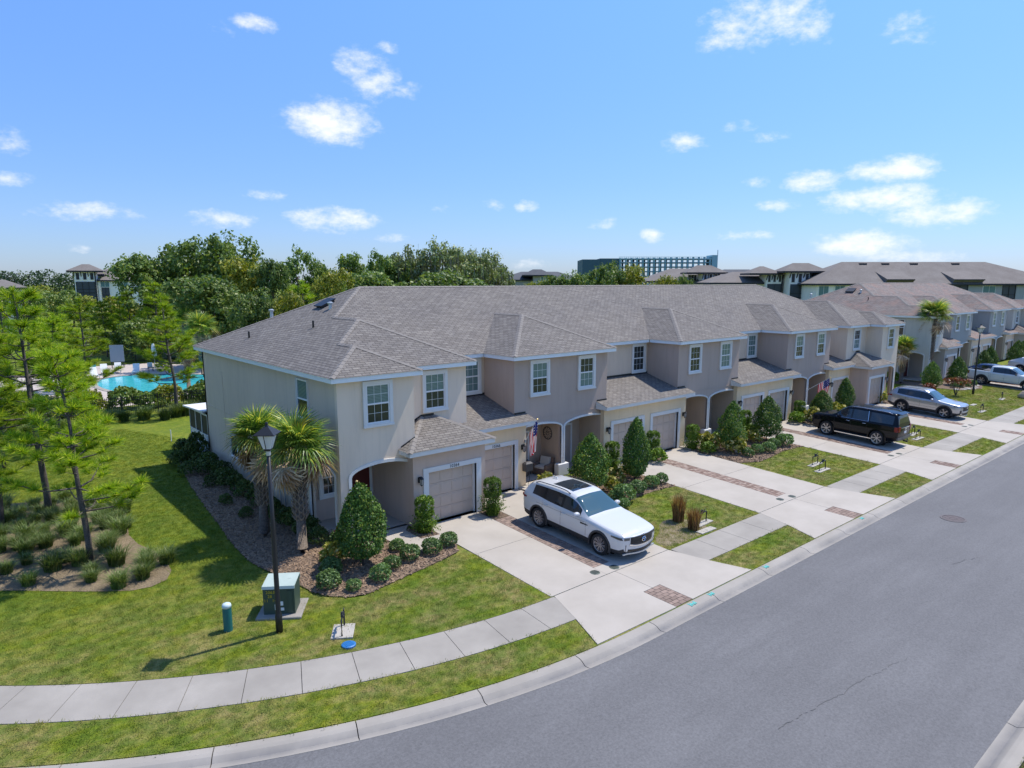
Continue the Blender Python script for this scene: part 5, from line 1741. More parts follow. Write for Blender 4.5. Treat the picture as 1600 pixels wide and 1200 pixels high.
def plant(me, x, y, sc, label, group, name, dz=.02, cat='shrub', rz=None):
    o = put(name, me, None, (x, y, G(x, y) + dz), (0, 0, rng.uniform(0, 6) if rz is None else rz), sc)
    return tag(o, label, cat, group)


SG = 'low round shrubs in the mulch beds'
for i, (x, y, s, lab) in enumerate([(12.24, 21.0, .85, 'small round shrub beside the porch walkway, nearest the porch'), (12.2, 20.05, 1.1, 'round shrub at the corner of the porch walkway'), (11.31, 19.8, .9, 'round shrub in the gap right of the large teardrop evergreen'), (10.57, 19.3, 1.1, 'round shrub in front of the large teardrop evergreen'),
                                    (13.1, 20.0, 1.1, 'round shrub against the end of the walkway, second from the driveway'), (14.0, 20.2, 1.0, 'round shrub touching the first driveway'), (9.0, 19.85, 1.15, 'dark round shrub at the tip of the mulch bed, behind the electrical box'), (9.55, 19.2, .75, 'smallest round shrub at the front edge of the mulch bed'), (9.5, 20.75, 1.1, 'round shrub between the front palm and the teardrop evergreen'),
                                    (22.9, 19.75, 1.0, 'round shrub behind the white bonnet, nearest the bushy evergreen'), (23.2, 19.5, 1.5, 'largest round grey green shrub past the white bonnet'), (24.5, 19.75, 1.25, 'round shrub right of the largest grey green one'), (25.75, 20.0, 1.15, 'round shrub under the taller evergreen'), (26.65, 20.1, 1.0, 'round shrub at the edge of the third driveway'), (22.55, 18.95, .8, 'small shrub close to the white vehicle windscreen'),
                                    (34.67, 20.15, 1.0, 'round shrub at the left end of the second bed'), (35.7, 20.2, 1.05, 'round shrub second in the row of the second bed'), (36.5, 19.95, 1.2, 'round shrub third in the row of the second bed'), (37.8, 20.3, 1.1, 'round shrub fourth in the row of the second bed'), (38.7, 20.1, 1.45, 'biggest round shrub at the right end of the second bed'), (39.2, 20.7, .9, 'round shrub behind the biggest one at the right end of the second bed'),
                                    (73.2, 20.9, 1.3, 'round shrub in the white stone bed behind the far lamp post'), (74.6, 20.7, 1.2, 'round shrub in front of the pickup tail'), (72.1, 21.4, 1.0, 'round shrub at the left of the white stone bed')]):
    plant(SHRUB[i % 3], x, y, s, lab, SG, 'round_shrub')

HG = 'dark hedge shrubs along the shaded end wall'
k = 0
for y in np.arange(23.3, 41.5, .95):
    s = rng.uniform(.7, 1.0)
    if 24.5 < y < 25.5 and False: continue
    plant(HEDGE[k % 3], 10.15 + rng.uniform(-.15, .15), y, s, 'dark leafy hedge shrub in the row along the shaded end wall', HG, 'hedge_shrub')
    k += 1
for (x, y, s) in ((9.4, 33.5, .6), (9.1, 30.2, .55), (9.2, 36.2, .8), (9.3, 38.4, .9), (10.0, 39.6, .8), (10.4, 40.9, .7), (9.2, 28.0, .5)):
    plant(HEDGE[k % 3], x, y, s, 'dark leafy shrub standing out in front of the hedge row on the mulch', 'dark shrubs in front of the end wall hedge', 'hedge_shrub'); k += 1
plant(CROT[0], 9.95, 21.45, .85, 'yellow tipped shrub beside the front palm trunk', 'yellow leaved shrubs in the beds', 'leafy_shrub')
plant(HEDGE[0], 10.5, 22.3, .8, 'dark shrub by the side arch of the end porch', None, 'hedge_shrub')
plant(HEDGE[1], 10.3, 38.6, (1.0, 1.0, 1.75), 'tall dark loose shrub near the back corner of the end wall', None, 'hedge_shrub')
CG = 'yellow leaved shrubs in the beds'
for i, (x, y, s, lab) in enumerate([(21.4, 22.6, .9, 'yellow green shrub behind the roof of the white vehicle'), (23.9, 22.4, 1.1, 'yellow shrub between the two evergreens past the white vehicle'), (24.6, 21.3, .9, 'variegated yellow shrub left of the taller evergreen foot'), (26.3, 21.6, .95, 'variegated yellow shrub right of the taller evergreen foot'), (23.7, 20.7, .8, 'cream and yellow shrub behind the round grey shrubs'),
                                    (33.9, 22.3, 1.15, 'yellow green shrub behind the evergreen with the yellowish base'), (34.6, 21.0, 1.1, 'yellow shrub at the foot of the evergreen past the fourth garage'), (36.2, 21.9, 1.1, 'big yellow shrub between the two evergreens of the second bed'), (37.6, 21.6, .9, 'cream flowered shrub before the looser evergreen'), (36.9, 22.7, .9, 'yellow shrub by the second bed porch'),
                                    (45.9, 21.9, 1.25, 'bright yellow shrub left of the evergreen behind the black bonnet'), (49.5, 21.9, 1.2, 'bright yellow shrub behind the black vehicle roof'), (46.9, 20.9, .8, 'yellow shrub low behind the black bonnet'), (58.6, 22.4, 1.0, 'yellow green shrub behind the tail of the silver vehicle'), (61.0, 24.0, 1.0, 'yellow green shrub at the end corner of the taupe row')]):
    plant(CROT[i % 3], x, y, s, lab, CG, 'leafy_shrub')
for i, (x, y, s, lab) in enumerate([(29.5, 22.4, 1.0, 'green grassy shrub at the foot of the column shrub between garages three and four'), (20.9, 22.2, .8, 'light green shrub right of the second garage'), (33.3, 21.9, .9, 'green shrub at the fourth driveway edge'), (45.2, 22.7, 1.1, 'round green shrub right of the sixth garage'), (27.0, 22.0, .7, 'green shrub at the third driveway edge'), (38.9, 22.6, 1.1, 'green shrub left of the fifth garage'), (35.3, 22.7, 1.0, 'green potted looking shrub in the porch of the second bed'), (51.5, 20.8, .9, 'green shrub in the bed beyond the black vehicle'), (70.9, 26.5, 1.4, 'dark green shrub beside the short palm'), (71.3, 29.5, 1.3, 'dark shrub between the rows behind the short palm')]):
    plant(LOOSE[i % 2], x, y, s, lab, 'loose green shrubs in the beds', 'low_shrub')
plant(REDS, 66.3, 21.6, 1.1, 'red leaved shrub behind the silver vehicle roof', 'red leaved shrubs', 'red_shrub')
plant(REDS, 57.2, 24.4, 1.0, 'red leaved shrub by the last taupe garage', 'red leaved shrubs', 'red_shrub')
# small red-brown tree on the far lawn
rt = empty('red_leaved_tree', (67.6, 19.9, G(67, 19.9)), 0, 'small rust leaved tree in front of the far evergreen on the end lawn', 'small tree')
m = MB()
for k in range(7):
    a = k * .9; m.tube([(0, 0, 0), (math.cos(a) * .25, math.sin(a) * .25, .7), (math.cos(a) * .7, math.sin(a) * .7, 1.3)], [.03, .022, .008], 5)
m.build('trunk', MT['bark'], rt)
put('crown', ball('crown', 420, .10, MT['redleaf'], .85, .32, 77, .6, bias=.3), rt, (0, 0, 1.0))

# clipped brown grass clumps beside the white vehicle
BG = [blade_tuft('brown_grass_clump', 620, .95, .20, .011, MT['browngrass'], .28, 3, 3), blade_tuft('brown_grass_clump', 560, .85, .22, .011, MT['browngrass'], .34, 5, 3)]
plant(BG[0], 23.25, 16.55, (1.15, 1.15, 1.25), 'taller clipped brown grass clump on the lawn beside the white vehicle', 'clipped brown grass clumps', 'brown_grass_clump', .0, 'grass clump')
plant(BG[1], 23.0, 15.6, (1.1, 1.1, 1.15), 'shorter clipped brown grass clump nearest the pavement', 'clipped brown grass clumps', 'brown_grass_clump', .0, 'grass clump')

# grey green grass clumps under the pines and along the fence
MU = [blade_tuft('grass_clump', 420, .85, .26, .012, MT['muhly'], .85, 11 + i, 3) for i in range(4)]
k = 0
tries = 0
spots = []
r4 = random.Random(44)
while len(spots) < 140 and tries < 6000:
    tries += 1
    x, y = r4.uniform(-8, 6), r4.uniform(23.6, 38)
    if inside((x, y), PINEBED) and all((x - a) ** 2 + (y - b) ** 2 > .36 for a, b in spots): spots.append((x, y))
for x, y in spots:
    plant(MU[k % 4], x, y, r4.uniform(.6, 1.0), 'grey green ornamental grass clump in the straw bed under the two nearest pines', 'grass clumps under the pines', 'grass_clump', .0, 'grass clump'); k += 1
for x in np.arange(-4, 17.5, 1.0):
    plant(MU[k % 4], x + r4.uniform(-.3, .3), 53.2 + r4.uniform(-.7, .7), r4.uniform(1.0, 1.5), 'dry grass clump in the row in front of the black pool fence', 'grass clumps along the pool fence', 'grass_clump', .0, 'grass clump'); k += 1

# shrub belt inside the fence, bushes round the lawn gap
bg = 'bushes inside the pool fence'
FB = [ball('fence_bush', 1500, .13, MT['oak'], 1.1, .8, 60 + i, .7, bias=.35) for i in range(2)] + [ball('fence_bush', 1300, .13, MT['oaky'], 1.05, .85, 64, .7, bias=.35)]
for i, x in enumerate(np.arange(-3, 23.5, 1.7)):
    tag(put('fence_bush', FB[(i * 2) % 3], None, (x + rng.uniform(-.4, .4), 58.4 + rng.uniform(-.5, .8), -.08), (0, 0, rng.uniform(0, 6)), rng.uniform(.85, 1.15)), 'broad leaved bush in the belt between the black fence and the pool', 'bush', bg)
for i, (px, D, py, wpx) in enumerate([(52, 150, 452, 60), (85, 158, 447, 62), (118, 150, 455, 60), (28, 150, 458, 50), (150, 140, 462, 60), (178, 132, 470, 55), (-8, 145, 460, 60), (205, 125, 462, 60), (8, 118, 449, 56), (44, 122, 451, 50), (-30, 116, 452, 60)]):
    cm, tm = BUSH[i % 3]
    h = top_z(py, D); w_ = wpx / 1068.9 * D
    stand('lawn_bush', [('trunk', tm), ('crown', cm)], at(px, D, -.1), rng.uniform(0, 6), (w_ / 4.0, w_ / 4.0, h / 4), 'broad green bush before the far wall beyond the back lawn', 'bush', 'bushes beyond the back lawn')
for i, (px, D, py, wpx) in enumerate([(228, 84, 492, 70), (262, 86, 500, 70), (300, 84, 505, 60), (205, 90, 505, 60), (170, 96, 515, 70), (140, 98, 520, 60), (345, 80, 480, 60), (245, 88, 520, 80), (120, 92, 535, 60), (285, 88, 525, 70)]):
    cm, tm = BUSH[i % 3]
    h = top_z(py, D); w_ = wpx / 1068.9 * D
    stand('pool_bush', [('trunk', tm), ('crown', cm)], at(px, D, -.1), rng.uniform(0, 6), (w_ / 4.2, w_ / 4.2, h / 4), 'dense bush in the thicket behind the pool deck', 'bush', 'bushes behind the pool deck')
# ------------------------------------------------------------------ vehicles
def pchip(xs, ys):
    xs, ys = np.array(xs, float), np.array(ys, float)
    h = np.diff(xs); dl = np.diff(ys) / h
    m = np.zeros_like(ys)
    m[0], m[-1] = dl[0], dl[-1]
    for i in range(1, len(xs) - 1):
        if dl[i - 1] * dl[i] > 0:
            w1, w2 = 2 * h[i] + h[i - 1], h[i] + 2 * h[i - 1]
            m[i] = (w1 + w2) / (w1 / dl[i - 1] + w2 / dl[i])

    def f(x):
        x = np.clip(x, xs[0], xs[-1]); i = np.clip(np.searchsorted(xs, x) - 1, 0, len(h) - 1)
        t = (x - xs[i]) / h[i]
        return ys[i] * (1 + 2 * t) * (1 - t) ** 2 + h[i] * m[i] * t * (1 - t) ** 2 + ys[i + 1] * t * t * (3 - 2 * t) + h[i] * m[i + 1] * t * t * (t - 1)
    return f


GLASS = flat('car_glass', (.010, .016, .022), .04, 0, .9)
WSHIELD = flat('car_windscreen', (.035, .085, .105), .035, 0, 1.0)
PIANO = flat('gloss_black', (.012, .012, .013), .15, 0, .5)
LENSW = flat('head_lamp_lens', (.06, .065, .07), .08, 0, .9)
LENSR = flat('tail_lamp_lens', (.22, .012, .012), .12, 0, .6)
ALLOY = flat('alloy_rim', (.42, .42, .43), .3, .8)
DARKALLOY = flat('dark_alloy', (.40, .39, .39), .3, .6)


def wheel_meshes(r, w, spokes, rimc, style=0):
    ty = MB().lathe([(r * .70, -w / 2 + .02), (r * .93, -w / 2), (r, -w / 2 + .045), (r, w / 2 - .045), (r * .93, w / 2), (r * .70, w / 2 - .02)], 30, axis='x', cap=False)
    ri = MB()
    ri.lathe([(r * .71, -w / 2 + .022), (r * .67, -w / 2 + .03), (r * .66, w / 2 - .05)], 30, axis='x', cap=False)
    ri.lathe([(.0, -w / 2 + .075), (r * .15, -w / 2 + .07), (r * .17, -w / 2 + .10)], 14, axis='x', cap=False)
    for k in range(spokes):
        a = 6.2832 * k / spokes
        prs = ((-.055, -.105), (.055, .105)) if style == 1 else ((0, 0),)
        for o0, o1 in prs:
            d0 = (math.cos(a + o0 * 1.2), math.sin(a + o0 * 1.2)); d1 = (math.cos(a + o1), math.sin(a + o1))
            n0 = (-math.sin(a), math.cos(a))
            w0, w1 = (r * .022, r * .034) if style == 1 else (r * .085, r * .105)
            x0, x1 = -w / 2 + .06, -w / 2 + .028
            v = []
            for x, d, rr_, ww in ((x0, d0, r * .12, w0), (x1, d1, r * .69, w1)):
                for xx in (x, x + .035):
                    v += [(xx, d[0] * rr_ + n0[0] * ww, d[1] * rr_ + n0[1] * ww), (xx, d[0] * rr_ - n0[0] * ww, d[1] * rr_ - n0[1] * ww)]
            ri.add(v, [(0, 1, 5, 4), (2, 6, 7, 3), (0, 4, 6, 2), (1, 3, 7, 5)])
    bk = MB().lathe([(.0, -w / 2 + .12), (r * .68, -w / 2 + .12)], 24, axis='x', cap=False)
    return ty.mesh('tyre', MT['rubber'], True), ri.mesh('rim', rimc), bk.mesh('brake_disc', MT['darkplastic'])


def vehicle(name, label, cat, paint, S, loc, rz, scale=1.0, group=None):
    L, Wd = S['L'], S['W']
    top = pchip(*zip(*S['top'])); belt = pchip(*zip(*S['belt'])); bot = pchip(*zip(*S['bot'])); hwf = pchip(*zip(*S['hw']))
    xs = [0, .02, .06, .12, .2]
    while xs[-1] < L - .2: xs.append(xs[-1] + .05)
    xs += [L - .12, L - .06, L - .02, L]
    xs = np.array(sorted(set(np.round(xs, 4))))
    n = len(xs)
    segs = [4, 2, 5, 9, 5, 2, 1, 8, 3, 6]
    rows = []
    for x in xs:
        t, hw, b = top(x), hwf(x) * Wd / 2, bot(x)
        be = min(belt(x), t - .035)
        cab = min(1, max(0, (t - be - .035) / .45))
        rh = hw * (.90 - S.get('tumble', .17) * cab)
        hh = be - b
        zt = t - .055 * cab - .015
        z6 = min(be + .03, zt - .002)
        key = [(0, b), (hw * .80, b), (hw * .93, b + .05), (hw * .985, b + .28 * hh), (hw * 1.0, b + .66 * hh), (hw * .985, b + .93 * hh), (hw * .955, be), (hw * (.935 if cab > 0 else .93), z6),
               (rh, zt), (rh * .86, t - .008), (0, t + .018)]
        pts = []
        for (a, c), (a2, c2), m in zip(key, key[1:], segs):
            for k in range(m): pts.append((a + (a2 - a) * k / m, c + (c2 - c) * k / m))
        pts.append(key[-1]); rows.append(pts)
    K = len(rows[0])
    cum = np.cumsum([0] + segs)
    V = []
    ring = 2 * K - 2
    for x, pts in zip(xs, rows):
        V += [(p[0], x - L / 2, p[1]) for p in pts] + [(-p[0], x - L / 2, p[1]) for p in pts[-2:0:-1]]
    V = np.array(V)
    # side faces
    wr, Ra = S['wr'], S['wr'] + .075
    ax = S['axles']
    groups = {'body': [], 'side_window': [], 'windscreen': [], 'rear_window': [], 'sunroof': [], 'cladding': [], 'tail_light': [], 'pillar': []}
    for i in range(n - 1):
        xm = (xs[i] + xs[i + 1]) / 2
        for j in range(ring):
            j2 = (j + 1) % ring
            jj = j if j < K - 1 else ring - 1 - j
            seg = int(np.searchsorted(cum, jj, side='right') - 1)
            f = (i * ring + j, (i + 1) * ring + j, (i + 1) * ring + j2, i * ring + j2)
            zm = V[list(f), 2].mean(); ym = abs(V[list(f), 0].mean())
            if seg in (0, 1, 2, 3, 4) and ym > hwf(xm) * Wd / 2 * .55 and any((xm - a) ** 2 + (zm - wr) ** 2 < Ra ** 2 for a in ax): continue
            g = 'body'
            if seg <= 1 or (seg == 2 and S.get('clad')): g = 'cladding'
            r7 = jj - cum[7]
            if seg == 7 and any(a < xm < b for a, b in S['sidewin']):
                a, b = next((a, b) for a, b in S['sidewin'] if a < xm < b)
                if r7 < 7 and V[list(f), 2].max() < top(xm) - .04: g = 'side_window'
            elif seg == 7 and r7 < 7 and S['sidewin'][0][0] < xm < S['sidewin'][-1][1]: g = 'pillar'
            if seg in (8, 9) and S['ws'][0] < xm < S['ws'][1]: g = 'windscreen'
            if seg in (8, 9) and S.get('rw') and S['rw'][0] < xm < S['rw'][1]: g = 'rear_window'
            if seg == 9 and S.get('sunroof') and S['sunroof'][0] < xm < S['sunroof'][1] and jj - cum[9] >= 1: g = 'sunroof'
            if S.get('bed') and seg in (8, 9) and S['bed'][0] < xm < S['bed'][1]: continue
            groups[g].append(f)
    # end caps as grids
    def cap(i, flip):
        base = len(V_ext)
        nc = 14
        pts = rows[i]; x = xs[i]
        for p in pts:
            for k in range(nc + 1):
                u = 1 - 2 * k / nc
                bul = (1 - u * u) * (S['nose'] if i == 0 else .05) * (1 if p[1] < (rows[i][cum[7]][1]) + .5 else .3)
                V_ext.append((p[0] * u, x - L / 2 + (-bul if i == 0 else bul), p[1]))
        fs = []
        for r in range(K - 1):
            for k in range(nc):
                q = (base + r * (nc + 1) + k, base + r * (nc + 1) + k + 1, base + (r + 1) * (nc + 1) + k + 1, base + (r + 1) * (nc + 1) + k)
                fs.append(q if flip else q[::-1])
        return fs
    V_ext = [tuple(v) for v in V]
    cf, cb = cap(0, True), cap(n - 1, False)
    VA = np.array(V_ext)
    for f in cf: groups['body'].append(f)
    for f in cb:
        zc, yc = VA[list(f), 2].mean(), abs(VA[list(f), 0].mean())
        zz = S.get('rearglass'); g = 'body'
        if zz and zz[0] < zc < zz[1] and yc < Wd / 2 * .66: g = 'rear_window'
        groups[g].append(f)
    root = empty(name, loc, rz, label, cat, group, scale)
    if S.get('pitch'): root.rotation_euler = (S['pitch'], 0, rz)
    mats = {'body': paint, 'side_window': GLASS, 'windscreen': WSHIELD, 'rear_window': GLASS, 'sunroof': GLASS, 'cladding': MT['darkplastic'], 'tail_light': LENSR, 'pillar': PIANO}

    def sub(fs, nm_, mat, offs=0.0, parent=root, smooth=True):
        if not fs: return None
        ids = sorted({i for f in fs for i in f}); mp = {a: b for b, a in enumerate(ids)}
        me = mesh_np(nm_, VA[ids], [tuple(mp[i] for i in f) for f in fs], mat, smooth)
        return put(nm_, me, parent)
    for g, nm_ in (('body', 'body'), ('windscreen', 'windscreen'), ('rear_window', 'rear_window'), ('sunroof', 'sunroof'), ('cladding', 'sill_cladding'), ('pillar', 'window_pillar')):
        sub(groups[g], nm_, mats[g])
    for a, b in S['sidewin']:
        for sgn in (1, -1):
            fs = [f for f in groups['side_window'] if VA[list(f), 0].mean() * sgn > 0 and a < VA[list(f), 1].mean() + L / 2 < b]
            sub(fs, 'side_window', GLASS)
    # wheels, arches, wells
    ty, rm, bk = wheel_meshes(wr, S.get('ww', .25), S['spokes'], S['rim'], S.get('wstyle', 0))
    am = MB(); wm = MB()
    for a in ax:
        hw = hwf(a) * Wd / 2
        for sgn in (1, -1):
            w_ = put('wheel', ty, root, (sgn * (hw - S.get('ww', .25) / 2 - .015), a - L / 2, wr), (0, 0, 0 if sgn < 0 else math.pi))
            put('rim', rm, w_); put('brake_disc', bk, w_)
            N_ = 22
            for k in range(N_):
                t0, t1 = [math.radians(-18 + 216 * q / N_) for q in (k, k + 1)]
                def pp(t, r_, off):
                    x = a + r_ * math.cos(t); z = wr + r_ * math.sin(t)
                    wdt = hwf(x) * Wd / 2
                    return (sgn * (wdt + off), x - L / 2, max(z, bot(x) - .01))
                ro = Ra + S.get('archw', .07)
                for r0, r1, o0, o1 in ((Ra - .03, Ra - .02, -.10, .014), (Ra - .02, ro - .015, .014, .010), (ro - .015, ro, .010, -.02)):
                    q = [pp(t0, r0, o0), pp(t1, r0, o0), pp(t1, r1, o1), pp(t0, r1, o1)]
                    am.poly(q if sgn < 0 else q[::-1])
                wm.poly([(sgn * (hw - .02), a + (Ra + .02) * math.cos(t0) - L / 2, wr + (Ra + .02) * math.sin(t0)), (sgn * (hw - .02), a + (Ra + .02) * math.cos(t1) - L / 2, wr + (Ra + .02) * math.sin(t1)),
                         (sgn * (hw - .45), a + (Ra + .02) * math.cos(t1) - L / 2, wr + (Ra + .02) * math.sin(t1)), (sgn * (hw - .45), a + (Ra + .02) * math.cos(t0) - L / 2, wr + (Ra + .02) * math.sin(t0))])
            wm.add([(sgn * (hw - .45), a + Ra * 1.05 * math.cos(q * .3927) - L / 2, wr + Ra * 1.05 * math.sin(q * .3927)) for q in range(16)], [tuple(range(16))])
    am.build('wheel_arch', S.get('archm', MT['darkplastic']), root, smooth=False)
    wm.build('wheel_well', MT['black'], root)

    def side_at(x, z):
        """half width of the body side at length x and height z"""
        i = int(np.argmin(abs(xs - x))); P_ = rows[i][cum[2]:cum[8] + 1]
        return float(np.interp(z, [p[1] for p in P_], [p[0] for p in P_]))
    dl = MB()
    for x in S['doors']:
        for sgn in (1, -1):
            zs = np.linspace(bot(x) + .12, min(belt(x), top(x)) - .02, 8)
            dl.tube([(sgn * (side_at(x, z) + .0005), x - L / 2, z) for z in zs], .0065, 4, cap=False)
    for x0, x1, z in S.get('creases', ()):  # body creases drawn as black lines, their shade put in as colour
        for sgn in (1, -1):
            dl.tube([(sgn * (side_at(x, z) + .0003), x - L / 2, z) for x in np.linspace(x0, x1, 12)], .005, 4, cap=False)
    dl.build('gap_and_crease_line', MT['black'], root)
    for x in S['handles']:
        for sgn in (1, -1):
            z = belt(x) - .13
            MB().tube([(sgn * (side_at(x, z) + .004), x - .11 - L / 2, z), (sgn * (side_at(x, z) + .03), x - .08 - L / 2, z), (sgn * (side_at(x, z) + .03), x + .08 - L / 2, z), (sgn * (side_at(x, z) + .004), x + .11 - L / 2, z)], .014, 6).build('door_handle', S.get('handlem', paint), root, smooth=True)
    # mirrors
    xm_ = S['mirror']
    for sgn in (1, -1):
        z = belt(xm_) + .09; yb = side_at(xm_, belt(xm_))
        mm = MB().lathe([(.02, -.07), (.085, -.065), (.115, -.01), (.11, .05), (.07, .09), (.01, .10)], 12, axis='y')
        mm.v = [(sgn * (yb + .13) + v[0] * 1.15, v[1] + xm_ - L / 2, z + v[2] * .72) for v in mm.v]
        mm.tube([(sgn * (yb - .03), xm_ - L / 2, z - .09), (sgn * (yb + .10), xm_ - L / 2, z - .03)], .028, 6)
        mm.build('mirror', S.get('mirrorm', paint), root, smooth=True)
    # roof rails
    if S.get('rails'):
        a, b = S['rails']
        for sgn in (1, -1):
            pts = []
            for x in np.linspace(a, b, 12):
                i = int(np.argmin(abs(xs - x))); p = rows[i][cum[8] + 1]
                k = .05 if a + .1 < x < b - .1 else .0
                pts.append((sgn * p[0], x - L / 2, p[1] + .01 + k))
            MB().tube(pts, .016, 6).build('roof_rail', S.get('railm', MT['black']), root, smooth=True)
    # nose and tail fittings are polygons laid 8 mm proud of the skin
    def front_y(y, z):
        hw = hwf(0) * Wd / 2
        i0 = rows[0]; half = float(np.interp(z, [p[1] for p in i0[cum[1]:cum[8] + 1]], [p[0] for p in i0[cum[1]:cum[8] + 1]]))
        u = min(1, abs(y) / max(half, .1))
        return -(1 - u * u) * S['nose'] - L / 2

    def plate(nm_, pts, mat, end='front', proud=.012, parent=root):
        mb = MB()
        if end == 'front': q = [(y, front_y(y, z) - proud, z) for y, z in pts]; d = (0, .03, 0)
        else: q = [(y, L / 2 + .05 * (1 - min(1, abs(y) / (Wd / 2)) ** 2) + proud, z) for y, z in pts]; d = (0, -.03, 0)
        mb.prism(q, d)
        me = mb.mesh(nm_, mat)
        bm_ = bmesh.new(); bm_.from_mesh(me); bmesh.ops.recalc_face_normals(bm_, faces=bm_.faces); bm_.to_mesh(me); bm_.free()
        return put(nm_, me, parent)

    def strip_plate(nm_, y0, y1, zlo, zhi, mat, end='front', proud=.012, m=8):
        """follows the curve of the bumper; zlo/zhi are functions of y"""
        mb = MB()
        ysx = np.linspace(y0, y1, m + 1)
        for a, b in zip(ysx, ysx[1:]):
            q = [(a, zlo(a)), (b, zlo(b)), (b, zhi(b)), (a, zhi(a))]
            if end == 'front': v = [(y, front_y(y, z) - proud, z) for y, z in q] + [(y, front_y(y, z) + .03, z) for y, z in q]
            else: v = [(y, L / 2 + .05 * (1 - min(1, abs(y) / (Wd / 2)) ** 2) + proud, z) for y, z in q] + [(y, L / 2 - .03, z) for y, z in q]
            F = [(0, 1, 2, 3), (4, 7, 6, 5), (0, 3, 7, 4), (1, 5, 6, 2), (0, 4, 5, 1), (3, 2, 6, 7)]
            mb.add(v, F)
        me = mb.mesh(nm_, mat)
        bm_ = bmesh.new(); bm_.from_mesh(me); bmesh.ops.recalc_face_normals(bm_, faces=bm_.faces); bm_.to_mesh(me); bm_.free()
        return put(nm_, me, root)

    def wrap_lamp(nm_, sgn, x0, x1, zlo, zhi, mat, end='front'):
        """lamp running back along the wing"""
        mb = MB()
        ysx = np.linspace(x0, x1, 7)
        for a, b in zip(ysx, ysx[1:]):
            q = []
            for x, zf in ((a, zlo), (b, zlo), (b, zhi), (a, zhi)):
                u = (x - x0) / (x1 - x0); z = zf(u)
                q.append((sgn * (side_at(x, z) + .012), x - L / 2, z))
            v = q + [(p[0] - sgn * .04, p[1], p[2]) for p in q]
            mb.add(v, [(0, 1, 2, 3), (4, 7, 6, 5), (0, 3, 7, 4), (1, 5, 6, 2), (0, 4, 5, 1), (3, 2, 6, 7)])
        me = mb.mesh(nm_, mat)
        bm_ = bmesh.new(); bm_.from_mesh(me); bmesh.ops.recalc_face_normals(bm_, faces=bm_.faces); bm_.to_mesh(me); bm_.free()
        return put(nm_, me, root)
    S['detail'](root, dict(plate=plate, strip=strip_plate, wrap=wrap_lamp, L=L, W=Wd, top=top, belt=belt, bot=bot, side=side_at, front_y=front_y, rows=rows, xs=xs, cum=cum))
    return root


def paintm(name, c, metal=0.0, rough=.25):
    m = flat(name, c, rough, metal, .5, 1.0)
    return m


WHITEP, BLACKP, SILVERP, BLUEP = paintm('white_car_paint', (.60, .60, .59)), flat('black_car_paint', (.004, .005, .007), .12, 0, .32), paintm('silver_car_paint', (.46, .465, .475), .65, .28), paintm('blue_car_paint', (.02, .05, .14), .3, .25)
PEARLW = paintm('pale_truck_paint', (.66, .69, .70))


def det_white(root, t):
    L, W_ = t['L'], t['W']
    hw = W_ / 2
    g = lambda y: abs(y) / .58
    t['strip']('grille', -.56, .56, lambda y: .60 + .07 * g(y) ** 3, lambda y: .90 - .01 * g(y), MT['black'], proud=.02)
    t['strip']('grille_surround', -.60, .60, lambda y: .555 + .05 * g(y) ** 3, lambda y: .585 + .07 * g(y) ** 3, MT['chrome'], proud=.03)
    for k in range(4): t['strip']('grille_bar', -.52, .52, lambda y, k=k: .66 + .055 * k, lambda y, k=k: .672 + .055 * k, MT['darkplastic'], proud=.03)
    # round winged badge
    bd = MB().lathe([(.095, -.012), (.11, 0), (.095, .012), (.085, 0), (.095, -.012)], 20, axis='y', cap=False)
    bd.tube([(-.085, 0, .025), (-.03, -.005, .035), (0, -.005, -.035), (.03, -.005, .035), (.085, 0, .025)], .013, 5)
    bd.v = [(v[0], v[1] + t['front_y'](0, .76) - .045, v[2] * .8 + .765) for v in bd.v]
    bd.build('badge', MT['chrome'], root)
    for s in (1, -1):
        t['strip']('headlight', s * .60, s * .80, lambda y: .80, lambda y: .885, LENSW, proud=.014, m=4)
        t['wrap']('headlight', s, .03, .46, lambda u: .80 + .045 * u, lambda u: .885 + .012 * u, LENSW)
        t['strip']('corner_vent', s * .72, s * .74, lambda y: .40, lambda y: .64, MT['black'], proud=.012, m=1)
        t['wrap']('wing_vent', s, 1.52, 1.88, lambda u: .90 - .02 * u, lambda u: .925 + .015 * u, MT['black'])
        t['strip']('tail_light', s * .55, s * .86, lambda y: .98, lambda y: 1.08, LENSR, 'rear', m=4)
        t['wrap']('tail_light', s, L - .32, L - .03, lambda u: 1.02 - .05 * u, lambda u: 1.06 + .03 * u, LENSR)
    t['strip']('lower_intake', -.64, .64, lambda y: .355 + .03 * (abs(y) / .64) ** 2, lambda y: .435 + .035 * (abs(y) / .64) ** 2, MT['black'], proud=.014)
    t['strip']('skid_trim', -.82, .82, lambda y: .275, lambda y: .32, MT['galv'], proud=.02)
    t['strip']('licence_plate', -.16, .16, lambda y: .78, lambda y: .92, MT['white'], 'rear')
    # antenna fin, wipers
    MB().prism([(-.02, L / 2 - 1.0, 1.74), (.02, L / 2 - 1.0, 1.74), (.012, L / 2 - .78, 1.745), (-.012, L / 2 - .78, 1.745)], (0, .03, .06)).build('antenna', WHITEP, root)


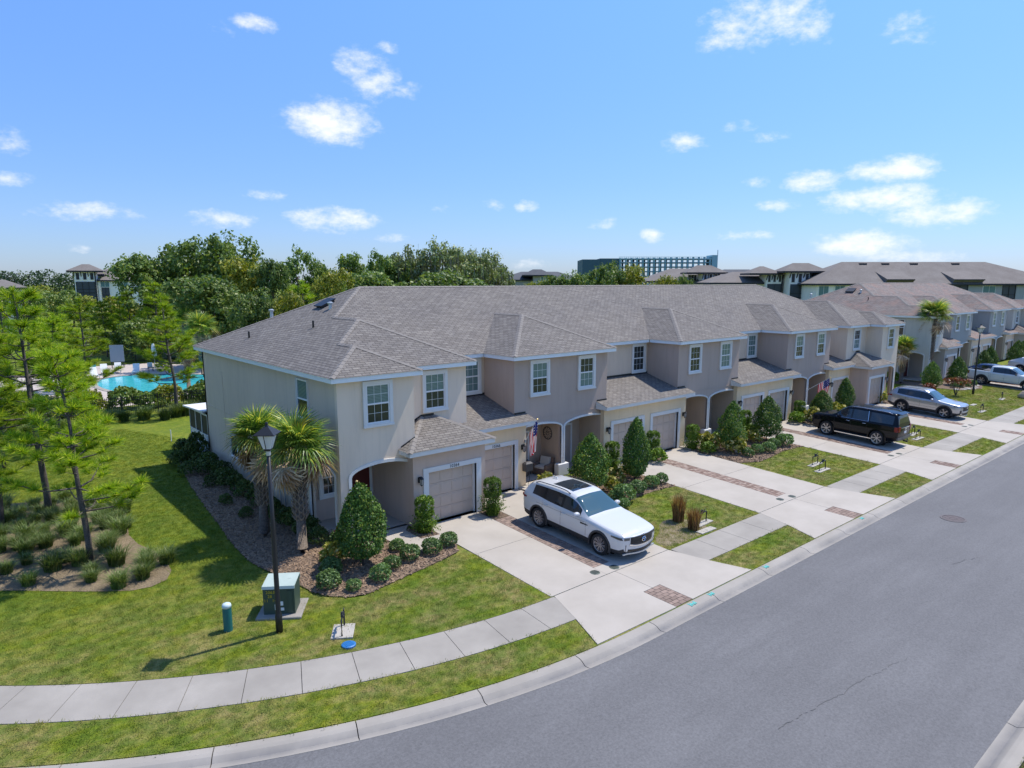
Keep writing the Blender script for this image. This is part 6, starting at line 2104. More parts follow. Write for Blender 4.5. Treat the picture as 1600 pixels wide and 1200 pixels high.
def det_black(root, t):
    L, W_ = t['L'], t['W']
    for s in (1, -1):
        t['strip']('headlight', s * .5, s * .9, lambda y: .95, lambda y: 1.06, LENSW, m=4)
        t['strip']('tail_light', s * .70, s * .92, lambda y: .98, lambda y: 1.26, LENSR, 'rear', m=3)
        t['wrap']('tail_light', s, L - .22, L - .02, lambda u: .98, lambda u: 1.24, LENSR)
        MB().box(s * .98 - .07, s * .98 + .07, -1.05, 1.15, .35, .39).build('running_board', MT['chrome'], root)
        # bright trim round the side glass
        m = MB(); m.tube([(s * (t['side'](x, t['belt'](x)) + .005), x - L / 2, t['belt'](x) + .012) for x in np.linspace(1.5, 3.46, 10)], .012, 5)
        x = 3.46; zz = np.linspace(t['belt'](x) + .012, t['top'](x) - .12, 5); m.tube([(s * (t['side'](x, z) + .006), x - L / 2 + (z - zz[0]) * -.14, z) for z in zz], .02, 5)
        m.build('window_trim', MT['chrome'], root)
    t['strip']('grille', -.62, .62, lambda y: .66, lambda y: 1.0, MT['chrome'])
    t['strip']('chrome_strip', -.62, .62, lambda y: 1.16, lambda y: 1.20, MT['chrome'], 'rear')
    t['strip']('bumper', -.95, .95, lambda y: .50, lambda y: .66, MT['greychrome'], 'rear', .03)
    t['strip']('licence_plate', -.16, .16, lambda y: .84, lambda y: .98, MT['white'], 'rear')
    t['strip']('emblem', -.10, .10, lambda y: 1.06, lambda y: 1.12, MT['chrome'], 'rear')
    # tow hitch below the rear bumper
    MB().box(-.05, .05, L / 2, L / 2 + .25, .36, .44).lathe([(.02, 0), (.02, .08), (.035, .1), (.03, .14)], 8, (0, L / 2 + .22, .42)).build('tow_hitch', MT['black'], root)
    MB().prism([(-.6, L / 2 - .34, 1.94), (.6, L / 2 - .34, 1.94), (.56, L / 2 - .04, 1.90), (-.56, L / 2 - .04, 1.90)], (0, 0, .035)).build('spoiler', BLACKP, root)


def det_silver(root, t):
    L = t['L']
    for s in (1, -1):
        t['strip']('headlight', s * .46, s * .74, lambda y: .83, lambda y: .90, LENSW, m=4)
        t['wrap']('headlight', s, .02, .40, lambda u: .83 + .03 * u, lambda u: .90 + .03 * u, LENSW)
        t['strip']('corner_vent', s * .66, s * .78, lambda y: .44, lambda y: .66, MT['black'], m=2)
        t['strip']('tail_light', s * .45, s * .84, lambda y: .98, lambda y: 1.07, LENSR, 'rear', m=4)
        t['wrap']('tail_light', s, L - .3, L - .02, lambda u: 1.0, lambda u: 1.09, LENSR)
    t['strip']('grille', -.5, .5, lambda y: .60, lambda y: .86, MT['black'], proud=.016)
    t['strip']('lower_intake', -.6, .6, lambda y: .34, lambda y: .47, MT['black'], proud=.016)
    t['strip']('bumper_trim', -.6, .6, lambda y: .50, lambda y: .57, SILVERP, proud=.02)
    t['strip']('skid_trim', -.6, .6, lambda y: .26, lambda y: .31, MT['galv'], proud=.02)
    t['strip']('emblem', -.08, .08, lambda y: .74, lambda y: .82, MT['chrome'], proud=.026)


def det_truck(root, t):
    L, W_ = t['L'], t['W']
    for s in (1, -1):
        t['strip']('headlight', s * .6, s * .95, lambda y: .98, lambda y: 1.10, LENSW, m=4)
        t['wrap']('tail_light', s, L - .16, L - .01, lambda u: .95, lambda u: 1.25, LENSR)
        t['strip']('tail_light', s * .86, s * .99, lambda y: .92, lambda y: 1.25, LENSR, 'rear', m=2)
        MB().box(s * 1.02 - .08, s * 1.02 + .06, -.9, 1.0, .42, .47).build('running_board', MT['black'], root)
        # rails and bed walls
        MB().box(min(s * .78, s * .84), max(s * .78, s * .84), 1.17, L / 2 - .10, .75, 1.33).build('bed_wall', MT['darkplastic'], root)
    t['strip']('grille', -.6, .6, lambda y: .68, lambda y: 1.05, MT['black'])
    t['strip']('bumper', -1.0, 1.0, lambda y: .42, lambda y: .62, MT['black'], proud=.05)
    t['strip']('bumper', -.98, .98, lambda y: .45, lambda y: .66, MT['chrome'], 'rear', .05)
    MB().box(-.82, .82, 1.17, L / 2 - .08, .72, .76).build('bed_floor', MT['darkplastic'], root)
    MB().box(-.80, .80, 1.15, 1.19, .76, 1.36).build('bed_front', MT['darkplastic'], root)
    MB().prism([(-.84, 1.2, 1.345), (.84, 1.2, 1.345), (.84, 1.75, 1.37), (-.84, 1.75, 1.37)], (0, 0, .035)).build('bed_cover', MT['darkplastic'], root)


def det_plain(root, t):
    L = t['L']
    for s in (1, -1):
        t['strip']('headlight', s * .5, s * .8, lambda y: .72, lambda y: .82, LENSW, m=4)
        t['strip']('tail_light', s * .45, s * .84, lambda y: .9, lambda y: 1.0, LENSR, 'rear', m=4)
    t['strip']('grille', -.45, .45, lambda y: .5, lambda y: .74, MT['black'])
    t['strip']('licence_plate', -.16, .16, lambda y: .62, lambda y: .74, MT['white'], 'rear')


MT['greychrome'] = flat('grey_bumper', (.10, .105, .11), .3, .3)
HW = lambda L, f=.80, r=.88: [(0, f), (.10, f + .07), (.3, .945), (.7, .99), (1.2, 1.0), (L - 1.0, 1.0), (L - .3, .97), (L - .1, .93), (L, r)]
SUVW = dict(L=5.1, W=1.99, wr=.385, axles=(.96, 4.08), nose=.16, spokes=10, rim=DARKALLOY, wstyle=1, clad=True,
            top=[(0, .93), (.10, .985), (.45, 1.045), (1.2, 1.13), (1.5, 1.165), (1.72, 1.25), (2.35, 1.62), (2.62, 1.70), (3.2, 1.735), (4.1, 1.70), (4.6, 1.645), (4.84, 1.52), (5.0, 1.22), (5.1, 1.0)],
            belt=[(0, .9), (1.4, 1.07), (2.0, 1.10), (3.5, 1.14), (4.3, 1.20), (5.1, 1.2)], bot=[(0, .36), (.15, .25), (.5, .22), (4.6, .24), (4.95, .3), (5.1, .45)],
            hw=HW(5.1, .82, .84), ws=(1.60, 2.42), rw=(4.72, 4.98), sunroof=(2.75, 3.78), sidewin=[(1.95, 2.86), (2.93, 3.82), (3.88, 4.52)],
            doors=(1.62, 2.89, 3.88), handles=(2.72, 3.68), mirror=1.98, rails=(2.7, 4.55), creases=((1.7, 4.2, .98),), detail=det_white, pitch=R(2.5), archw=.06)
vehicle('parked_car', 'white sport utility vehicle with dark glass roof on the second driveway', 'car', WHITEP, SUVW, (18.99, 17.93, G(18.9, 17.95) + .018), 0, 1.065, 'vehicles parked on the driveways')
SUVB = dict(L=5.2, W=2.05, wr=.43, axles=(.98, 4.05), nose=.12, spokes=7, rim=flat('bright_alloy', (.72, .66, .58), .3, .5), wstyle=1,
            top=[(0, 1.12), (.10, 1.20), (.5, 1.26), (1.2, 1.33), (1.36, 1.40), (1.84, 1.80), (2.15, 1.94), (2.9, 1.985), (4.3, 1.98), (4.8, 1.95), (5.0, 1.87), (5.1, 1.58), (5.16, 1.34), (5.2, 1.2)],
            belt=[(0, 1.09), (1.3, 1.25), (2.0, 1.27), (3.7, 1.30), (4.5, 1.32), (5.2, 1.33)], bot=[(0, .42), (.2, .32), (.6, .30), (4.7, .34), (5.2, .46)],
            hw=HW(5.2, .86, .9), ws=(1.28, 2.0), rw=(5.01, 5.15), sidewin=[(1.56, 2.42), (2.5, 3.38), (3.54, 4.84)], doors=(1.44, 2.46, 3.42), handles=(2.28, 3.25), mirror=1.68, rails=(2.3, 4.7), railm=MT['chrome'],
            tumble=.15, archm=BLACKP, archw=.05, creases=((1.2, 4.9, .78),), handlem=MT['chrome'], detail=det_black, pitch=R(-2.5))
vehicle('parked_car', 'long black sport utility vehicle with bright multi spoke wheels, nose towards the garage', 'car', BLACKP, SUVB, (44.62, 18.33, G(44, 18.3) + .018), math.pi, (1.02, 1.02, 1.08), 'vehicles parked on the driveways')
SUVS = dict(L=4.6, W=1.87, wr=.365, axles=(.92, 3.61), nose=.14, spokes=5, rim=ALLOY, wstyle=0, clad=True,
            top=[(0, .93), (.1, .98), (.4, 1.02), (1.05, 1.09), (1.3, 1.13), (1.5, 1.22), (2.0, 1.56), (2.3, 1.66), (2.8, 1.69), (3.7, 1.67), (4.1, 1.61), (4.35, 1.45), (4.5, 1.2), (4.6, .95)],
            belt=[(0, .9), (1.2, 1.03), (2.0, 1.07), (3.2, 1.12), (4.0, 1.18), (4.6, 1.2)], bot=[(0, .34), (.15, .26), (.5, .24), (4.1, .26), (4.6, .42)],
            hw=HW(4.6, .82, .86), ws=(1.36, 2.05), rw=(4.22, 4.5), sidewin=[(1.68, 2.44), (2.5, 3.28), (3.34, 3.98)], doors=(1.42, 2.47, 3.4), handles=(2.32, 3.2), mirror=1.7, rails=(2.3, 4.1), archw=.085, creases=((1.5, 3.8, .62),), detail=det_silver, pitch=R(2.5), handlem=MT['chrome'])
vehicle('parked_car', 'silver sport utility vehicle with black wheel arches and five spoke wheels', 'car', SILVERP, SUVS, (57.25, 18.72, G(57, 18.9) + .018), 0, 1.09, 'vehicles parked on the driveways')
TRK = dict(L=5.9, W=2.05, wr=.42, axles=(1.0, 4.68), nose=.10, spokes=6, rim=ALLOY, wstyle=0, ww=.28,
           top=[(0, 1.13), (.1, 1.2), (.5, 1.25), (1.5, 1.32), (1.66, 1.38), (2.2, 1.74), (2.5, 1.88), (2.9, 1.92), (3.6, 1.90), (3.98, 1.86), (4.06, 1.70), (4.09, 1.37), (4.2, 1.36), (5.8, 1.38), (5.9, 1.36)],
           belt=[(0, 1.1), (1.4, 1.24), (2.2, 1.26), (3.9, 1.28), (4.1, 1.32), (5.9, 1.34)], bot=[(0, .5), (.3, .42), (5.6, .45), (5.9, .55)],
           hw=[(0, .86), (.1, .92), (.3, .97), (.8, 1.0), (5.7, 1.0), (5.9, .98)], ws=(1.56, 2.36), rw=(4.0, 4.085), sidewin=[(1.9, 2.86), (2.92, 3.86)], doors=(1.68, 2.89, 3.98, 4.12), handles=(2.72, 3.72), mirror=1.95, bed=(4.14, 5.84),
           tumble=.14, archw=.10, mirrorm=MT['black'], detail=det_truck, pitch=R(2.5))
vehicle('pickup_truck', 'white pickup truck with black arches and dark windows, behind the far lamp post', 'truck', PEARLW, TRK, (77.75, 18.9, G(77, 19) + .018), 0, 1.0, 'vehicles parked on the driveways')
CARW = dict(L=4.8, W=1.85, wr=.36, axles=(.95, 3.72), nose=.14, spokes=7, rim=DARKALLOY, wstyle=0,
            top=[(0, .82), (.1, .87), (.4, .92), (1.2, 1.02), (1.42, 1.08), (2.1, 1.47), (2.4, 1.56), (2.9, 1.59), (3.6, 1.55), (4.2, 1.36), (4.6, 1.16), (4.74, 1.1), (4.8, .95)],
            belt=[(0, .8), (1.2, .95), (2.2, .99), (3.6, 1.06), (4.4, 1.1), (4.8, 1.1)], bot=[(0, .3), (.2, .22), (4.4, .22), (4.8, .4)],
            hw=HW(4.8, .82, .86), ws=(1.48, 2.2), rw=(3.75, 4.5), sidewin=[(1.8, 2.6), (2.66, 3.5)], doors=(1.5, 2.63, 3.5), handles=(2.48, 3.35), mirror=1.85, detail=det_plain, pitch=R(2.5))
vehicle('parked_car', 'white low car behind the pickup, at the picture edge', 'car', WHITEP, CARW, (91.0, 19.3, G(90, 19.3) + .018), 0, 1.08, 'vehicles parked on the driveways')
CARB = dict(CARW); CARB['rim'] = ALLOY
vehicle('parked_car', 'dark blue car mostly hidden behind the pickup bed', 'car', BLUEP, CARB, (81.2, 20.6, G(81, 20.6) + .018), 0, 1.0, 'vehicles parked on the driveways')
# ------------------------------------------------------------------ street furniture and small things
def lamp_post(loc, label):
    root = empty('street_lamp', loc, 0, label, 'street lamp', 'black lantern street lamps')
    MB().lathe([(.10, -.1), (.10, .5), (.085, .55), (.075, .6), (.062, 3.0), (.05, 5.25)], 14).build('post', MT['black'], root, smooth=True)
    MB().lathe([(.05, 5.25), (.065, 5.27), (.065, 5.38), (.045, 5.40)], 14).build('collar', MT['galv'], root)
    h = MB()
    h.lathe([(.11, 5.40), (.13, 5.43), (.12, 5.46)], 4)
    for k in range(4):
        a = math.pi / 4 + k * math.pi / 2; h.tube([(.15 * math.cos(a), .15 * math.sin(a), 5.45), (.295 * math.cos(a), .295 * math.sin(a), 5.86)], .012, 4)
    q = MB().lathe([(.40, 5.86), (.41, 5.88), (.07, 6.08), (.045, 6.12), (.05, 6.16), (.02, 6.2)], 4)
    h.add(q.v, q.f)
    c, s = math.cos(math.pi / 4), math.sin(math.pi / 4)
    hd = h.build('lantern_frame', MT['black'], root, rot=(0, 0, math.pi / 4 - YAW))
    g = MB().lathe([(.14, 5.46), (.285, 5.86)], 4, cap=False)
    g.build('lantern_glass', MT['lampglass'], hd)
    return root


lamp_post((6.73, 18.34, G(6.7, 18.3)), 'black lantern lamp post on the corner lawn in front of the electrical box')
lamp_post((70.1, 19.3, G(70, 19.3)), 'black lantern lamp post on the far end lawn beside the pickup')

# pad mounted transformer
ang = math.atan2(18.89 - 19.45, 7.49 - 6.67)
tr = empty('transformer_box', (7.26, 19.44, G(7.2, 19.4)), ang, 'green electrical transformer box on a concrete pad behind the lamp post', 'transformer')
MB().bevbox(-.66, .66, -.55, .72, -.1, .06, .02).build('pad', MT['sidewalk'], tr)
gtop = mottled('pale_green_paint', (.36, .44, .40), (.44, .52, .48), 2, .55, bstr=0, fmix=.1)  # lid a much paler green than the cabinet
gfront = flat('dark_green_paint', (.045, .075, .055), .5)
b = MB().prism([(-.46, -.32, .06), (-.46, .42, .06), (-.46, .48, .88), (-.46, .44, .98), (-.46, -.26, .93), (-.46, -.33, .86)], (.92, 0, 0))
b.build('cabinet', gfront, tr)
MB().prism([(-.475, -.31, .935), (-.475, .45, .995), (-.475, .49, .93), (-.475, .51, .84), (-.475, .54, .84), (-.475, .50, 1.015), (-.475, -.345, .965), (-.475, -.37, .88), (-.475, -.34, .875)], (.95, 0, 0)).build('lid', gtop, tr)
MB().box(-.31, -.20, .12, .14, .985, .993).box(.18, .29, .12, .14, .985, .993).build('lid_slot', MT['black'], tr)
MB().box(-.03, .12, -.342, -.332, .34, .47).box(-.02, .14, -.339, -.329, .18, .27).box(-.13, -.09, -.338, -.328, .2, .38).build('warning_label', MT['white'], tr)
MB().box(.26, .40, -.350, -.31, .10, .80).build('door_ridge', gfront, tr)
YEL = flat('yellow_stencil', (.55, .42, .03), .6)


for body, x, z in (('2063', -.24, .73), ('28', -.26, .60), ('11', -.37, .47), ('16', -.13, .47)):
    text(body, .13, (x, -.343, z), (R(90), 0, 0), YEL, tr)
# telephone pedestal
pd = empty('cable_pedestal', (5.62, 19.35, G(5.6, 19.3)), 0, 'teal green cable post with pale domed cap on the corner lawn', 'utility post')
MB().lathe([(.125, -.1), (.125, .72)], 18).build('post', flat('teal_plastic', (.012, .13, .125), .5), pd, smooth=False)
MB().lathe([(.129, .72), (.13, .78), (.115, .825), (.07, .85), (.001, .86)], 18).build('cap', flat('pale_cap', (.55, .66, .66), .45), pd, smooth=True)


def backflow(loc, rz, label, pad=(.62, .42), twin=False):
    root = empty('backflow_valve', loc, rz, label, 'water valve', 'backflow valves on the front lawns')
    w, d = pad
    MB().bevbox(-w / 2, w / 2, -d / 2, d / 2, -.05, .04, .01).build('pad', MT['pad'], root)
    m = MB().tube([(-.32, 0, .04), (-.32, 0, .46), (-.28, 0, .50), (.28, 0, .50), (.32, 0, .46), (.32, 0, .04)], .026, 7)
    m.build('pipe', MT['black'], root)
    v = MB().lathe([(.03, -.08), (.05, -.06), (.05, .06), (.03, .08)], 10, (0, 0, .50), 'x').tube([(-.12, 0, .50), (-.14, -.02, .62), (-.22, -.02, .63)], .016, 5).tube([(.12, 0, .50), (.14, -.02, .62), (.22, -.02, .63)], .016, 5).lathe([(.04, .46), (.06, .54), (.04, .62)], 8)
    v.build('valve_body', MT['darkplastic'], root)
    return root


MT['pad'] = flat('white_concrete_pad', (.42, .39, .345), .85)
backflow((8.16, 17.2, G(8.2, 17.2)), 1.0, 'black pipe valve on a pale square pad above the curved pavement', (.82, .62))
for x, y, lab in ((23.8, 15.75, 'black pipe valve on a white slab beside the clipped brown grasses'), (35.7, 16.35, 'nearer black pipe valve in the middle of the second lawn island'), (36.4, 17.1, 'farther black pipe valve in the middle of the second lawn island'),
                  (47.9, 15.95, 'nearer black pipe valve behind the black vehicle'), (48.9, 16.6, 'farther black pipe valve behind the black vehicle'), (61.8, 16.3, 'black pipe valve on the end lawn, nearest the silver vehicle'), (69.6, 17.0, 'black pipe valve on the end lawn near the far lamp post')):
    backflow((x, y, G(x, y)), rng.uniform(-.1, .1) + .05, lab, (1.25, .34))
for x, y, lab in ((64.3, 17.6, 'bare white slab in the grass of the end lawn'), (23.3, 15.2, 'bare white slab in the worn soil near the pavement')):
    tag(MB().bevbox(-.5, .5, -.16, .16, -.05, .045, .01).build('concrete_slab', MT['pad'], None, (x, y, G(x, y))), lab, 'concrete slab', 'bare white slabs in the lawns')
wm_ = MB().lathe([(0, .02), (.17, .015), (.20, 0), (.20, -.05)], 22, cap=False)
for k in range(5): wm_.box(-.12 + .05 * k, -.10 + .05 * k, -.12, .12, .016, .026)
tag(wm_.build('water_meter_lid', flat('blue_plastic', (.02, .16, .42), .5), None, (7.95, 16.45, G(7.95, 16.45) + .045)), 'bright blue round meter lid in the grass below the pale pad', 'meter lid')
MB_ = MB().tube([(0, 0, 0), (0, 0, .75)], .03, 6)
tag(MB_.build('marker_stake', MT['white'], None, (10.57, 44.95, -.04)), 'short white stake in the back lawn by the screened porch', 'stake')
# pale boulders and a stone edged bed at the far end of the end lawn
for i, (x, y, s) in enumerate(((71.2, 21.0, .5), (72.6, 20.5, .55), (74.2, 20.35, .45), (75.5, 20.6, .5), (73.4, 20.2, .4), (71.9, 20.6, .42))):
    o = put('pale_stone', ball('pale_stone', 10, .1, MT['pad']) if False else MB().lathe([(.01, -.1), (.5, 0), (.55, .18), (.38, .36), (.01, .42)], 9).mesh('pale_stone', MT['pad'], True), None, (x, y, G(x, y) - .05), (0, 0, i), (s * 1.3, s, s * .8))
    tag(o, 'white stone in the edging of the bed by the far lamp post', 'stone', 'white stones edging the far bed')
bl = MB().lathe([(.01, 0), (.42, .04), (.46, .2), (.3, .42), (.2, .55), (.16, .62), (.01, .66)], 10)
tag(bl.build('garden_boulder', mottled('tan_stone', (.33, .26, .18), (.45, .38, .28), 4), None, (71.9, 16.0, G(71, 16)), smooth=True), 'tan garden boulder at the far edge of the end lawn', 'boulder')


# flags
def flag(root_loc, out, rise, length, label, sag, stripes=True, seed=0, hang=.75, size=(.75, 1.15), hoist_t=.98, drift=(0, 0, 0)):
    """pole from a wall bracket with a limp striped flag; out = horizontal direction of the pole"""
    root = empty('flag', root_loc, 0, label, 'flag', 'flags on the house fronts')
    d = Vector((out[0], out[1], rise)).normalized()
    tip = d * length
    MB().tube([(0, 0, 0), tuple(tip)], .016, 6).build('pole', MT['white'], root)
    MB().lathe([(.01, -.03), (.045, -.02), (.05, .02), (.01, .05)], 8, tuple(tip)).build('finial', flat('gilt_finial', (.55, .42, .2), .4, .5), root)
    MB().box(-.04, .04, -.03, .03, -.08, .08).build('bracket', MT['galv'], root)
    # cloth: u along the pole (hoist), v downwards
    rr = random.Random(seed)
    nu, nv = 26, 30
    V, F, mi = [], [], []
    side = Vector((-d.y, d.x, 0)).normalized()
    for i in range(nu + 1):
        for j in range(nv + 1):
            u, v = i / nu, j / nv
            hoist = tip * (hoist_t - size[0] * u / length)
            squeeze = 1 - sag * v ** .5
            c = tip * (hoist_t - size[0] * (.5 + (u - .5) * squeeze) / length)
            # limp cloth gathers in folds under the pole
            fold = .085 * math.sin(u * 13 + 1.2 * math.sin(v * 3 + seed)) * (v ** .6) + .03 * math.sin(u * 29 + v * 4)
            p = hoist.lerp(c, v ** .7) + Vector((0, 0, -1)) * size[1] * v * hang + side * fold + d * (.06 * math.sin(v * 5 + u * 3) * v) + Vector(drift) * v
            V.append(tuple(p))
    for i in range(nu):
        for j in range(nv):
            a = i * (nv + 1) + j
            F.append((a, a + 1, a + nv + 2, a + nv + 1))
            s = int(i / nu * 13)
            if i < nu * 7 / 13 and j < nv * .42: mi.append(2 if not ((i * 5 // nu * 2 + 0) >= 0 and (i % 3 == 1) and (j % 3 == 1)) else 1)
            else: mi.append(0 if s % 2 == 0 else 1)
    me = mesh_np('cloth', V, F, [FRED, FWHT, FBLU], True, mi)
    put('cloth', me, root)
    return root


def cloth(name, c):
    m = flat(name, c, .8, 0, .2); nt = m.node_tree; b = nt.nodes['Principled BSDF']
    tr_ = nt.nodes.new('ShaderNodeBsdfTranslucent'); tr_.inputs[0].default_value = (*c, 1)
    mx = nt.nodes.new('ShaderNodeMixShader'); mx.inputs[0].default_value = .3
    nt.links.new(b.outputs[0], mx.inputs[1]); nt.links.new(tr_.outputs[0], mx.inputs[2]); nt.links.new(mx.outputs[0], nt.nodes['Material Output'].inputs[0])
    return m


FRED, FWHT, FBLU = cloth('flag_red', (.62, .02, .035)), cloth('flag_white', (.72, .66, .64)), cloth('flag_blue', (.015, .03, .17))
flag((20.93, 23.72, 2.25), (-.12, -1, 0), 1.25, 1.55, 'stars and stripes flag hanging limp on the wall beside the second garage', .45, seed=2, hang=1.0, size=(.95, 1.3))
flag((48.75, 24.0, 1.75), (.42, -1, 0), .75, 1.9, 'stars and stripes flag on a slanting pole between the two arches behind the black vehicle', .25, seed=5, hang=.95, size=(.9, 1.35))
flag((11.3, 22.77, 1.5), (-.25, -1, 0), .95, 1.72, 'flag hanging limp from a pole on the end house, against the large teardrop evergreen', .82, seed=8, hang=.98, size=(.8, 1.5), drift=(-.8, -.05, 0))

# porch of the second house: wicker sofa, chair, table, wall clock, hose reel
WICK = mottled('wicker', (.13, .085, .06), (.22, .15, .11), 14, .8, bstr=.5, fscale=60, fmix=.4)
CUSH = flat('cream_cushion', (.55, .50, .42), .9)
TEAL = flat('teal_cushion', (.03, .28, .32), .9)


def armchair(loc, rz, w, label, cush, name='wicker_armchair'):
    root = empty(name, loc, rz, label, 'armchair', None)
    MB().bevbox(-w / 2, w / 2, -.36, .36, .05, .34, .03).build('seat_base', WICK, root)
    MB().prism([(-w / 2, .24, .34), (-w / 2, .36, .34), (-w / 2, .42, .82), (-w / 2, .33, .84)], (w, 0, 0)).build('backrest', WICK, root)
    for s in (-1, 1): MB().bevbox(min(s * w / 2, s * (w / 2 - .12)), max(s * w / 2, s * (w / 2 - .12)), -.36, .3, .34, .58, .03).build('armrest', WICK, root)
    MB().bevbox(-w / 2 + .13, w / 2 - .13, -.34, .22, .345, .46, .04).build('seat_cushion', cush, root)
    MB().prism([(-w / 2 + .15, .10, .47), (-w / 2 + .15, .23, .47), (-w / 2 + .15, .30, .86), (-w / 2 + .15, .19, .88)], (w - .3, 0, 0)).build('back_cushion', cush, root)
    for sx in (-1, 1):
        for sy in (-1, 1): MB().box(sx * (w / 2 - .06) - .025, sx * (w / 2 - .06) + .025, sy * .3 - .025, sy * .3 + .025, 0, .05).build('leg', MT['black'], root)
    return root


armchair((23.05, 24.75, .022), -1.35, .85, 'brown wicker armchair with cream cushions in the second porch, by the column', CUSH)
armchair((21.75, 25.05, .022), .5, .8, 'wicker chair with a teal cushion inside the second porch', TEAL)
tb = empty('porch_table', (22.35, 25.15, .022), 0, 'small dark side table between the chairs in the second porch', 'table')
MB().lathe([(.28, .5), (.28, .53)], 16).build('table_top', WICK, tb)
for k in range(3):
    a = k * 2.09; MB().tube([(.2 * math.cos(a), .2 * math.sin(a), 0), (.1 * math.cos(a), .1 * math.sin(a), .5)], .015, 5).build('leg', MT['black'], tb)
lt = MB().box(-.07, .07, -.07, .07, 0, .02).box(-.06, .06, -.06, .06, .2, .22).lathe([(.03, .22), (.01, .28)], 8)
for sx in (-1, 1):
    for sy in (-1, 1): lt.box(sx * .055 - .006, sx * .055 + .006, sy * .055 - .006, sy * .055 + .006, .02, .2)
tag(lt.build('table_lantern', MT['black'], None, (22.35, 25.15, .555)), 'small dark lantern standing on the porch table', 'lantern')
ck = empty('wall_clock', (23.63, 25.05, 2.02), -math.pi / 2, 'round open ironwork wall clock on the second porch wall', 'clock')
m = MB().lathe([(.30, -.01), (.34, -.02), (.34, .0), (.30, .0), (.30, -.01)], 26, axis='y', cap=False).lathe([(.10, -.01), (.12, -.02), (.12, .0), (.10, .0), (.10, -.01)], 18, axis='y', cap=False)
m.build('clock_ring', MT['darkplastic'], ck)
m = MB()
for k in range(12):
    a = k * math.pi / 6; d_ = (math.cos(a), math.sin(a)); m.tube([(d_[0] * .2, -.015, d_[1] * .2), (d_[0] * .30, -.015, d_[1] * .30)], .016, 4)
m.build('numeral', MT['darkplastic'], ck)
MB().tube([(0, -.02, 0), (.12, -.02, .1)], .012, 4).tube([(0, -.02, 0), (-.05, -.02, .2)], .010, 4).build('clock_hand', MT['darkplastic'], ck)
hr = empty('hose_reel', (20.93, 23.68, 1.05), 0, 'grey garden hose reel on the wall beside the second garage door', 'hose reel')
MB().bevbox(-.22, .22, -.28, .0, -.22, .22, .08).build('housing', flat('grey_plastic', (.07, .065, .065), .5), hr)
MB().tube([(0, -.2, -.22), (.03, -.24, -.6), (-.05, -.22, -.9), (.08, -.3, -1.06), (.2, -.25, -1.0)], .014, 6).build('hose', MT['darkplastic'], hr)
fp = empty('flower_pot', (56.9, 23.2, G(56, 23.2) + .02), 0, 'terracotta pot of red flowers beside the last taupe garage', 'flower pot')
MB().lathe([(.13, 0), (.2, .34), (.22, .35), (.22, .40), (.18, .40)], 14).build('pot', flat('terracotta', (.36, .11, .05), .8), fp)
put('flowers', ball('flowers', 200, .06, MT['redleaf'], .26, .2, 91, .5, bias=.3), fp, (0, 0, .36))
wp = empty('white_planter', (34.9, 20.95, G(35, 20.9)), 0, 'white bucket planter at the foot of the evergreen in the second bed', 'planter')
MB().lathe([(.16, 0), (.2, .3), (.18, .3), (.16, .25)], 14).build('pot', MT['white'], wp)

# ------------------------------------------------------------------ pool garden
LV = -.035
deckp = [(5, 60.5), (24, 60.5), (25.5, 66), (24, 84), (20, 91), (11, 92), (4, 86)]
patch('pool_deck', deckp, mottled('pink_deck', (.46, .39, .35), (.54, .47, .43), 1.2, .9), .012, 4, zf=lambda x, y: LV, kind='structure')
poolp = smooth_poly([(12.6, 66.2), (15.4, 64.0), (18.2, 65.2), (19.6, 67.2), (21.8, 68.8), (22.4, 73.5), (20.6, 77.4), (17.6, 79.2), (14.8, 80.4), (12.2, 78.6), (11.2, 73)], 2)
cop = smooth_poly([(12.4, 65.6), (15.4, 63.4), (18.5, 64.7), (20.0, 66.8), (22.3, 68.4), (23.0, 73.6), (21.0, 77.9), (17.8, 79.8), (14.8, 81.1), (11.8, 79.1), (10.6, 73)], 2)
pool = empty('swimming_pool', (16.5, 72, LV), 0, 'kidney shaped turquoise swimming pool behind the pines', 'pool')
o = patch('coping', cop, MT['sidewalk'], .05, 3, holes=[poolp], zf=lambda x, y: LV, thick=.06, parent=pool); o.location = -pool.location
o = patch('pool_water', poolp, MT['water'], .02, 2, zf=lambda x, y: LV, parent=pool); o.location = -pool.location


def lounger(x, y, rz, label):
    root = empty('pool_lounger', (x, y, LV + .012), rz, label, 'sun lounger', 'white loungers on the pool deck')
    MB().box(-.32, .32, -1.0, .25, .30, .34).build('seat', MT['white'], root)
    MB().prism([(-.32, .25, .31), (-.32, .25, .35), (-.32, .72, 1.05), (-.32, .76, 1.02)], (.64, 0, 0)).build('backrest', MT['white'], root)
    for sx in (-.28, .28):
        for sy in (-.85, .2): MB().box(sx - .025, sx + .025, sy - .025, sy + .025, 0, .30).build('leg', MT['white'], root)


for i, (px, y, rz) in enumerate(((168, 83.0, .2), (189, 83.6, -.1), (217, 81.2, -.25), (152, 80.5, .5))):
    lounger(gx(px, y), y, rz * .4 - .19, ['white lounger behind the pool, in front of the blue grey board', 'white lounger in the middle of the far pool edge', 'white lounger nearest the closed umbrella', 'white lounger at the end of the pool, among the pines'][i])
um = empty('pool_umbrella', (gx(247, 83.5), 83.5, LV + .012), 0, 'closed white umbrella by the far edge of the pool', 'umbrella')
MB().tube([(0, 0, 0), (0, 0, 3.3)], .03, 6).build('pole', MT['white'], um)
MB().lathe([(.34, 1.55), (.30, 1.9), (.17, 2.7), (.03, 3.3)], 9).build('canopy', MT['white'], um)
pt = empty('pool_table', (gx(252, 83.5), 82.3, LV + .012), 0, 'dark round table under the closed umbrella', 'table')
MB().lathe([(.6, .70), (.6, .74)], 16).build('table_top', MT['darkplastic'], pt)
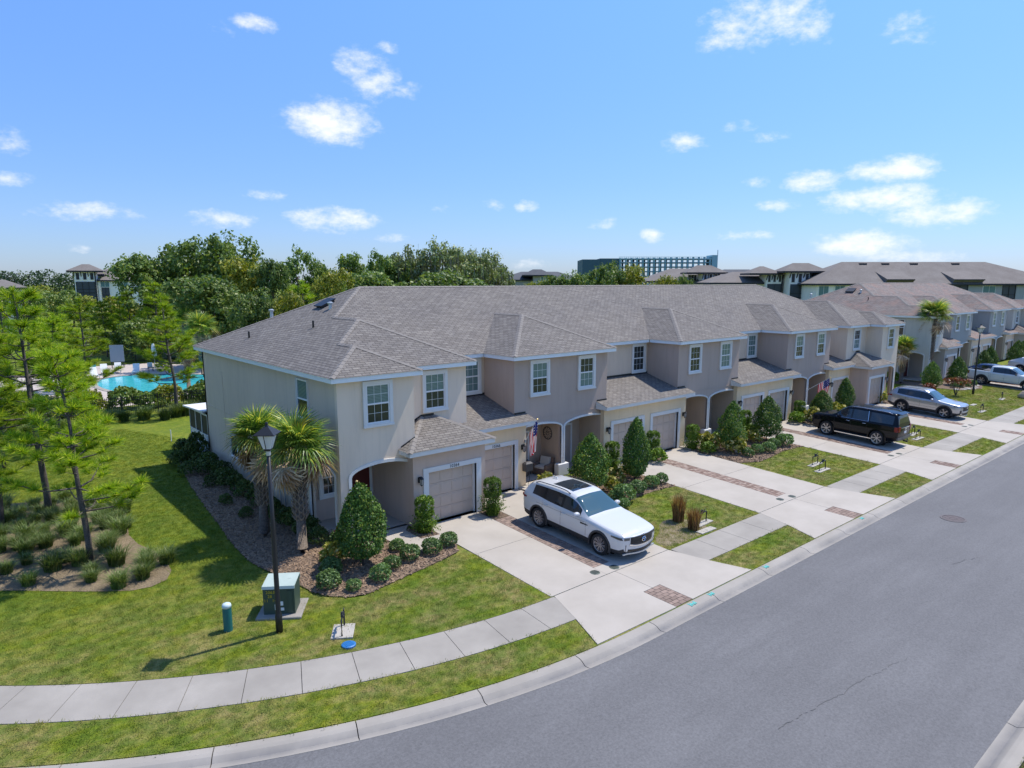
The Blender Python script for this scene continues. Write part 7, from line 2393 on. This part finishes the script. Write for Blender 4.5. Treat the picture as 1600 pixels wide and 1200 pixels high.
for k in range(4):
    a = k * 1.571; MB().box(.4 * math.cos(a) - .03, .4 * math.cos(a) + .03, .4 * math.sin(a) - .03, .4 * math.sin(a) + .03, 0, .7).build('leg', MT['black'], pt)
for i, (px, y) in enumerate(((240, 82.6), (262, 81.8), (268, 83.6))):
    c = empty('pool_chair', (gx(px, y), y, LV + .012), i * 1.7, 'dark chair at the pool table, %s' % ['left of the umbrella', 'in front of the umbrella', 'right of the umbrella'][i], 'chair', 'chairs at the pool table')
    MB().box(-.25, .25, -.25, .25, .42, .46).build('seat', MT['darkplastic'], c)
    MB().box(-.25, .25, .22, .26, .46, .95).build('backrest', MT['white'] if i == 0 else MT['darkplastic'], c)
    for sx in (-.22, .22):
        for sy in (-.22, .22): MB().box(sx - .02, sx + .02, sy - .02, sy + .02, 0, .42).build('leg', MT['black'], c)
bd = empty('pool_board', (gx(190, 88.5), 88.5, LV), -YAW * .5, 'blue grey notice board standing behind the pool loungers', 'sign')
MB().box(-.7, .7, -.04, .04, .7, 2.6).build('board', flat('blue_grey_board', (.25, .33, .38), .6), bd)
for s in (-.6, .6): MB().box(s - .04, s + .04, -.03, .05, 0, .7).build('post', MT['black'], bd)
tk = empty('pool_bin', (gx(150, 86), 86, LV), 0, 'turquoise bin beside the pool loungers', 'bin')
MB().bevbox(-.3, .3, -.3, .3, 0, .9, .05).build('body', flat('turquoise_plastic', (.03, .40, .48), .5), tk)


def picket_fence(x0, x1, y, label, h=1.45):
    root = empty('metal_fence', ((x0 + x1) / 2, y, -.05), 0, label, 'fence', 'black metal fences round the pool')
    L_ = x1 - x0
    m = MB()
    k = 0
    x = -L_ / 2
    while x < L_ / 2:
        m.box(x - .014, x + .014, -.012, .012, .08, h); x += .125
    m.build('pickets', MT['black'], root)['kind'] = 'stuff'
    for z in (.16, h - .32, h - .12): MB().box(-L_ / 2, L_ / 2, -.016, .016, z, z + .035).build('rail', MT['black'], root)
    n = round(L_ / 2.4)
    for i in range(n + 1):
        x = -L_ / 2 + L_ * i / n
        MB().box(x - .03, x + .03, -.03, .03, 0, h + .06).build('post', MT['black'], root)


picket_fence(-14, 24.5, 56.0, 'black metal picket fence along the near side of the pool garden')
picket_fence(2, 26, 93.5, 'black metal fence along the far side of the pool deck')

# ------------------------------------------------------------------ buildings beyond
CAMZ = -YAW
WHITEW = stucco('apartment_white', (.92, .88, .82))
GREYW = stucco('apartment_grey', (.36, .37, .385))
DARK = flat('dark_bronze', (.022, .022, .026), .5)
ROOFA = mottled('apartment_roof', (.165, .145, .13), (.215, .195, .178), .4, .92, 6, (.12, .10, .09), 0, fscale=5, fmix=.5)
ROOFG = mottled('slate_grey_roof', (.075, .08, .09), (.10, .105, .115), .4, .9, bstr=0, fscale=5)
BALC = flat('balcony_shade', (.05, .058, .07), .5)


class Far:
    """building seen from the street: x in picture columns, z in picture rows, turned into metres at its own distance"""
    def __init__(s, name, px, D, label, cat, group=None, turn=0.):
        th = math.atan((px - 800) / 1068.9) * turn
        s.D = D; s.px = px; s.k = D / 1068.9; s.kx = s.k * math.cos(th)
        s.root = empty(name, at(px, D, -.1), CAMZ - th, label, cat, group)

    def X(s, px): return (px - s.px) * s.kx
    def Z(s, py): return CAM_Z + (439.7 - py) * s.k + .1

    def wall(s, p0, p1, y0, y1, mat, depth=10, front=0., name='wall'):
        return MB().box(s.X(p0), s.X(p1), front, front + depth, s.Z(y1) if y1 is not None else 0, s.Z(y0)).build(name, mat, s.root)

    def hip(s, p0, p1, ye, yr, depth, front, mat, over=.7, r0=None, r1=None):
        x0, x1, ze, zr = s.X(p0), s.X(p1), s.Z(ye), s.Z(yr)
        y0, y1 = front - over, front + depth + over
        ym = (y0 + y1) / 2
        a = s.X(r0) if r0 is not None else min((x0 + x1) / 2, x0 + (ym - y0)); b = s.X(r1) if r1 is not None else max((x0 + x1) / 2, x1 - (ym - y0))
        m = MB()
        A, B = (a, ym, zr), (b, ym, zr)
        if abs(a - b) < .05: m.poly([(x0, y0, ze), (x1, y0, ze), A]).poly([(x1, y0, ze), (x1, y1, ze), A]).poly([(x1, y1, ze), (x0, y1, ze), A]).poly([(x0, y1, ze), (x0, y0, ze), A])
        else: m.poly([(x0, y0, ze), (x1, y0, ze), B, A]).poly([(x1, y0, ze), (x1, y1, ze), B]).poly([(x1, y1, ze), (x0, y1, ze), A, B]).poly([(x0, y1, ze), (x0, y0, ze), A])
        r = m.build('roof', mat, s.root)
        MB().box(x0, x1, y0, y1, ze - .38, ze - .01).build('eave', DARK, s.root)
        return r

    def win(s, p0, p1, y0, y1, front, panes=2, mat=None, frame=True):
        x0, x1, z0, z1 = s.X(p0), s.X(p1), s.Z(y1), s.Z(y0)
        f = MB().box(x0 - .12, x1 + .12, front - .08, front + .05, z0 - .12, z1 + .12).build('window', MT['white'] if frame else DARK, s.root)
        w = (x1 - x0) / panes
        for i in range(panes):
            MB().box(x0 + i * w + .05, x0 + (i + 1) * w - .05, front - .11, front - .07, z0, z1).build('pane', MT['tealglass'] if mat is None else mat, f)

    def balcony(s, p0, p1, y0, y1, front):
        x0, x1, z0, z1 = s.X(p0), s.X(p1), s.Z(y1), s.Z(y0)
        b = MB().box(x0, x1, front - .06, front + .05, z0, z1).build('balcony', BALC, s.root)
        n = max(2, int((x1 - x0) / 1.4)); fl = max(1, round((z1 - z0) / 3.1))
        m = MB()
        for i in range(n + 1): m.box(x0 + (x1 - x0) * i / n - .05, x0 + (x1 - x0) * i / n + .05, front - .16, front - .07, z0, z1)
        for k in range(fl + 1):
            z = z1 - 3.1 * k
            m.box(x0, x1, front - .16, front - .07, z - 2.1, z - 2.0).box(x0, x1, front - .165, front - .07, z - 3.1, z - 2.85)
        m.build('railing', DARK, b)

    def tower(s, p0, p1, pe0, pe1, ye, yp, ywin, front, shaft=455):
        s.wall(p0, p1, ye, None, WHITEW, 5, front)
        s.hip(pe0, pe1, ye, yp, 5, front, ROOFA, .9)
        n = 3
        for i in range(n):
            c = p0 + (p1 - p0) * (i + .5) / n
            w = (p1 - p0) * .085
            s.win(c - w, c + w, ywin[0], ywin[1], front, 1, DARK)
        for i in range(n + 1):
            c = s.X(p0 + (p1 - p0) * i / n); z = s.Z(ye)
            MB().prism([(c - .09, front - .02, z - 1.6), (c - .09, front - .8, z - .38), (c - .09, front - .62, z - .38), (c - .09, front - .02, z - 1.3)], (.18, 0, 0)).build('bracket', DARK, s.root)
        s.balcony(p0 + 2, p1 - 2, ywin[1] + 3, shaft, front)
        MB().box(s.X(p1) - .25, s.X(p1) + .06, front - .1, front + .25, 0, s.Z(ye) - .3).build('dark_side_strip', DARK, s.root)  # dark strip added to stand in for the tower's dark right side


MT['tealglass'] = flat('teal_window', (.09, .20, .21), .15, 0, .6)
AG = 'apartment blocks beyond the houses'
a1 = Far('apartment_block', 1450, 150, 'long white three storey apartment block with brown roof behind the second townhouse row', 'apartment building', AG)
a1.wall(1270, 1655, 443, None, WHITEW, 18)
a1.hip(1263, 1662, 443, 408.5, 18, 0, ROOFA, .8, 1335, 1568)
for p0, p1 in ((1374, 1416), (1477, 1523)):
    a1.wall(p0 + 2, p1 - 2, 436.5, 442.6, WHITEW, 4, -.25, 'dormer')
    for k in range(3): a1.win(p0 + 5 + k * (p1 - p0 - 10) / 3 + 1.2, p0 + 5 + (k + 1) * (p1 - p0 - 10) / 3 - 1.2, 438.2, 441.8, -.25, 1, DARK)
    x0, x1 = a1.X(p0), a1.X(p1)
    MB().prism([(x0, -.3, a1.Z(441.5)), (x0, -.95, a1.Z(437.6)), (x0, -.95, a1.Z(436.6)), (x0, 5.0, a1.Z(423.2)), (x0, 5.0, a1.Z(430))], (x1 - x0, 0, 0)).build('dormer_roof', ROOFA, a1.root)
    MB().box(x0 - .02, x1 + .02, -1.06, -1.0, a1.Z(438.2), a1.Z(436.4)).build('dormer_fascia', DARK, a1.root)
for p0, p1 in ((1273, 1288), (1298, 1313), (1526, 1545)):
    for k in range(2): a1.win(p0, p1, 447 + 22 * k, 462 + 22 * k, 0)
for p0, p1 in ((1556, 1576), (1592, 1618), (1478, 1502), (1420, 1448), (1340, 1368)): a1.balcony(p0, p1, 445, 505, 0)
for p0, p1 in ((1545.5, 1555), (1577, 1590), (1503, 1525)): a1.wall(p0, p1, 444.5, None, GREYW, .3, -.12, 'wall_panel')
for px in (1366, 1402, 1448, 1515): MB().box(a1.X(px) - .8, a1.X(px) + .8, 7.6, 8.4, a1.Z(413.5), a1.Z(410.8)).build('roof_vent', DARK, a1.root)
a2 = Far('apartment_block', 1225, 158, 'white apartment block with two shuttered towers left of the long brown roof', 'apartment building', AG)
a2.wall(1140, 1270, 441.5, None, WHITEW, 14, 5)
a2.hip(1112, 1275, 441.5, 424, 14, 5, ROOFA, .8)
a2.tower(1227, 1259, 1214, 1285, 424, 411.5, (428, 441), 0, 470)
a2.tower(1199, 1224, 1170, 1222, 427, 416, (430, 440.5), 3, 460)
a2.win(1272, 1288, 447, 456, 5)
a3 = Far('apartment_block', 1095, 175, 'white apartment block with one shuttered tower in front of the open steel frame', 'apartment building', AG)
a3.wall(1050, 1150, 440, None, WHITEW, 14, 4)
a3.hip(1010, 1160, 439, 419, 14, 4, ROOFA, .8)
a3.tower(1093, 1118, 1067, 1130, 426, 415, (429, 441), 0, 455)
a3.win(1077, 1090, 430, 440, 3.9, 3, DARK)
a4 = Far('apartment_block', 835, 210, 'dark roofed apartment block in the gap between the moss hung oaks and the rounded trees', 'apartment building', AG)
a4.wall(785, 905, 438, None, GREYW, 14, 0)
a4.hip(775, 912, 437, 424.5, 14, 0, ROOFG, .8)
a4.hip(815, 862, 430, 421.5, 5, -3, ROOFG, .8); a4.wall(832, 860, 431, None, GREYW, 5, -2.5)
a4.win(844, 848, 433, 440, -2.5, 1); a4.win(851, 855, 433, 440, -2.5, 1)
a6 = Far('apartment_block', 1155, 235, 'dark roofed block showing between the two shuttered towers', 'apartment building', AG)
a6.wall(1110, 1200, 432, None, GREYW, 14, 0); a6.hip(1100, 1210, 431, 421, 14, 0, ROOFG, .8)
a5 = Far('apartment_block', 165, 190, 'white three storey house with a shuttered tower and brown roofs above the pines', 'apartment building', AG, .8)
a5.wall(161, 250, 438, None, WHITEW, 14, 2)
a5.hip(158, 262, 437.5, 418, 14, 2, ROOFA, .8)
a5.hip(150, 225, 430, 414, 10, 6, ROOFA, .8)
a5.tower(129, 160, 119, 172, 423.5, 413.5, (427, 437), 0, 470)
a5.win(165, 178, 440.5, 448, 2); a5.win(192, 206, 440.5, 449, 2)
a5.balcony(166, 177, 449, 470, 2)
h1 = Far('low_house', 10, 130, 'low house with a grey brown roof at the picture edge, above the pines', 'house', None, 1.0)
h1.wall(-60, 48, 450, None, WHITEW, 12, 0); h1.hip(-70, 56, 449, 437, 12, 0, ROOFA, .6, -40, 20)
h1.win(5, 12, 452, 456, 0, 1, DARK)
gw = Far('boundary_wall', 60, 205, 'long grey boundary wall beyond the back lawn', 'wall')
gw.wall(-60, 130, 479, 489.5, GREYW, .4, 0)
for px in range(-60, 131, 24): gw.wall(px - .8, px + .8, 478, 489.5, WHITEW, .55, -.08, 'pier')

# unfinished concrete and steel building
uc = Far('unfinished_building', 1010, 262, 'dark teal unfinished building, an open frame of columns and floors on the horizon', 'unfinished building')
TE = flat('dark_teal_sheeting', (.05, .105, .135), .7); TF = flat('teal_steel', (.26, .43, .49), .6); TD = flat('dark_steel', (.15, .27, .31), .6)
uc.wall(908, 935, 406.5, None, TE, 20, 0, 'sheeted_block'); uc.wall(935, 966, 405, None, TE, 20, .4, 'sheeted_block')
for i in range(18):
    px = 966 + i * 8.6
    for fy, m_ in ((0, TF), (8, TF)):
        MB().box(uc.X(px) - .32, uc.X(px) + .32, fy, fy + .7, 0, uc.Z(404.5 - i * .12)).build('column', m_, uc.root)
for i, py in enumerate((405, 410.5, 417, 424, 431)):
    x0, x1 = uc.X(964), uc.X(1110)
    m = MB().box(x0, x1, -.15, 8.8, uc.Z(py) - .38, uc.Z(py))
    m.build('floor_slab', TD if i else TF, uc.root)
m = MB()
for i in range(52): m.box(uc.X(964 + i * 2.8) - .06, uc.X(964 + i * 2.8) + .06, -.1, 0, uc.Z(405), uc.Z(402.6))
m.box(uc.X(964), uc.X(1110), -.12, .02, uc.Z(403), uc.Z(402.6))
m.build('guard_rail', TF, uc.root)
uc.wall(1106, 1114, 400, None, TF, 8, -.3, 'stair_core')
MB().box(uc.X(1117) - .12, uc.X(1117) + .12, 2, 2.25, 0, uc.Z(392)).build('mast', MT['galv'], uc.root)
